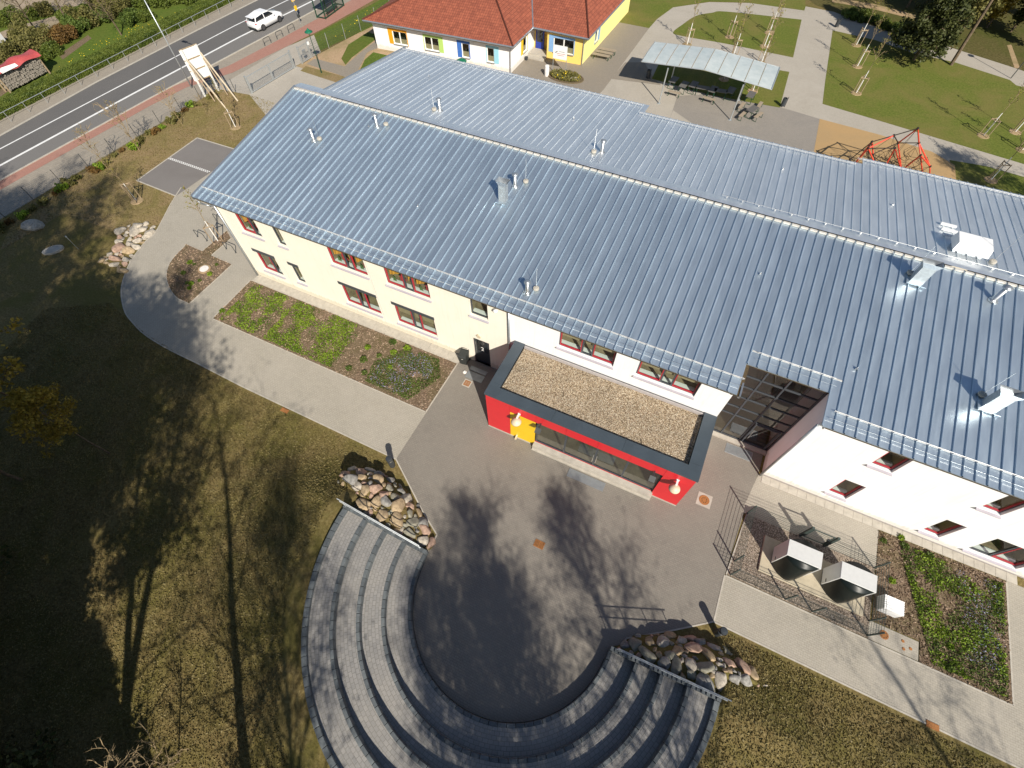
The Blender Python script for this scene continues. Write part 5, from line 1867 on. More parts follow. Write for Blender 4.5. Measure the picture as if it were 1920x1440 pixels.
for i, p in enumerate([(13.12, -1.11), (11.77, -2.21), (12.89, -2.48), (13.67, -1.81), (12.11, -3.20), (14.12, -2.97), (12.80, -4.07), (14.30, -1.11), (11.66, -4.23), (0.23, -4.02)]):
    place_shrub(p, random.uniform(0.85, 1.25), '%s small bright shrub on the bare mulch of the long front bed' % ['first', 'second', 'third', 'fourth', 'fifth', 'sixth', 'seventh', 'eighth', 'ninth'][i] if i < 9 else 'dark small shrub at the west tip of the long front bed', i, 'shrubs in the long front bed')
for i, p in enumerate([(44.70, -1.06), (45.55, -0.46), (46.98, -0.84), (45.24, -3.07), (45.76, -0.87), (47.96, -5.11), (47.87, -6.15)]):
    place_shrub(p, random.uniform(0.8, 1.2), 'small green shrub in the east bed, ' + ['in the corner by the paving and wall', 'second along the wall', 'third along the wall', 'beside the white vent box', 'between the corner shrub and its neighbour', 'near the lower path edge', 'lowest near the path'][i], i, 'shrubs in the east bed')

def cover(name, poly, n, z, size, mat, thresh=0.0, scale=0.7, seed=0, flat=0.35, up=0.35):
    q = scatter(poly, n)
    keep = np.array([mnoise.noise(Vector((p[0] * scale, p[1] * scale, seed))) for p in q]) > thresh - 0.25 * RNG.random(len(q))
    q = q[keep]
    c = np.stack([q[:, 0], q[:, 1], z + RNG.uniform(0.01, 0.10, len(q))], 1)
    v, f = leaf_quads(c, size, flat, up)
    o = link(name, fast_mesh(name, v, f, mat))
    o['kind'] = 'stuff'
    return o
def sub(poly, x0, x1):
    ys = [p[1] for p in poly]
    return [(x0, min(ys)), (x1, min(ys)), (x1, max(ys)), (x0, max(ys))]
W1 = [(0.3, -4.7), (0.3, -0.85), (17.9, -0.85), (17.9, -4.7)]
cover('ground_cover', sub(W1, 0.6, 4.8), 5000, 0.03, 0.07, 'leaf_bright', 0.12, 0.8, 1)
cover('ground_cover', sub(W1, 4.6, 10.4), 8000, 0.03, 0.07, 'leaf_bright', 0.06, 0.6, 2)
cover('ground_cover', sub(W1, 0.6, 10.6), 4000, 0.03, 0.06, 'leaf_mid', 0.10, 0.9, 5)
cover('ground_cover', [(13.2, -4.6), (12.9, -3.0), (14.4, -1.0), (16.8, -1.0), (17.6, -2.2), (16.6, -4.6)], 7500, 0.03, 0.055, 'leaf_mid', -0.25, 0.9, 3)
cover('flower_carpet', [(13.4, -4.5), (13.2, -3.0), (14.8, -1.3), (16.6, -1.2), (17.0, -2.4), (16.0, -4.5)], 1300, 0.07, 0.045, 'flower_blue', 0.0, 0.8, 3, 0.8)
E1 = [(45.4, -0.8), (50.4, -0.8), (50.4, -6.3), (47.2, -6.3), (46.4, -4.0)]
cover('ground_cover', E1, 7000, 0.03, 0.07, 'leaf_bright', 0.10, 0.8, 7)
cover('ground_cover', E1, 7000, 0.03, 0.06, 'leaf_mid', -0.02, 0.6, 8)
cover('flower_carpet', [(48.2, -1.0), (50.3, -1.0), (50.3, -5.4), (48.6, -5.4)], 1100, 0.07, 0.04, 'flower_blue', 0.0, 0.8, 9, 0.8)
for poly, n in ((WBED, 9000), (EBED, 6500), (LBED, 2200)):
    q = scatter(poly, n)
    c = np.stack([q[:, 0], q[:, 1], 0.036 + RNG.uniform(0, 0.02, len(q))], 1)
    v, f = leaf_quads(c, 0.055, 0.75, 0.1, 2.2)
    o = link('bark_mulch', fast_mesh('bark_mulch', v, f, 'bark_chip'))
    o['kind'] = 'stuff'

# ---------------------------------------------------------------- street things
car = thing('parked_car', 'white compact car driving along the street', 'car', (-28.35, 34.0, 0.017), math.atan2(2.4, 0.22))
car.name = 'white_car'
def loft(sections, mat, name, parent, smooth=True):
    """sections: list of closed rings with the same count"""
    mb = MB()
    n = len(sections[0])
    vs = [p for s in sections for p in s]
    fs = []
    for i in range(len(sections) - 1):
        for k in range(n):
            fs.append((i * n + k, i * n + (k + 1) % n, (i + 1) * n + (k + 1) % n, (i + 1) * n + k))
    fs.append(tuple(range(n - 1, -1, -1)))
    fs.append(tuple((len(sections) - 1) * n + k for k in range(n)))
    mb.add(vs, fs)
    return obj(name, mb, mat, parent, smooth)
def car_ring(x, w, z0, z1, tw):
    return [(x, -w, z0), (x, -w * 1.02, (z0 + z1) * 0.5), (x, -tw, z1), (x, tw, z1), (x, w * 1.02, (z0 + z1) * 0.5), (x, w, z0)]
body = loft([car_ring(-2.22, 0.72, 0.40, 0.86, 0.70), car_ring(-2.12, 0.86, 0.28, 1.02, 0.80), car_ring(-1.4, 0.91, 0.24, 1.06, 0.86), car_ring(0.0, 0.91, 0.24, 1.04, 0.86),
             car_ring(0.95, 0.91, 0.24, 1.02, 0.84), car_ring(1.6, 0.89, 0.26, 0.96, 0.80), car_ring(2.05, 0.82, 0.30, 0.82, 0.72), car_ring(2.22, 0.66, 0.38, 0.66, 0.58)], 'car_white', 'body', car)
def cab(x, w, z0, z1, tw):
    return [(x, -w, z0), (x, -tw, z1), (x, tw, z1), (x, w, z0)]
loft([cab(-2.05, 0.78, 1.0, 1.06, 0.74), cab(-1.65, 0.80, 1.0, 1.48, 0.60), cab(-0.6, 0.82, 1.0, 1.56, 0.62), cab(0.25, 0.82, 1.0, 1.52, 0.62), cab(1.05, 0.80, 1.0, 1.03, 0.72)], 'car_glass', 'windows', car)
mb = MB()
mb.add([(-1.85, -0.60, 1.46), (-1.85, 0.60, 1.46), (-0.6, 0.635, 1.585), (-0.6, -0.635, 1.585), (0.28, 0.62, 1.54), (0.28, -0.62, 1.54)], [(0, 3, 2, 1), (3, 5, 4, 2)])
mb.add([(-1.85, -0.60, 1.40), (-1.85, 0.60, 1.40), (-0.6, 0.635, 1.50), (-0.6, -0.635, 1.50)], [(0, 1, 2, 3)])
for s in (-1, 1):
    mb.add([(-1.85, s * 0.60, 1.46), (-0.6, s * 0.635, 1.585), (-0.6, s * 0.65, 1.50), (-1.85, s * 0.64, 1.38)], [(0, 1, 2, 3)])
    mb.add([(-0.6, s * 0.635, 1.585), (0.28, s * 0.62, 1.54), (0.28, s * 0.66, 1.46), (-0.6, s * 0.65, 1.50)], [(0, 1, 2, 3)])
    mb.beam((0.28, s * 0.64, 1.50), (1.02, s * 0.80, 1.03), 0.07, 0.05)
    mb.beam((-1.75, s * 0.63, 1.42), (-2.05, s * 0.78, 1.02), 0.10, 0.06)
    mb.beam((-0.55, s * 0.66, 1.50), (-0.62, s * 0.83, 1.02), 0.08, 0.03)
obj('roof', mb, 'car_white', car)
mb = MB()
mb.box(-2.2, -1.75, -0.6, 0.6, 1.445, 1.475)
obj('spoiler', mb, 'car_white', car)
for x in (-1.32, 1.38):
    for s in (-1, 1):
        mb = MB()
        mb.tube((x, s * 0.70, 0.34), (x, s * 0.935, 0.34), 0.345, n=20)
        w = obj('wheel', mb, 'rubber', car)
        mb = MB()
        mb.tube((x, s * 0.92, 0.34), (x, s * 0.945, 0.34), 0.235, n=16)
        obj('rim', mb, 'alloy', w)
for s in (-1, 1):
    mb = MB()
    mb.box(-2.19, -2.02, s * 0.76 - 0.10, s * 0.76 + 0.10, 0.84, 0.95)
    obj('tail_light', mb, 'tail_red', car)
    mb = MB()
    mb.box(1.98, 2.16, s * 0.62 - 0.14, s * 0.62 + 0.14, 0.68, 0.80)
    obj('headlight', mb, 'steel_bright', car)
    mb = MB()
    mb.box(0.62, 0.80, s * 0.98 - 0.09, s * 0.98 + 0.09, 1.02, 1.16)
    obj('mirror', mb, 'car_white', car)
mb = MB()
mb.box(-2.25, -2.15, -0.70, 0.70, 0.28, 0.46)
obj('bumper', mb, 'plastic_dark', car)
mb = MB()
mb.box(-2.243, -2.20, -0.26, 0.26, 0.66, 0.78)
obj('number_plate', mb, 'white_paint', car)

# guard rail on the far pavement
rail = thing('guard_rail', 'pale tube guard rail along the far side of the street', 'railing', (-37.0, 15, 0))
post = MB()
post.tube((0, 0, 0), (0, 0, 1.0), 0.026, n=6)
pme3 = post.mesh('post', 'galvanised')
yy = -30.0
while yy < 62:
    link('post', pme3, rail, (0.045 * (yy - 15), yy - 15, 0))
    yy += 2.0
mb = MB()
mb.tube((0.045 * -45, -45, 1.0), (0.045 * 47, 47, 1.0), 0.026, n=6)
obj('top_rail', mb, 'galvanised', rail)
# hedge behind it
def hedge_obj(x0, x1, y0, y1, h, n, mat, name, label, drift=0.045):
    t = thing(name, label, 'hedge', ((x0 + x1) / 2, (y0 + y1) / 2, 0))
    mx, my = t.location.x, t.location.y
    mb = MB()
    w = (x1 - x0) / 2
    L = (y1 - y0) / 2
    d = drift * L
    mb.add([(-w * .9 - d, -L, 0), (w * .9 - d, -L, 0), (w * .9 + d, L, 0), (-w * .9 + d, L, 0), (-w * .9 - d, -L, h * .95), (w * .9 - d, -L, h * .95), (w * .9 + d, L, h * .95), (-w * .9 + d, L, h * .95)],
           [(0, 3, 2, 1), (4, 5, 6, 7), (0, 1, 5, 4), (1, 2, 6, 5), (2, 3, 7, 6), (3, 0, 4, 7)])
    obj('core', mb, mat, t)
    side = RNG.random(n)
    y = RNG.uniform(-L, L, n)
    x = np.where(side < 0.55, RNG.uniform(-w, w, n), np.where(side < 0.85, w, -w))
    z = np.where(side < 0.55, h, RNG.uniform(0, h, n)) + RNG.normal(0, 0.025, n)
    c = np.stack([x + drift * y + RNG.normal(0, 0.03, n), y, z], 1)
    v, f = leaf_quads(c, 0.075, 0.1)
    o = link('foliage', fast_mesh('foliage', v, f, mat), t)
    o['kind'] = 'stuff'
hedge_obj(-40.0, -38.2, -30, 64, 0.85, 90000, 'leaf_hedge', 'clipped_hedge', 'long clipped green hedge behind the pale guard rail')

# tall street lamp, only its mast in the picture
lamp = thing('street_lamp', 'tall grey street lamp mast beside the red cycle path', 'street lamp', (*(-25.58, 18.67), 0))
mb = MB()
mb.tube((0, 0, 0), (0, 0, 8.2), 0.075, 0.05, n=10)
obj('mast', mb, 'galvanised', lamp, smooth=True)
mb = MB()
mb.beam((0, 0, 8.15), (-1.1, 0, 8.35), 0.07, 0.07)
ar = obj('arm', mb, 'galvanised', lamp)
mb = MB()
mb.box(-1.75, -1.0, -0.14, 0.14, 8.30, 8.42)
obj('lamp_head', mb, 'galvanised', ar)

# billboard seen from behind, with raking struts
bb = thing('billboard', 'white timber billboard seen from behind on long raking struts', 'billboard', (*(-22.68, 18.68), 0))
bx0, by0 = bb.location.x, bb.location.y
def L_(p, z):
    return (p[0] - bx0, p[1] - by0, z)
fl, fr_ = (-22.97, 17.96), (-22.53, 19.47)
for p in (fl, fr_):
    mb = MB()
    mb.beam(L_(p, 0.0), L_(p, 4.4), 0.14, 0.14)
    obj('post', mb, 'white_paint', bb)
dvx, dvy = fr_[0] - fl[0], fr_[1] - fl[1]
dl = math.hypot(dvx, dvy)
ux, uy = dvx / dl, dvy / dl
ex = (fl[0] - ux * 0.15 - 0.10 - bx0, fl[1] - uy * 0.15 - by0)
ey = (fr_[0] + ux * 0.15 - 0.10 - bx0, fr_[1] + uy * 0.15 - by0)
for k in range(3):
    z0 = 1.55 + k * 0.97
    mb = MB()
    mb.add([(ex[0], ex[1], z0), (ey[0], ey[1], z0), (ey[0], ey[1], z0 + 0.90), (ex[0], ex[1], z0 + 0.90),
            (ex[0] - 0.04, ex[1], z0), (ey[0] - 0.04, ey[1], z0), (ey[0] - 0.04, ey[1], z0 + 0.90), (ex[0] - 0.04, ex[1], z0 + 0.90)],
           [(0, 1, 2, 3), (7, 6, 5, 4), (3, 2, 6, 7), (0, 4, 5, 1), (0, 3, 7, 4), (1, 5, 6, 2)])
    obj('board', mb, 'white_paint', bb)
for k in range(4):
    z0 = 1.50 + k * 0.97
    mb = MB()
    mb.beam((ex[0] + 0.02, ex[1], z0), (ey[0] + 0.02, ey[1], z0), 0.07, 0.06)
    obj('rail', mb, 'stake_wood', bb)
for p, f, zt in ((fl, (-19.21, 17.05), 3.6), (fr_, (-19.12, 18.68), 3.7)):
    mb = MB()
    mb.beam(L_(f, 0.0), (p[0] - bx0 + 0.1, p[1] - by0, zt), 0.12, 0.12)
    obj('strut', mb, 'timber_pale', bb)
    mb = MB()
    mb.beam(((f[0] + p[0]) / 2 - bx0, (f[1] + p[1]) / 2 - by0, 0.1), (p[0] - bx0 + 0.1, p[1] - by0, zt - 0.5), 0.09, 0.09)
    obj('brace', mb, 'stake_wood', bb)

# mesh fence on the street side
def mesh_fence(pts, h, label, loc, spacing=0.2, nh=6, mat='post_dark', wire='galvanised', rw=0.006):
    t = thing('mesh_fence', label, 'fence', (loc[0], loc[1], 0))
    pm = MB()
    pm.tube((0, 0, 0), (0, 0, h), 0.03, n=6)
    pmm = pm.mesh('post', mat)
    for p in pts:
        link('post', pmm, t, (p[0] - loc[0], p[1] - loc[1], 0))
    for a, b in zip(pts[:-1], pts[1:]):
        mb = MB()
        A = Vector((a[0] - loc[0], a[1] - loc[1], 0))
        B = Vector((b[0] - loc[0], b[1] - loc[1], 0))
        for i in range(nh):
            z = 0.06 + (h - 0.12) * i / (nh - 1)
            mb.tube(A + Vector((0, 0, z)), B + Vector((0, 0, z)), rw, n=3, cap=False)
        L = (B - A).length
        for i in range(1, max(2, int(L / spacing))):
            p = A.lerp(B, i * spacing / L)
            mb.tube(p + Vector((0, 0, 0.05)), p + Vector((0, 0, h - 0.04)), rw * 0.5, n=3, cap=False)
        obj('mesh_panel', mb, wire, t)
    return t
fpts = [(-24.6, -12.0), (-24.5, -9.3), (-24.4, -6.6), (-24.2, -4.0), (-24.05, -1.4), (-23.9, 1.3), (-23.7, 4.0), (-23.5, 6.7), (-23.4, 9.4), (-23.2, 12.1), (-23.1, 14.8), (-22.9, 17.3), (-22.7, 19.0), (-20.6, 20.0), (-18.85, 20.45)]
mesh_fence(fpts, 1.35, 'low wire mesh fence between the verge and the street pavement', (-23.5, 5.0))
fp2 = [(-17.9, 29.55), (-17.5, 32.2), (-17.1, 34.9), (-16.7, 37.5), (-16.3, 40.2), (-15.9, 43.0)]
mesh_fence(fp2, 1.6, 'green wire mesh fence between the gate and the red-roofed house', (-17.0, 34.0), 0.2, 8, 'galvanised', 'fence_green', 0.010)
# double gate
gt = thing('sliding_gate', 'wide galvanised double gate with mesh infill', 'gate', (-18.8, 20.5, 0), math.atan2(26.8 - 20.5, 0.6))
GL = math.hypot(0.6, 6.3)
for x in (0.0, GL):
    mb = MB()
    mb.box(x - 0.08, x + 0.08, -0.08, 0.08, 0, 1.75)
    obj('post', mb, 'galvanised', gt)
for s, (a, b) in enumerate(((0.12, GL / 2 - 0.03), (GL / 2 + 0.03, GL - 0.12))):
    mb = MB()
    ring(mb, a, b, 0.08, 1.62, -0.03, 0.03, 0.07)
    lf = obj('leaf', mb, 'galvanised', gt)
    mb = MB()
    n = int((b - a) / 0.12)
    for k in range(1, n):
        x = a + (b - a) * k / n
        mb.tube((x, 0, 0.14), (x, 0, 1.56), 0.008, n=4)
    for k in range(9):
        z = 0.25 + 0.15 * k
        mb.tube((a + 0.06, 0, z), (b - 0.06, 0, z), 0.007, n=4)
    obj('mesh_infill', mb, 'galvanised', lf)
pg = thing('side_gate', 'narrow galvanised side gate next to the double gate', 'gate', (-18.0, 27.9, 0), math.atan2(1.6, 0.1))
for x in (0.0, 1.6):
    mb = MB()
    mb.box(x - 0.06, x + 0.06, -0.06, 0.06, 0, 1.75)
    obj('post', mb, 'galvanised', pg)
mb = MB()
ring(mb, 0.10, 1.5, 0.08, 1.62, -0.025, 0.025, 0.06)
lf = obj('leaf', mb, 'galvanised', pg)
mb = MB()
for k in range(1, 12):
    mb.tube((0.1 + 1.4 * k / 12, 0, 0.14), (0.1 + 1.4 * k / 12, 0, 1.56), 0.007, n=4)
for k in range(8):
    mb.tube((0.15, 0, 0.25 + 0.17 * k), (1.45, 0, 0.25 + 0.17 * k), 0.006, n=4)
obj('mesh_infill', mb, 'galvanised', lf)
mb = MB()
mb.box(0.55, 0.95, -0.06, 0.06, 0.70, 1.15)
obj('notice_plate', mb, 'mat_grate', lf)
mb = MB()
mb.box(1.5, 1.78, -0.10, -0.06, 1.35, 1.65)
obj('white_sign', mb, 'white_paint', pg)

gl_ = thing('park_lamp', 'dark green park lamp with a bell shade by the side gate', 'street lamp', (*(-14.74, 27.16), 0))
mb = MB()
mb.tube((0, 0, 0), (0, 0, 0.9), 0.07, 0.06, n=10)
mb.tube((0, 0, 0.9), (0, 0, 3.75), 0.045, 0.035, n=8)
obj('post', mb, 'dark_green', gl_)
mb = MB()
mb.lathe([(0.05, 3.72), (0.13, 3.80), (0.13, 4.0), (0.08, 4.05)], 12)
obj('lantern', mb, 'lamp_white', gl_)
mb = MB()
mb.lathe([(0.42, 3.98), (0.40, 4.02), (0.20, 4.14), (0.08, 4.26), (0.03, 4.34)], 18)
obj('shade', mb, 'signal_green', gl_, smooth=True)

def hoop(p, q, h, r, label, group, mat='post_dark'):
    t = thing('bicycle_stand', label, 'bike stand', (p[0], p[1], 0), 0, group)
    d = (q[0] - p[0], q[1] - p[1])
    mb = MB()
    mb.path([(0, 0, 0), (0, 0, h - 0.1), (d[0] * .1, d[1] * .1, h), (d[0] * .9, d[1] * .9, h), (d[0], d[1], h - 0.1), (d[0], d[1], 0)], r, 6)
    obj('hoop', mb, mat, t)
    mb = MB()
    mb.lathe([(0.07, 0.0), (0.07, 0.03)], 8)
    mb.lathe([(0.07, 0.0), (0.07, 0.03)], 8, (d[0], d[1], 0))
    o = obj('foot_plate', mb, mat, t)
    o['kind'] = 'stuff'
for k, (p, q) in enumerate((((-24.87, 29.55), (-24.74, 30.49)), ((-24.65, 31.49), (-24.52, 32.40)), ((-24.42, 33.37), (-24.32, 34.35)))):
    hoop(p, q, 0.7, 0.035, ['dark bicycle hoop on the street pavement nearest the double gate', 'middle one of the three dark bicycle hoops on the street pavement', 'dark bicycle hoop on the street pavement nearest the bus stop sign'][k], 'bicycle hoops on the street pavement')
for k, (p, q) in enumerate((((-7.42, 1.22), (-6.34, 1.16)), ((-4.24, 1.12), (-3.23, 1.11)), ((-7.45, 3.38), (-6.46, 3.32)))):
    hoop(p, q, 0.75, 0.028, ['dark bicycle hoop on the paving nearest the path curve', 'dark bicycle hoop close to the west wall corner', 'dark bicycle hoop behind the staked tree at the gable'][k], 'bicycle hoops by the west gable')

bs = thing('bus_stop_sign', 'pale bus stop sign on a post at the kerb', 'sign', (*(-24.69, 35.94), 0))
mb = MB()
mb.tube((0, 0, 0), (0, 0, 3.2), 0.035, n=8)
obj('post', mb, 'galvanised', bs)
mb = MB()
mb.box(-0.03, 0.03, -0.25, 0.25, 2.35, 3.2)
obj('plate', mb, 'sign_yellow', bs)
mb = MB()
mb.box(-0.035, 0.035, -0.21, 0.21, 2.40, 3.14)
obj('panel', mb, 'lamp_white', bs)
mb = MB()
mb.box(-0.06, 0.06, -0.16, 0.16, 1.45, 1.9)
obj('timetable', mb, 'sign_yellow', bs)
mb = MB()
mb.lathe([(0.16, 0.75), (0.16, 1.05)], 12, (0.05, 0.0, 0))
obj('litter_basket', mb, 'plastic_dark', bs)

sh = thing('bus_shelter', 'dark green framed bus shelter with a bench', 'bus shelter', (-23.9, 38.2, 0), 0.06)
mb = MB()
for x in (0.0, 1.3):
    for y in (0.0, 2.1, 4.2):
        mb.box(x - 0.05, x + 0.05, y - 0.05, y + 0.05, 0, 2.4)
for x in (0.0, 1.3):
    mb.box(x - 0.04, x + 0.04, 0.05, 4.15, 0.10, 0.18)
    mb.box(x - 0.04, x + 0.04, 0.05, 4.15, 2.32, 2.40)
mb.box(0.05, 1.25, -0.04, 0.04, 0.10, 0.18)
mb.box(0.05, 1.25, 4.16, 4.24, 0.10, 0.18)
o = obj('frame', mb, 'dark_green', sh)
o['kind'] = 'stuff'
mb = MB()
mb.box(-0.2, 1.5, -0.2, 4.4, 2.40, 2.48)
obj('roof', mb, 'dark_green', sh)
mb = MB()
mb.quad((1.3, 0.05, 0.2), (1.3, 4.15, 0.2), (1.3, 4.15, 2.3), (1.3, 0.05, 2.3))
obj('rear_pane', mb, 'glass_pane', sh)
mb = MB()
mb.box(0.7, 1.1, 0.9, 3.3, 0.42, 0.47)
mb.box(0.85, 0.95, 1.0, 1.1, 0.0, 0.42)
mb.box(0.85, 0.95, 3.1, 3.2, 0.0, 0.42)
obj('bench', mb, 'dark_green', sh)

# log store under a red tarpaulin in the far garden
ls = thing('log_store', 'stacked firewood under a red tarpaulin in the far garden', 'wood store', (-43.0, 12.0, 0), math.radians(90))
lm = MB()
lm.tube((0, -0.5, 0), (0, 0.5, 0), 0.11, n=7)
lmm = lm.mesh('log', 'log')
rr = random.Random(4)
for i in range(19):
    for j in range(8):
        link('log', lmm, ls, (-2.2 + i * 0.235 + (j % 2) * 0.1, rr.uniform(-0.08, 0.08), 0.35 + j * 0.20), (0, 0, rr.uniform(-0.08, 0.08)))
for x in (-2.4, 2.3):
    for y in (-0.45, 0.45):
        mb = MB()
        mb.box(x - 0.06, x + 0.06, y - 0.06, y + 0.06, 0, 2.05)
        obj('post', mb, 'stake_wood', ls)
mb = MB()
n, m2 = 22, 8
vs = []
for j in range(m2 + 1):
    for i in range(n + 1):
        x = -2.65 + 5.2 * i / n
        y = -0.85 + 1.7 * j / m2
        z = 2.08 + 0.15 * math.sin(math.pi * j / m2) + 0.09 * math.sin(x * 2.3 + y) + 0.06 * mnoise.noise(Vector((x, y, 3)))
        if j in (0, m2):
            z -= 0.22
        vs.append((x, y, z))
mb.add(vs, [(j * (n + 1) + i, j * (n + 1) + i + 1, (j + 1) * (n + 1) + i + 1, (j + 1) * (n + 1) + i) for j in range(m2) for i in range(n)])
obj('tarpaulin', mb, 'tarp_red', ls, smooth=True)
mb = MB()
mb.add([(-1.9, -0.86, 1.86), (-0.1, -0.88, 1.88), (-0.2, -0.80, 2.16), (-1.6, -0.62, 2.24), (-2.0, -0.8, 2.1)], [(0, 1, 2, 3, 4)])
obj('white_sheet', mb, 'white_paint', ls)
gh = thing('garden_greenhouse', 'pale greenhouse at the edge of the far garden', 'greenhouse', (*(-53.69, 15.08), 0), 0.2)
mb = MB()
mb.box(-1.6, 1.6, -1.2, 1.2, 0, 1.7)
obj('walls', mb, 'white_metal', gh)
mb = MB()
mb.add([(-1.7, -1.3, 1.7), (1.7, -1.3, 1.7), (1.7, 1.3, 1.7), (-1.7, 1.3, 1.7), (-1.7, 0, 2.5), (1.7, 0, 2.5)], [(0, 1, 5, 4), (2, 3, 4, 5), (0, 4, 3), (1, 2, 5)])
obj('roof', mb, 'polycarbonate', gh)

# ---------------------------------------------------------------- red-roofed house
house = thing('kindergarten_house', 'low white and yellow house with red tiled hip roofs', 'house', (0, 0, 0))
HZ = 2.75
def hole_wall(name, mat, p0, p1, z1, holes, parent=house, label=None):
    """vertical wall from p0 to p1 (outside on the right-hand side); holes in (along, along, z, z)"""
    d = Vector((p1[0] - p0[0], p1[1] - p0[1], 0))
    L = d.length
    mb = MB()
    wall_holes(mb, 0.0, L, 0.0, z1, 0.0, holes, 0.14)
    me = mb.mesh(name, mat)
    o = link(name, me, parent, (p0[0], p0[1], 0), (0, 0, math.atan2(d.y, d.x)))
    if label:
        o['label'] = label
    return o
def house_window(wall, x0, x1, z0, z1, trim, side, two=True):
    """white frame, coloured surround: top band plus a broad band on one side (side -1 or +1)"""
    rz = wall.rotation_euler.z
    holder = link('window', None, house, wall.location, (0, 0, rz))
    mb = MB()
    ring(mb, x0, x1, z0, z1, 0.05, 0.12, 0.07)
    if two:
        mb.box((x0 + x1) / 2 - 0.06, (x0 + x1) / 2 + 0.06, 0.05, 0.12, z0 + 0.07, z1 - 0.07)
    obj('frame', mb, 'white_paint', holder)
    mb = MB()
    mb.quad((x0 + 0.07, 0.09, z0 + 0.07), (x1 - 0.07, 0.09, z0 + 0.07), (x1 - 0.07, 0.09, z1 - 0.07), (x0 + 0.07, 0.09, z1 - 0.07))
    obj('pane', mb, 'glass_pane', holder)
    mb = MB()
    mb.quad((x0, 0.8, z0), (x1, 0.8, z0), (x1, 0.8, z1), (x0, 0.8, z1))
    mb.quad((x0, 0.13, z1), (x0, 0.8, z1), (x1, 0.8, z1), (x1, 0.13, z1))
    obj('room', mb, 'dark_inside', holder)
    mb = MB()
    mb.quad((x0 + 0.07, 0.13, z0 + 0.07), (x1 - 0.07, 0.13, z0 + 0.07), (x1 - 0.07, 0.13, z0 + (z1 - z0) * 0.42), (x0 + 0.07, 0.13, z0 + (z1 - z0) * 0.42))
    obj('half_curtain', mb, 'blind_tan', holder)
    mb = MB()
    mb.box(x0 - 0.03, x1 + 0.03, -0.10, 0.06, z0 - 0.08, z0 - 0.01)
    obj('sill', mb, 'gutter_zinc', holder)
    mb = MB()
    w = 0.55
    xa, xb = (x0 - w, x0) if side < 0 else (x1, x1 + w)
    mb.box(min(xa, x0), max(xb, x1), -0.022, -0.002, z1, z1 + 0.22)
    mb.box(xa, xb, -0.022, -0.002, z0 - 0.05, z1 - 0.001)
    k = 0.09
    if side < 0:
        mb.box(x1, x1 + k, -0.022, -0.002, z0 - 0.05, z1 + 0.22)
    else:
        mb.box(x0 - k, x0, -0.022, -0.002, z0 - 0.05, z1 + 0.22)
    obj('surround', mb, trim, holder)
FW0, FW1 = (-12.3, 34.6), (4.45, 35.9)
ws = [(2.4, 4.2, 0.85, 2.15, 'trim_orange', -1, True), (6.4, 8.2, 0.85, 2.15, 'trim_green', 1, True), (11.0, 11.9, 0.75, 2.15, 'trim_blue', -1, False), (14.0, 14.85, 0.75, 2.15, 'trim_sky', 1, False)]
wf = hole_wall('wall', 'white_wall', FW0, FW1, HZ, [w[:4] for w in ws], label='white front wall')
for w in ws:
    house_window(wf, *w)
wsd = [(3.1, 4.1, 0.75, 2.15, 'trim_yellow', -1, False)]
wr = hole_wall('wall', 'white_wall', FW1, (4.5, 42.0), HZ, [w[:4] for w in wsd], label='white side wall by the entrance')
for w in wsd:
    house_window(wr, *w)
# entrance bay
mb = MB()
mb.quad((4.5, 42.0, 0), (6.7, 42.3, 0), (6.7, 42.3, HZ), (4.5, 42.0, HZ))
obj('entrance_wall', mb, 'house_yellow', house)
mb = MB()
mb.box(4.75, 5.75, 41.85, 41.95, 0.25, 2.4)
eo = obj('entrance_door', mb, 'door_blue', house)
mb = MB()
mb.box(4.90, 5.6, 41.83, 41.848, 0.95, 2.25)
obj('pane', mb, 'car_glass', eo)
mb = MB()
mb.box(4.55, 6.65, 39.7, 41.8, 0.0, 0.14)
mb.box(4.55, 6.65, 40.4, 41.8, 0.14, 0.28)
obj('step', mb, 'concrete', house)
mb = MB()
mb.lathe([(0.14, 0.0), (0.20, 0.32), (0.16, 0.33)], 12)
o = tag(obj('plant_pot', mb, 'anthracite'), 'dark plant pot beside the steps of the red-roofed house', 'pot')
o.location = (4.75, 39.3, 0.02)
wy = [(0.75, 3.1, 0.85, 2.25, 'trim_light_blue', -1, True)]
wyl = hole_wall('wall', 'house_yellow', (6.7, 40.55), (10.85, 40.8), HZ, [w[:4] for w in wy], label='golden yellow wall of the side block')
for w in wy:
    house_window(wyl, *w)
mb = MB()
mb.quad((6.7, 42.3, 0), (6.7, 40.55, 0), (6.7, 40.55, HZ), (6.7, 42.3, HZ))
obj('return_wall', mb, 'house_yellow', house)
ww = [(3.6, 4.5, 0.8, 2.15, 'trim_light_blue', 1, False)]
wp = hole_wall('wall', 'house_pale_yellow', (10.85, 40.8), (11.3, 56.0), HZ, [w[:4] for w in ww], label='pale yellow side wall')
for w in ww:
    house_window(wp, *w)
mb = MB()
mb.quad((-12.3, 50.0, 0), (-12.3, 34.6, 0), (-12.3, 34.6, HZ), (-12.3, 50.0, HZ))
obj('wall', mb, 'white_wall', house)
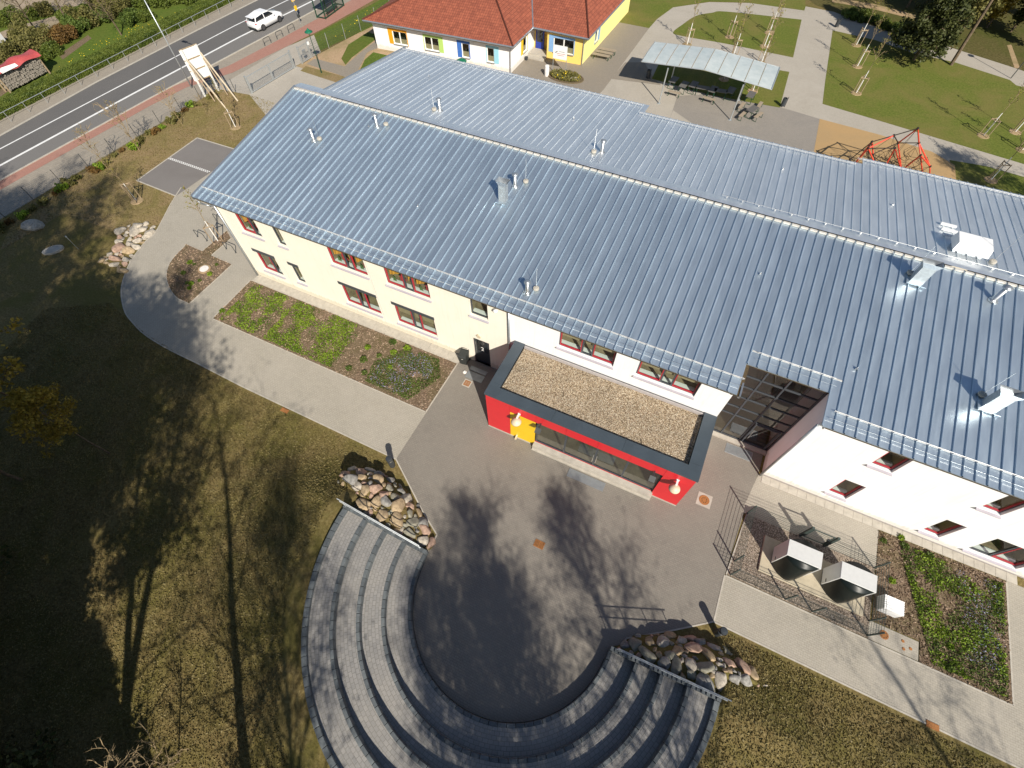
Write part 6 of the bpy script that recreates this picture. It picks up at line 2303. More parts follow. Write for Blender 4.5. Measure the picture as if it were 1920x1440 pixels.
def tile_plane(pts, parent, name='roof_slope'):
    """one roof plane with courses laid along its eave (first edge)"""
    P = [Vector(p) for p in pts]
    u = (P[1] - P[0]).normalized()
    nrm = (P[1] - P[0]).cross(P[2] - P[0]).normalized()
    if nrm.z < 0:
        nrm = -nrm
    v = nrm.cross(u)
    me = bpy.data.meshes.new(name)
    me.from_pydata([tuple(p) for p in P], [], [tuple(range(len(P)))])
    if me.polygons[0].normal.z < 0:
        me.flip_normals()
    ul = me.uv_layers.new(name='UVMap')
    for lp in me.loops:
        q = P[lp.vertex_index] - P[0]
        ul.data[lp.index].uv = (q.dot(u), q.dot(v))
    me.materials.append(MAT['roof_tile'])
    return link(name, me, parent)
ez, rz_ = 2.95, 5.9
A_, B_ = (-13.1, 34.0, ez), (5.0, 35.3, ez)
# ridge of the white block runs parallel to its front, the side block's ridge runs back from it
Rl, Rr = (-5.8, 41.6, rz_), (-1.2, 42.1, rz_)
C_ = (5.05, 40.25, ez)
rf = link('roof', None, house)
tile_plane([A_, B_, Rr, Rl], rf)
tile_plane([B_, C_, (2.6, 45.2, 4.55), Rr], rf)
D_ = (11.55, 40.25, ez)
tile_plane([C_, D_, (8.2, 47.0, 5.4), (2.6, 45.2, 4.55)], rf)
tile_plane([D_, (12.0, 58.0, ez), (8.4, 56.0, 5.4), (8.2, 47.0, 5.4)], rf)
tile_plane([(-13.1, 50, ez), A_, Rl, (-6.0, 46.5, rz_)], rf)
tile_plane([Rl, Rr, (-1.0, 50.0, ez), (-6.0, 50.0, ez)], rf)
tile_plane([(2.6, 45.2, 4.55), (8.2, 47.0, 5.4), (8.4, 56.0, 5.4), (0.0, 52.0, ez), Rr], rf)
mb = MB()
for a, b in ((A_, Rl), (B_, Rr), (D_, (8.2, 47.0, 5.4)), (Rl, Rr)):
    va, vb = Vector(a), Vector(b)
    n = int((vb - va).length / 0.4)
    for k in range(n):
        mb.tube(va.lerp(vb, k / n) + Vector((0, 0, 0.03)), va.lerp(vb, (k + 0.96) / n) + Vector((0, 0, 0.05)), 0.10, 0.085, n=7)
o = obj('hip_tiles', mb, 'roof_tile', rf)
o['kind'] = 'stuff'
mb = MB()
mb.tube(C_, (2.6, 45.2, 4.6), 0.09, n=6)
obj('valley_gutter', mb, 'gutter_zinc', rf)
for a, b in ((A_, B_), (B_, C_), (C_, D_), (D_, (12.0, 58.0, ez))):
    mb = MB()
    mb.tube((a[0], a[1], a[2] - 0.05), (b[0], b[1], b[2] - 0.05), 0.085, n=8)
    obj('gutter', mb, 'gutter_zinc', rf)
mb = MB()
mb.add([(A_[0], A_[1], 2.76), (B_[0], B_[1], 2.76), (5.05, 40.25, 2.76), (11.55, 40.25, 2.76), (12.0, 58, 2.76), (-13.1, 50, 2.76)], [(0, 1, 2, 3, 4, 5)])
obj('eaves_board', mb, 'plinth', rf)
mb = MB()
mb.tube((4.45, 35.75, 0.1), (4.45, 35.75, 2.8), 0.05, n=8)
obj('downpipe', mb, 'gutter_zinc', house)
mb = MB()
mb.tube((10.9, 40.72, 0.1), (10.9, 40.72, 2.8), 0.05, n=8)
obj('downpipe', mb, 'gutter_zinc', house)
ps = thing('parasol', 'small dark green parasol beside the white wall of the low house', 'parasol', (-0.9, 34.4, 0))
mb = MB()
mb.tube((0, 0, 0), (0, 0, 1.0), 0.03, n=6)
obj('pole', mb, 'dark_green', ps)
mb = MB()
mb.lathe([(0.62, 0.85), (0.42, 0.98), (0.16, 1.08), (0.03, 1.16)], 10)
obj('canopy', mb, 'signal_green', ps)

# sign board with a round flower bed in front of the entrance
sg = thing('sign_board', 'white sign board on two posts above a round flower bed', 'sign', (*(9.19, 38.27), 0), 0.05)
for x in (-0.75, 0.75):
    mb = MB()
    mb.tube((x, 0, 0), (x, 0, 2.6), 0.035, n=8)
    obj('post', mb, 'galvanised', sg)
mb = MB()
mb.box(-0.78, 0.78, -0.05, -0.02, 1.35, 2.65)
bd = obj('board', mb, 'white_paint', sg)
mb = MB()
mb.add([(-0.60, -0.054, 1.92), (-0.46, -0.054, 2.04), (-0.22, -0.054, 2.14), (-0.34, -0.054, 2.02), (-0.48, -0.054, 1.90)], [(0, 4, 3, 2, 1)])
obj('emblem', mb, 'board_print', bd)
for k, (z, a, b, m_) in enumerate(((2.08, -0.1, 0.5, 'board_print'), (1.88, -0.4, 0.6, 'board_print_red'), (1.72, -0.3, 0.45, 'board_print_red'))):
    mb = MB()
    mb.box(a, b, -0.054, -0.0505, z - 0.02, z + 0.02)
    obj('text_line', mb, m_, bd)
fb = thing('round_flower_bed', 'round planted bed with yellow flowers below the sign board', 'flower bed', (*(10.23, 37.60), 0))
mb = MB()
mb.lathe([(2.0, 0.0), (2.0, 0.10), (1.85, 0.10), (1.85, 0.06), (0.1, 0.06)], 28)
o = obj('rim', mb, 'mulch', fb)
o.scale = (1.05, 0.62, 1)
a = RNG.uniform(0, 6.28, 1500)
r = np.sqrt(RNG.random(1500)) * 1.7
c = np.stack([r * np.cos(a) * 1.05, r * np.sin(a) * 0.62, 0.08 + RNG.uniform(0, 0.25, 1500)], 1)
v, f = leaf_quads(c, 0.12)
o = link('foliage', fast_mesh('foliage', v, f, 'leaf_bush'), fb)
o['kind'] = 'stuff'
v, f = leaf_quads(c[:36] + np.array([0, 0, 0.1]), 0.09)
o = link('blossom', fast_mesh('blossom', v, f, 'flower_yellow'), fb)
o['kind'] = 'stuff'
st = link('boulder', ROCK_ME[8], None, (*(11.39, 37.51), 0.12), (0, 0, 0.5), (0.6, 0.4, 0.25))
tag(st, 'flat pale stone in the round flower bed', 'stone')
mb = MB()
mb.lathe([(0.24, 0.0), (0.26, 0.5), (0.24, 1.0), (0.2, 1.05)], 9)
tag(obj('marker_stone', mb, 'stone_white'), 'upright white marker stone beside the sign board', 'stone').location = (*(8.24, 37.06), 0)
# three folded table benches by the yellow wall
def folded_bench(loc, label):
    t = thing('picnic_bench', label, 'bench', loc, 0.03, 'benches stood in a row by the yellow wall')
    mb = MB()
    mb.box(-0.95, 0.95, -0.22, 0.22, 0.42, 0.47)
    obj('seat', mb, 'bench_slat', t)
    for x in (-0.85, 0.85):
        mb = MB()
        mb.path([(x, -0.2, 0), (x, -0.2, 0.42), (x, 0.2, 0.42), (x, 0.2, 0.0), (x, -0.2, 0.0)], 0.03, 6)
        obj('leg_frame', mb, 'dark_green', t)
for k, y in enumerate((43.0, 43.75, 44.5)):
    folded_bench((12.35 + 0.12 * k, y, 0.01), ['slatted bench nearest the sign board in the row by the yellow wall', 'middle slatted bench in the row by the yellow wall', 'slatted bench farthest back in the row by the yellow wall'][k])

# ---------------------------------------------------------------- canopy with tables
cn = thing('canopy_shelter', 'open steel shelter with a translucent two-part roof', 'shelter', (24.4, 40.0, 0))
ox, oy = 24.4, 40.0
XA, XM, XB2 = 18.2 - ox, 24.35 - ox, 30.85 - ox
def zc(x):
    return 3.15 + (0.42 if abs(x - XM) < 1e-6 else 0.0)
def cz(x, t):
    z0 = 3.05 + 0.45 * (1 - abs(x - XM) / 6.4)
    return z0 + 0.10 * math.sin(t * math.pi)
for side, (xa, xb) in enumerate(((XA, XM), (XM, XB2))):
    for i in range(5):
        x0 = xa + (xb - xa) * i / 5
        x1 = xa + (xb - xa) * (i + 1) / 5
        mb = MB()
        n = 8
        vs = []
        for j in range(n + 1):
            t = j / n
            y = -2.45 + 4.6 * t
            vs += [(x0 + 0.03, y, cz(x0, t)), (x1 - 0.03, y, cz(x1, t)), (x0 + 0.03, y, cz(x0, t) - 0.03), (x1 - 0.03, y, cz(x1, t) - 0.03)]
        fs = []
        for j in range(n):
            k = 4 * j
            fs += [(k, k + 1, k + 5, k + 4), (k + 2, k + 6, k + 7, k + 3), (k, k + 4, k + 6, k + 2), (k + 1, k + 3, k + 7, k + 5)]
        mb.add(vs, fs)
        obj('roof_sheet', mb, 'polycarbonate', cn)
        mb = MB()
        mb.path([(x0, -2.45 + 4.6 * j / n, cz(x0, j / n) + 0.01) for j in range(n + 1)], 0.025, 5)
        obj('glazing_bar', mb, 'bench_slat', cn)
for x in (XA, XB2):
    mb = MB()
    mb.path([(x, -2.45 + 4.6 * j / 8, cz(x, j / 8)) for j in range(9)], 0.06, 6)
    obj('edge_beam', mb, 'galvanised', cn)
for y in (-2.45, 2.15):
    mb = MB()
    mb.path([(XA, y, cz(XA, 0)), (XM, y, cz(XM, 0)), (XB2, y, cz(XB2, 0))], 0.04, 6)
    obj('eave_beam', mb, 'galvanised', cn)
for x in (21.0 - ox, 28.3 - ox):
    for y in (-2.9, 1.2):
        mb = MB()
        mb.tube((x, y - 0.4, 0), (x, y, cz(x, 0) - 0.05), 0.06, n=10)
        o = obj('post', mb, 'galvanised', cn)
        mb = MB()
        mb.box(x - 0.15, x + 0.15, y - 0.55, y - 0.25, 0, 0.03)
        obj('base_plate', mb, 'galvanised', o)
def seat_set(kind, loc, rz, label):
    if kind == 'table':
        t = thing('school_table', label, 'table', loc, rz, 'tables under and beside the shelter')
        mb = MB()
        mb.box(-0.65, 0.65, -0.35, 0.35, 0.70, 0.75)
        obj('tabletop', mb, 'table_grey', t)
        for x in (-0.55, 0.55):
            mb = MB()
            mb.path([(x, -0.28, 0.70), (x, -0.32, 0.02), (x, 0.32, 0.02), (x, 0.28, 0.70)], 0.028, 6)
            obj('leg_frame', mb, 'dark_green', t)
    else:
        t = thing('school_bench', label, 'bench', loc, rz, 'benches under and beside the shelter')
        mb = MB()
        mb.box(-0.65, 0.65, -0.17, 0.17, 0.42, 0.46)
        obj('seat', mb, 'bench_slat', t)
        for x in (-0.55, 0.55):
            mb = MB()
            mb.path([(x, -0.15, 0.42), (x, -0.17, 0.02), (x, 0.17, 0.02), (x, 0.15, 0.42)], 0.024, 6)
            obj('leg_frame', mb, 'dark_green', t)
TB = [((21.33, 40.48), 1.45), ((22.57, 39.98), 1.45), ((23.48, 40.40), 1.45), ((24.51, 40.16), 0.1), ((25.54, 40.29), 1.45), ((26.32, 40.30), 0.1), ((27.25, 40.85), 1.45), ((29.27, 40.86), 1.45), ((29.94, 38.21), 1.2)]
TL = ['grey table nearest the left post of the shelter', 'second grey table from the left post of the shelter', 'third grey table from the left post of the shelter', 'fourth grey table from the left post of the shelter',
      'fifth grey table from the left post of the shelter', 'sixth grey table from the left post of the shelter', 'last grey table in the row before the right post of the shelter', 'grey table standing clear on the grass edge side', 'grey table pulled out nearest the school roof']
for k, (p, rz) in enumerate(TB):
    seat_set('table', (p[0], p[1], 0.012), rz, TL[k])
BN = [((21.96, 38.64), -0.05), ((25.53, 38.92), -0.10), ((28.83, 39.00), 1.4), ((29.25, 37.47), 1.3), ((30.43, 39.84), 1.45), ((30.68, 37.92), 1.2)]
BL = ['pale bench in front of the row nearest the left post', 'pale bench in front of the middle of the table row', 'bench just right of the right shelter post', 'bench beside the table pulled out nearest the school roof', 'bench next to the clear standing table at the grass edge', 'outermost bench on the dark paving']
for k, (p, rz) in enumerate(BN):
    seat_set('bench', (p[0], p[1], 0.012), rz, BL[k])
def litter_bin(p, label):
    t = thing('litter_bin', label, 'bin', (p[0], p[1], 0), 0, 'slim litter bins in the rear yard')
    mb = MB()
    mb.lathe([(0.20, 0.12), (0.20, 0.85), (0.17, 0.86), (0.17, 0.6)], 14)
    obj('drum', mb, 'anthracite', t)
    mb = MB()
    mb.tube((0.24, 0, 0), (0.24, 0, 1.0), 0.03, n=6)
    obj('post', mb, 'anthracite', t)
litter_bin((18.43, 41.11), 'dark litter bin in the shade left of the shelter')
litter_bin((32.54, 41.37), 'dark litter bin at the lawn corner right of the shelter')
litter_bin((35.49, 62.33), 'dark litter bin where the far path meets the straight path')

# ---------------------------------------------------------------- climbing net
net = thing('climbing_net', 'red steel climbing frame with black rope net', 'climbing frame', (*(42.50, 34.22), 0))
nx0, ny0 = net.location.x, net.location.y
NPX = {'apex': ((42.49, 32.86), 4.6), 'a': ((41.16, 32.46), 3.9), 'b': ((39.82, 31.75), 3.4), 'c': ((39.70, 31.05), 3.2), 'd': ((42.04, 33.51), 2.9), 'e': ((41.84, 32.57), 2.9),
       'f': ((43.56, 34.04), 3.0), 'g': ((44.15, 33.60), 2.3), 'h': ((45.53, 34.17), 1.3), 'i': ((39.10, 31.78), 1.6), 'j': ((39.66, 32.11), 1.0), 'k': ((40.56, 32.28), 2.2),
       'q1': ((44.02, 34.93), 0.0), 'q2': ((46.30, 33.87), 0.0), 'q3': ((42.34, 33.29), 0.0), 'q4': ((40.09, 33.53), 0.0), 'q5': ((45.76, 34.88), 0.0)}
NP = {k: Vector((v[0][0] - nx0, v[0][1] - ny0, v[1])) for k, v in NPX.items()}
def bars(name, pairs, r, mat):
    for a, b in pairs:
        mb = MB()
        mb.tube(NP[a], NP[b], r, n=7)
        obj(name, mb, mat, net)
bars('red_tube', [('apex', 'd'), ('apex', 'f'), ('f', 'h'), ('f', 'g'), ('a', 'c'), ('b', 'j'), ('c', 'q3'), ('e', 'q3'), ('e', 'q1'), ('g', 'q1'), ('g', 'h'), ('g', 'q5'), ('h', 'q2'), ('b', 'k'), ('d', 'q1'), ('c', 'j')], 0.055, 'pole_red')
bars('dark_tube', [('apex', 'a'), ('a', 'b'), ('d', 'f'), ('a', 'd'), ('d', 'k'), ('e', 'c'), ('g', 'q1'), ('k', 'q3'), ('i', 'j'), ('i', 'b'), ('i', 'q4'), ('j', 'q4'), ('b', 'c')], 0.04, 'rope')
for k in 'apex a b c d e f g h i j k'.split():
    mb = MB()
    p = NP[k]
    mb.lathe([(0.03, -0.11), (0.10, -0.05), (0.10, 0.05), (0.03, 0.11)], 8, tuple(p))
    obj('joint', mb, 'rope', net)
rr = random.Random(8)
keys = ['apex', 'a', 'b', 'c', 'd', 'e', 'f', 'g', 'h', 'q1', 'q2', 'q3', 'q5', 'k', 'j']
cen = [NP['e'].lerp(NP['q1'], 0.5), NP['d'].lerp(NP['q1'], 0.6), NP['f'].lerp(NP['q1'], 0.6), NP['c'].lerp(NP['q3'], 0.5), NP['g'].lerp(NP['q3'], 0.4)]
mb = MB()
nodes = []
for c in cen:
    for k in range(16):
        nodes.append(c + Vector((rr.uniform(-1.5, 1.5), rr.uniform(-1.0, 1.0), rr.uniform(-0.8, 0.9))))
for i, p in enumerate(nodes):
    if p.z < 0.15:
        p.z = 0.15
    near = sorted(range(len(nodes)), key=lambda j: (nodes[j] - p).length)[1:4]
    for j in near:
        mb.tube(p, nodes[j], 0.014, n=4, cap=False)
for k in keys:
    p = NP[k]
    near = sorted(range(len(nodes)), key=lambda j: (nodes[j] - p).length)[:3]
    for j in near:
        mb.tube(p, nodes[j], 0.014, n=4, cap=False)
o = obj('rope_net', mb, 'rope', net)
o['kind'] = 'stuff'

# ---------------------------------------------------------------- trees and shrubs
ORD = ['first', 'second', 'third', 'fourth', 'fifth', 'sixth', 'seventh', 'eighth', 'ninth', 'tenth', 'eleventh', 'twelfth', 'thirteenth', 'fourteenth', 'fifteenth', 'sixteenth', 'seventeenth', 'eighteenth', 'nineteenth', 'twentieth', 'twenty-first', 'twenty-second', 'twenty-third', 'twenty-fourth', 'twenty-fifth', 'twenty-sixth']
def limb(mb, p0, d, length, r0, r1, rr, segs=4, curve=0.25, wob=0.12, n=5):
    """a bending tapered branch; returns its points"""
    pts = [Vector(p0)]
    d = Vector(d).normalized()
    for k in range(segs):
        d = (d + Vector((rr.gauss(0, wob), rr.gauss(0, wob), rr.gauss(0, wob * 0.6) + curve / segs))).normalized()
        pts.append(pts[-1] + d * (length / segs))
    for k in range(segs):
        mb.tube(pts[k], pts[k + 1], r0 + (r1 - r0) * k / segs, r0 + (r1 - r0) * (k + 1) / segs, n, cap=False)
    return pts

def tree_meshes(seed, H, r0, start, nbr, spread, shape, wood, leaf, lsize, per_tip, sub=5, twig=3, jit=0.35, droop=0.2, flat=0.2, steep=0.5, bk=0.42):
    """trunk-with-limbs mesh and crown mesh. SHAPE(t) gives limb length against height"""
    rr = random.Random(seed)
    mb = MB()
    tr = limb(mb, (0, 0, 0), (0, 0, 1), H, r0, r0 * 0.12, rr, 10, 0.4, 0.035, 9)
    tips = []
    for b in range(nbr):
        t = start + (0.985 - start) * ((b + rr.random()) / nbr)
        k = min(9, int(t * 10))
        p = tr[k].lerp(tr[k + 1], t * 10 - k)
        L = spread * shape(t) * rr.uniform(0.7, 1.2)
        if L < 0.15:
            continue
        a = b * 2.4 + rr.uniform(-0.5, 0.5)
        up = steep * rr.uniform(0.5, 1.3)
        br = limb(mb, p, (math.cos(a), math.sin(a), up), L, max(0.012, r0 * bk * (1 - t * 0.7) * min(1, L / spread + 0.25)), 0.012, rr, 4, droop, 0.14, 5)
        for s in range(sub):
            u = 0.25 + 0.75 * (s + rr.random()) / sub
            q = min(3, int(u * 4))
            sp = br[q].lerp(br[q + 1], u * 4 - q)
            dr = (br[q + 1] - br[q]).normalized() + Vector((rr.gauss(0, 0.7), rr.gauss(0, 0.7), rr.gauss(0.1, 0.45)))
            l2 = L * rr.uniform(0.18, 0.42)
            tw = limb(mb, sp, dr, l2, 0.022, 0.008, rr, 2, 0.1, 0.2, 3)
            tips += [tw[1], tw[2]]
            for w in range(twig):
                sp2 = tw[1].lerp(tw[2], rr.random())
                d3 = dr.normalized() + Vector((rr.gauss(0, 0.8), rr.gauss(0, 0.8), rr.gauss(0, 0.6)))
                t3 = limb(mb, sp2, d3, l2 * rr.uniform(0.35, 0.7), 0.010, 0.005, rr, 1, 0.0, 0.1, 3)
                tips.append(t3[1])
    wm = mb.mesh('trunk', wood)
    lm = None
    if leaf and per_tip > 0:
        T = np.array([tuple(p) for p in tips])
        n = int(len(T) * per_tip)
        idx = RNG.integers(0, len(T), n)
        c = T[idx] + RNG.normal(0, jit, (n, 3))
        c = c[c[:, 2] > 0.2]
        v, f = leaf_quads(c, lsize, flat)
        lm = fast_mesh('crown', v, f, leaf)
    return wm, lm

def tree(name, meshes, loc, label, cat='tree', rz=0.0, s=1.0, group=None):
    t = thing(name, label, cat, (loc[0], loc[1], loc[2] if len(loc) > 2 else 0.0), rz, group)
    link('trunk', meshes[0], t, None, None, (s, s, s))
    if meshes[1]:
        link('crown', meshes[1], t, None, None, (s, s, s))
    return t
ovate = lambda t: math.sin(math.pi * min(1, max(0.03, (1 - t) * 1.25))) * 0.9 + 0.12
cone = lambda t: (1 - t) * 1.15 + 0.08
head = lambda t: 0.35 + 0.8 * math.sin(math.pi * min(1.0, max(0.0, (t - 0.45) / 0.6)))

# the trees on the south side, outside the picture, whose shade lies over lawn and plaza
BIRCH = tree_meshes(21, 20.0, 0.17, 0.30, 60, 4.6, ovate, 'bark', 'leaf_spring', 0.08, 2.6, 8, 5, 0.24, 0.3, steep=1.7)
BIRCH2 = tree_meshes(22, 18.0, 0.15, 0.25, 60, 4.0, cone, 'bark', 'leaf_spring', 0.08, 1.6, 8, 5, 0.24, 0.3, steep=1.8)
PINE = tree_meshes(31, 28.0, 0.30, 0.45, 50, 5.2, head, 'bark', 'leaf_conifer', 0.17, 13.0, 7, 3, 0.42, 0.1, bk=0.25)
PINE2 = tree_meshes(32, 27.0, 0.27, 0.20, 56, 5.4, ovate, 'bark', 'leaf_conifer', 0.16, 10.0, 7, 3, 0.45, 0.1, bk=0.25)
OAK = tree_meshes(33, 24.0, 0.34, 0.20, 30, 5.2, ovate, 'bark', 'leaf_gold', 0.10, 1.3, 7, 5, 0.3, steep=0.45, bk=0.22)
SH = [(BIRCH, (40.7, -27.8), 0.3, 0.97, 'birch whose feathery shade reaches far across the plaza towards the annexe'),
      (BIRCH, (46.0, -24.8), 1.1, 0.97, 'slim birch whose narrow shade lies on the plaza by the drain'),
      (BIRCH, (43.4, -29.6), 2.5, 0.95, 'birch whose shade covers the middle of the round plaza'),
      (BIRCH2, (38.2, -30.6), 4.0, 1.0, 'slim birch whose shade falls over the cobbled steps'),
      (BIRCH, (42.0, -31.5), 1.7, 1.0, 'birch standing farthest behind the plaza birches'),
      (BIRCH, (41.2, -25.6), 2.9, 0.80, 'birch whose shade fills the lower round of the plaza'),
      (BIRCH2, (37.4, -26.8), 1.9, 0.85, 'slim birch nearest the cobbled steps'),
      (OAK, (25.2, -27.6), 0.9, 1.0, 'oak whose straight trunk shadow crosses the lawn left of the steps'),
      (PINE, (19.4, -30.4), 2.0, 0.86, 'pine whose thin trunk shadow runs to the pale west path'),
      (PINE, (13.8, -31.6), 0.2, 0.88, 'pine whose shade lies on the bend of the west path'),
      (PINE, (15.4, -34.0), 4.0, 0.93, 'tall pine standing behind the first row south of the lawn'),
      (PINE2, (8.0, -34.2), 3.3, 1.0, 'pine whose shade covers the stone heap'),
      (PINE, (5.2, -31.0), 1.3, 1.06, 'tall pine whose thin trunk shadow lies on the dark lawn'),
      (PINE2, (0.5, -31.0), 5.3, 1.05, 'pine whose shade darkens the west edge of the lawn'),
      (PINE2, (-3.0, -26.0), 2.3, 0.9, 'pine whose shade reaches the street fence'),
      (PINE, (11.0, -29.8), 5.9, 0.78, 'tall pine nearest the dark corner of the lawn'),
      (PINE2, (8.6, -29.2), 0.7, 0.85, 'pine at the far lower end of the dark lawn'),
      (PINE2, (-6.0, -30.5), 1.9, 1.1, 'pine farthest west on the south side'),
      (OAK, (21.4, -33.6), 3.4, 1.05, 'oak behind the pines south of the steps'),
      (BIRCH, (31.8, -32.5), 5.0, 1.1, 'birch whose shade falls on the outer ring of steps'),
      (BIRCH2, (56.5, -27.0), 2.2, 0.9, 'slim birch whose faint shade crosses the east path'),
      (OAK, (61.0, -24.0), 4.4, 0.8, 'oak whose faint shade lies on the lawn by the east path')]
for m_, p, rz, s, lab in SH:
    tree('shade_tree', m_, p, lab, 'tree', rz, s, 'trees on the south side')
tree('shade_tree', PINE2, (58.5, 17.5), 'pine east of the school whose shade lies on the play surface', 'tree', 1.0, 0.62, 'trees east of the school')
tree('shade_tree', PINE2, (63.0, 24.0), 'pine farther east of the school beyond the lawn', 'tree', 2.0, 0.6, 'trees east of the school')
tree('shade_tree', PINE, (66.0, 16.0), 'tall pine farthest east of the school', 'tree', 4.0, 0.6, 'trees east of the school')

UNDER = tree_meshes(35, 12.0, 0.15, 0.08, 80, 3.0, cone, 'bark', 'leaf_conifer', 0.17, 14.0, 6, 2, 0.24, -0.2, steep=0.0)  # unseen spruces added so their shade darkens the lower lawn corner
for k, (p, s) in enumerate((((20.6, -31.8), 0.9), ((17.2, -30.4), 0.85), ((14.4, -31.8), 1.0), ((12.0, -30.2), 0.9), ((9.4, -32.0), 1.05), ((6.5, -29.5), 1.0), ((22.6, -34.6), 1.1), ((3.0, -28.6), 1.0), ((0.0, -25.5), 1.0))):
    tree('shade_spruce', UNDER, p, '%s unseen young spruce added to shade the lawn, counted from the steps' % ORD[[0, 2, 3, 4, 5, 6, 1, 7, 8][k]], 'tree', k * 1.1, s, 'added shade spruces south of the lawn')
# young trees in the dark corner of the lawn
YOUNG = tree_meshes(41, 9.0, 0.075, 0.45, 26, 2.0, ovate, 'bark', 'leaf_gold', 0.13, 9.0, 4, 3, 0.16)
for p, rz, s, lab in (((-2.05, -15.55), 0.4, 1.15, 'young golden tree at the edge of the dark lawn'),
                      ((-1.24, -19.08), 2.0, 1.2, 'young golden tree in the dark corner of the lawn'),
                      ((2.07, -15.61), 4.2, 0.72, 'small golden sapling alone in the dark lawn')):
    tree('young_tree', YOUNG, p, lab, 'tree', rz, s, 'young trees in the dark lawn')
BARE = tree_meshes(43, 3.6, 0.045, 0.2, 16, 1.5, ovate, 'twig', None, 0.1, 0, 4, 3, 0.1)
for p, rz, s, lab in (((17.45, -24.67), 0.3, 0.95, 'leafless shrub at the lower edge of the dark lawn'), ((15.98, -25.58), 2.1, 0.8, 'smaller leafless shrub at the lower edge of the dark lawn')):
    tree('bare_shrub', BARE, p, lab, 'shrub', rz, s, 'leafless shrubs in the dark lawn')

# staked saplings
SAP = [tree_meshes(50 + k, 3.1, 0.022, 0.15, 12, 0.8, cone, 'twig', 'leaf_spring', 0.06, 0.8, 3, 2, 0.07, 0.4, steep=1.4) for k in range(3)]
stake_mb = MB()
stake_mb.tube((0, 0, -0.05), (0, 0, 1.65), 0.035, n=6)
STK = stake_mb.mesh('stake', 'stake_wood')
stem_mb = MB()
stem_mb.tube((0, 0, 0), (0, 0, 1.9), 0.04, 0.03, n=8)
STEM = stem_mb.mesh('stem', 'white_paint')
ring_mb = MB()
ring_mb.lathe([(0.55, 0.0), (0.50, 0.03), (0.3, 0.05), (0.05, 0.06)], 14)
PIT = ring_mb.mesh('planting_pit', 'dry_soil')
def sapling(p, label, k, group, stakes=True, s=1.0, pit=True, rz=None):
    t = thing('staked_sapling', label, 'sapling', (p[0], p[1], 0.015), random.uniform(0, 6.28) if rz is None else rz, group)
    link('stem', STEM, t, None, None, (s, s, s))
    o = link('crown', SAP[k % 3][0], t, (0, 0, 1.88 * s), None, (s, s, s))
    if SAP[k % 3][1]:
        link('leaf_buds', SAP[k % 3][1], t, (0, 0, 1.88 * s), None, (s, s, s))['kind'] = 'stuff'
    if stakes:
        ps = [(0.42 * math.cos(a), 0.42 * math.sin(a)) for a in (0.3, 2.4, 4.5)]
        for q in ps:
            link('stake', STK, t, (q[0], q[1], 0))
        mb = MB()
        for a, b in ((0, 1), (1, 2), (2, 0)):
            mb.beam((*ps[a], 1.55), (*ps[b], 1.55), 0.03, 0.07)
        obj('tie_bars', mb, 'stake_wood', t)
    if pit:
        link('planting_pit', PIT, t)
for k, (p, lab) in enumerate([((24.42, 54.39), 'staked sapling on the left of the oval lawn'), ((28.46, 57.43), 'staked sapling at the back of the oval lawn'), ((28.56, 53.78), 'staked sapling at the front of the oval lawn'),
                              ((20.32, 50.45), 'staked sapling on the path behind the left end of the shelter'), ((25.77, 50.12), 'staked sapling behind the middle of the shelter'), ((28.95, 49.67), 'staked sapling behind the right end of the shelter'),
                              ((38.13, 58.43), 'staked sapling farthest back in the left row of the big lawn'), ((38.70, 53.22), 'middle staked sapling in the left row of the big lawn'), ((39.11, 47.24), 'front staked sapling in the left row of the big lawn'),
                              ((50.78, 44.06), 'staked sapling near the front edge of the big lawn'), ((53.56, 46.04), 'staked sapling at the right end of the big lawn'), ((51.16, 36.72), 'staked sapling on the strip beyond the play surface'),
                              ((53.95, 42.95), 'staked sapling at the right front corner of the big lawn'),
                              ((25.97, 44.32), 'sapling in the grass under the shelter'), ((29.26, 43.17), 'sapling in a sandy pit right of the shelter')]):
    sapling(p, lab, k, 'staked saplings in the rear lawns', s=1.15)
sapling((-5.53, 1.54), 'staked sapling at the west gable between the bicycle hoops', 1, 'staked saplings on the west side', s=1.05, pit=False)
sapling((-15.67, 2.38), 'staked sapling below the parking bay', 2, 'staked saplings on the west side', s=0.9)
sapling((-15.87, 14.83), 'staked sapling below the billboard struts', 0, 'staked saplings on the west side', s=0.95)

# shrubs along the street fence
MULTI = [tree_meshes(60 + k, 3.4, 0.03, 0.05, 18, 1.5, ovate, 'twig', 'leaf_spring', 0.05, 0.25, 4, 2, 0.08, 0.2, steep=1.8) for k in range(2)]
for k, (p, s, lab) in enumerate([((-21.45, 7.88), 1.25, 'tall many-stemmed shrub in the verge above the parking bay'), ((-20.99, 12.88), 1.0, 'many-stemmed shrub in the verge nearest the billboard'), ((-21.94, 4.61), 1.0, 'many-stemmed shrub in the verge left of the parking bay'),
                                 ((-20.22, 15.38), 0.5, 'low bare shrub between the billboard struts')]):
    tree('bare_shrub', MULTI[k % 2], p, lab, 'shrub', k * 1.3, s, 'bare shrubs in the street verge')
def bush_mesh(seed, r, h, n, mat, ls):
    rr_ = np.random.default_rng(seed)
    k = 9
    cc = rr_.normal(0, 0.45, (k, 3)) * np.array([r, r, h * 0.35]) + np.array([0, 0, h * 0.5])
    idx = rr_.integers(0, k, n)
    d = rr_.normal(size=(n, 3))
    d /= np.linalg.norm(d, axis=1)[:, None]
    c = cc[idx] + d * (np.array([r, r, h]) * 0.42) * rr_.uniform(0.6, 1.05, n)[:, None]
    c[:, 2] = np.abs(c[:, 2])
    v, f = leaf_quads(c, ls)
    return fast_mesh('foliage', v, f, mat)
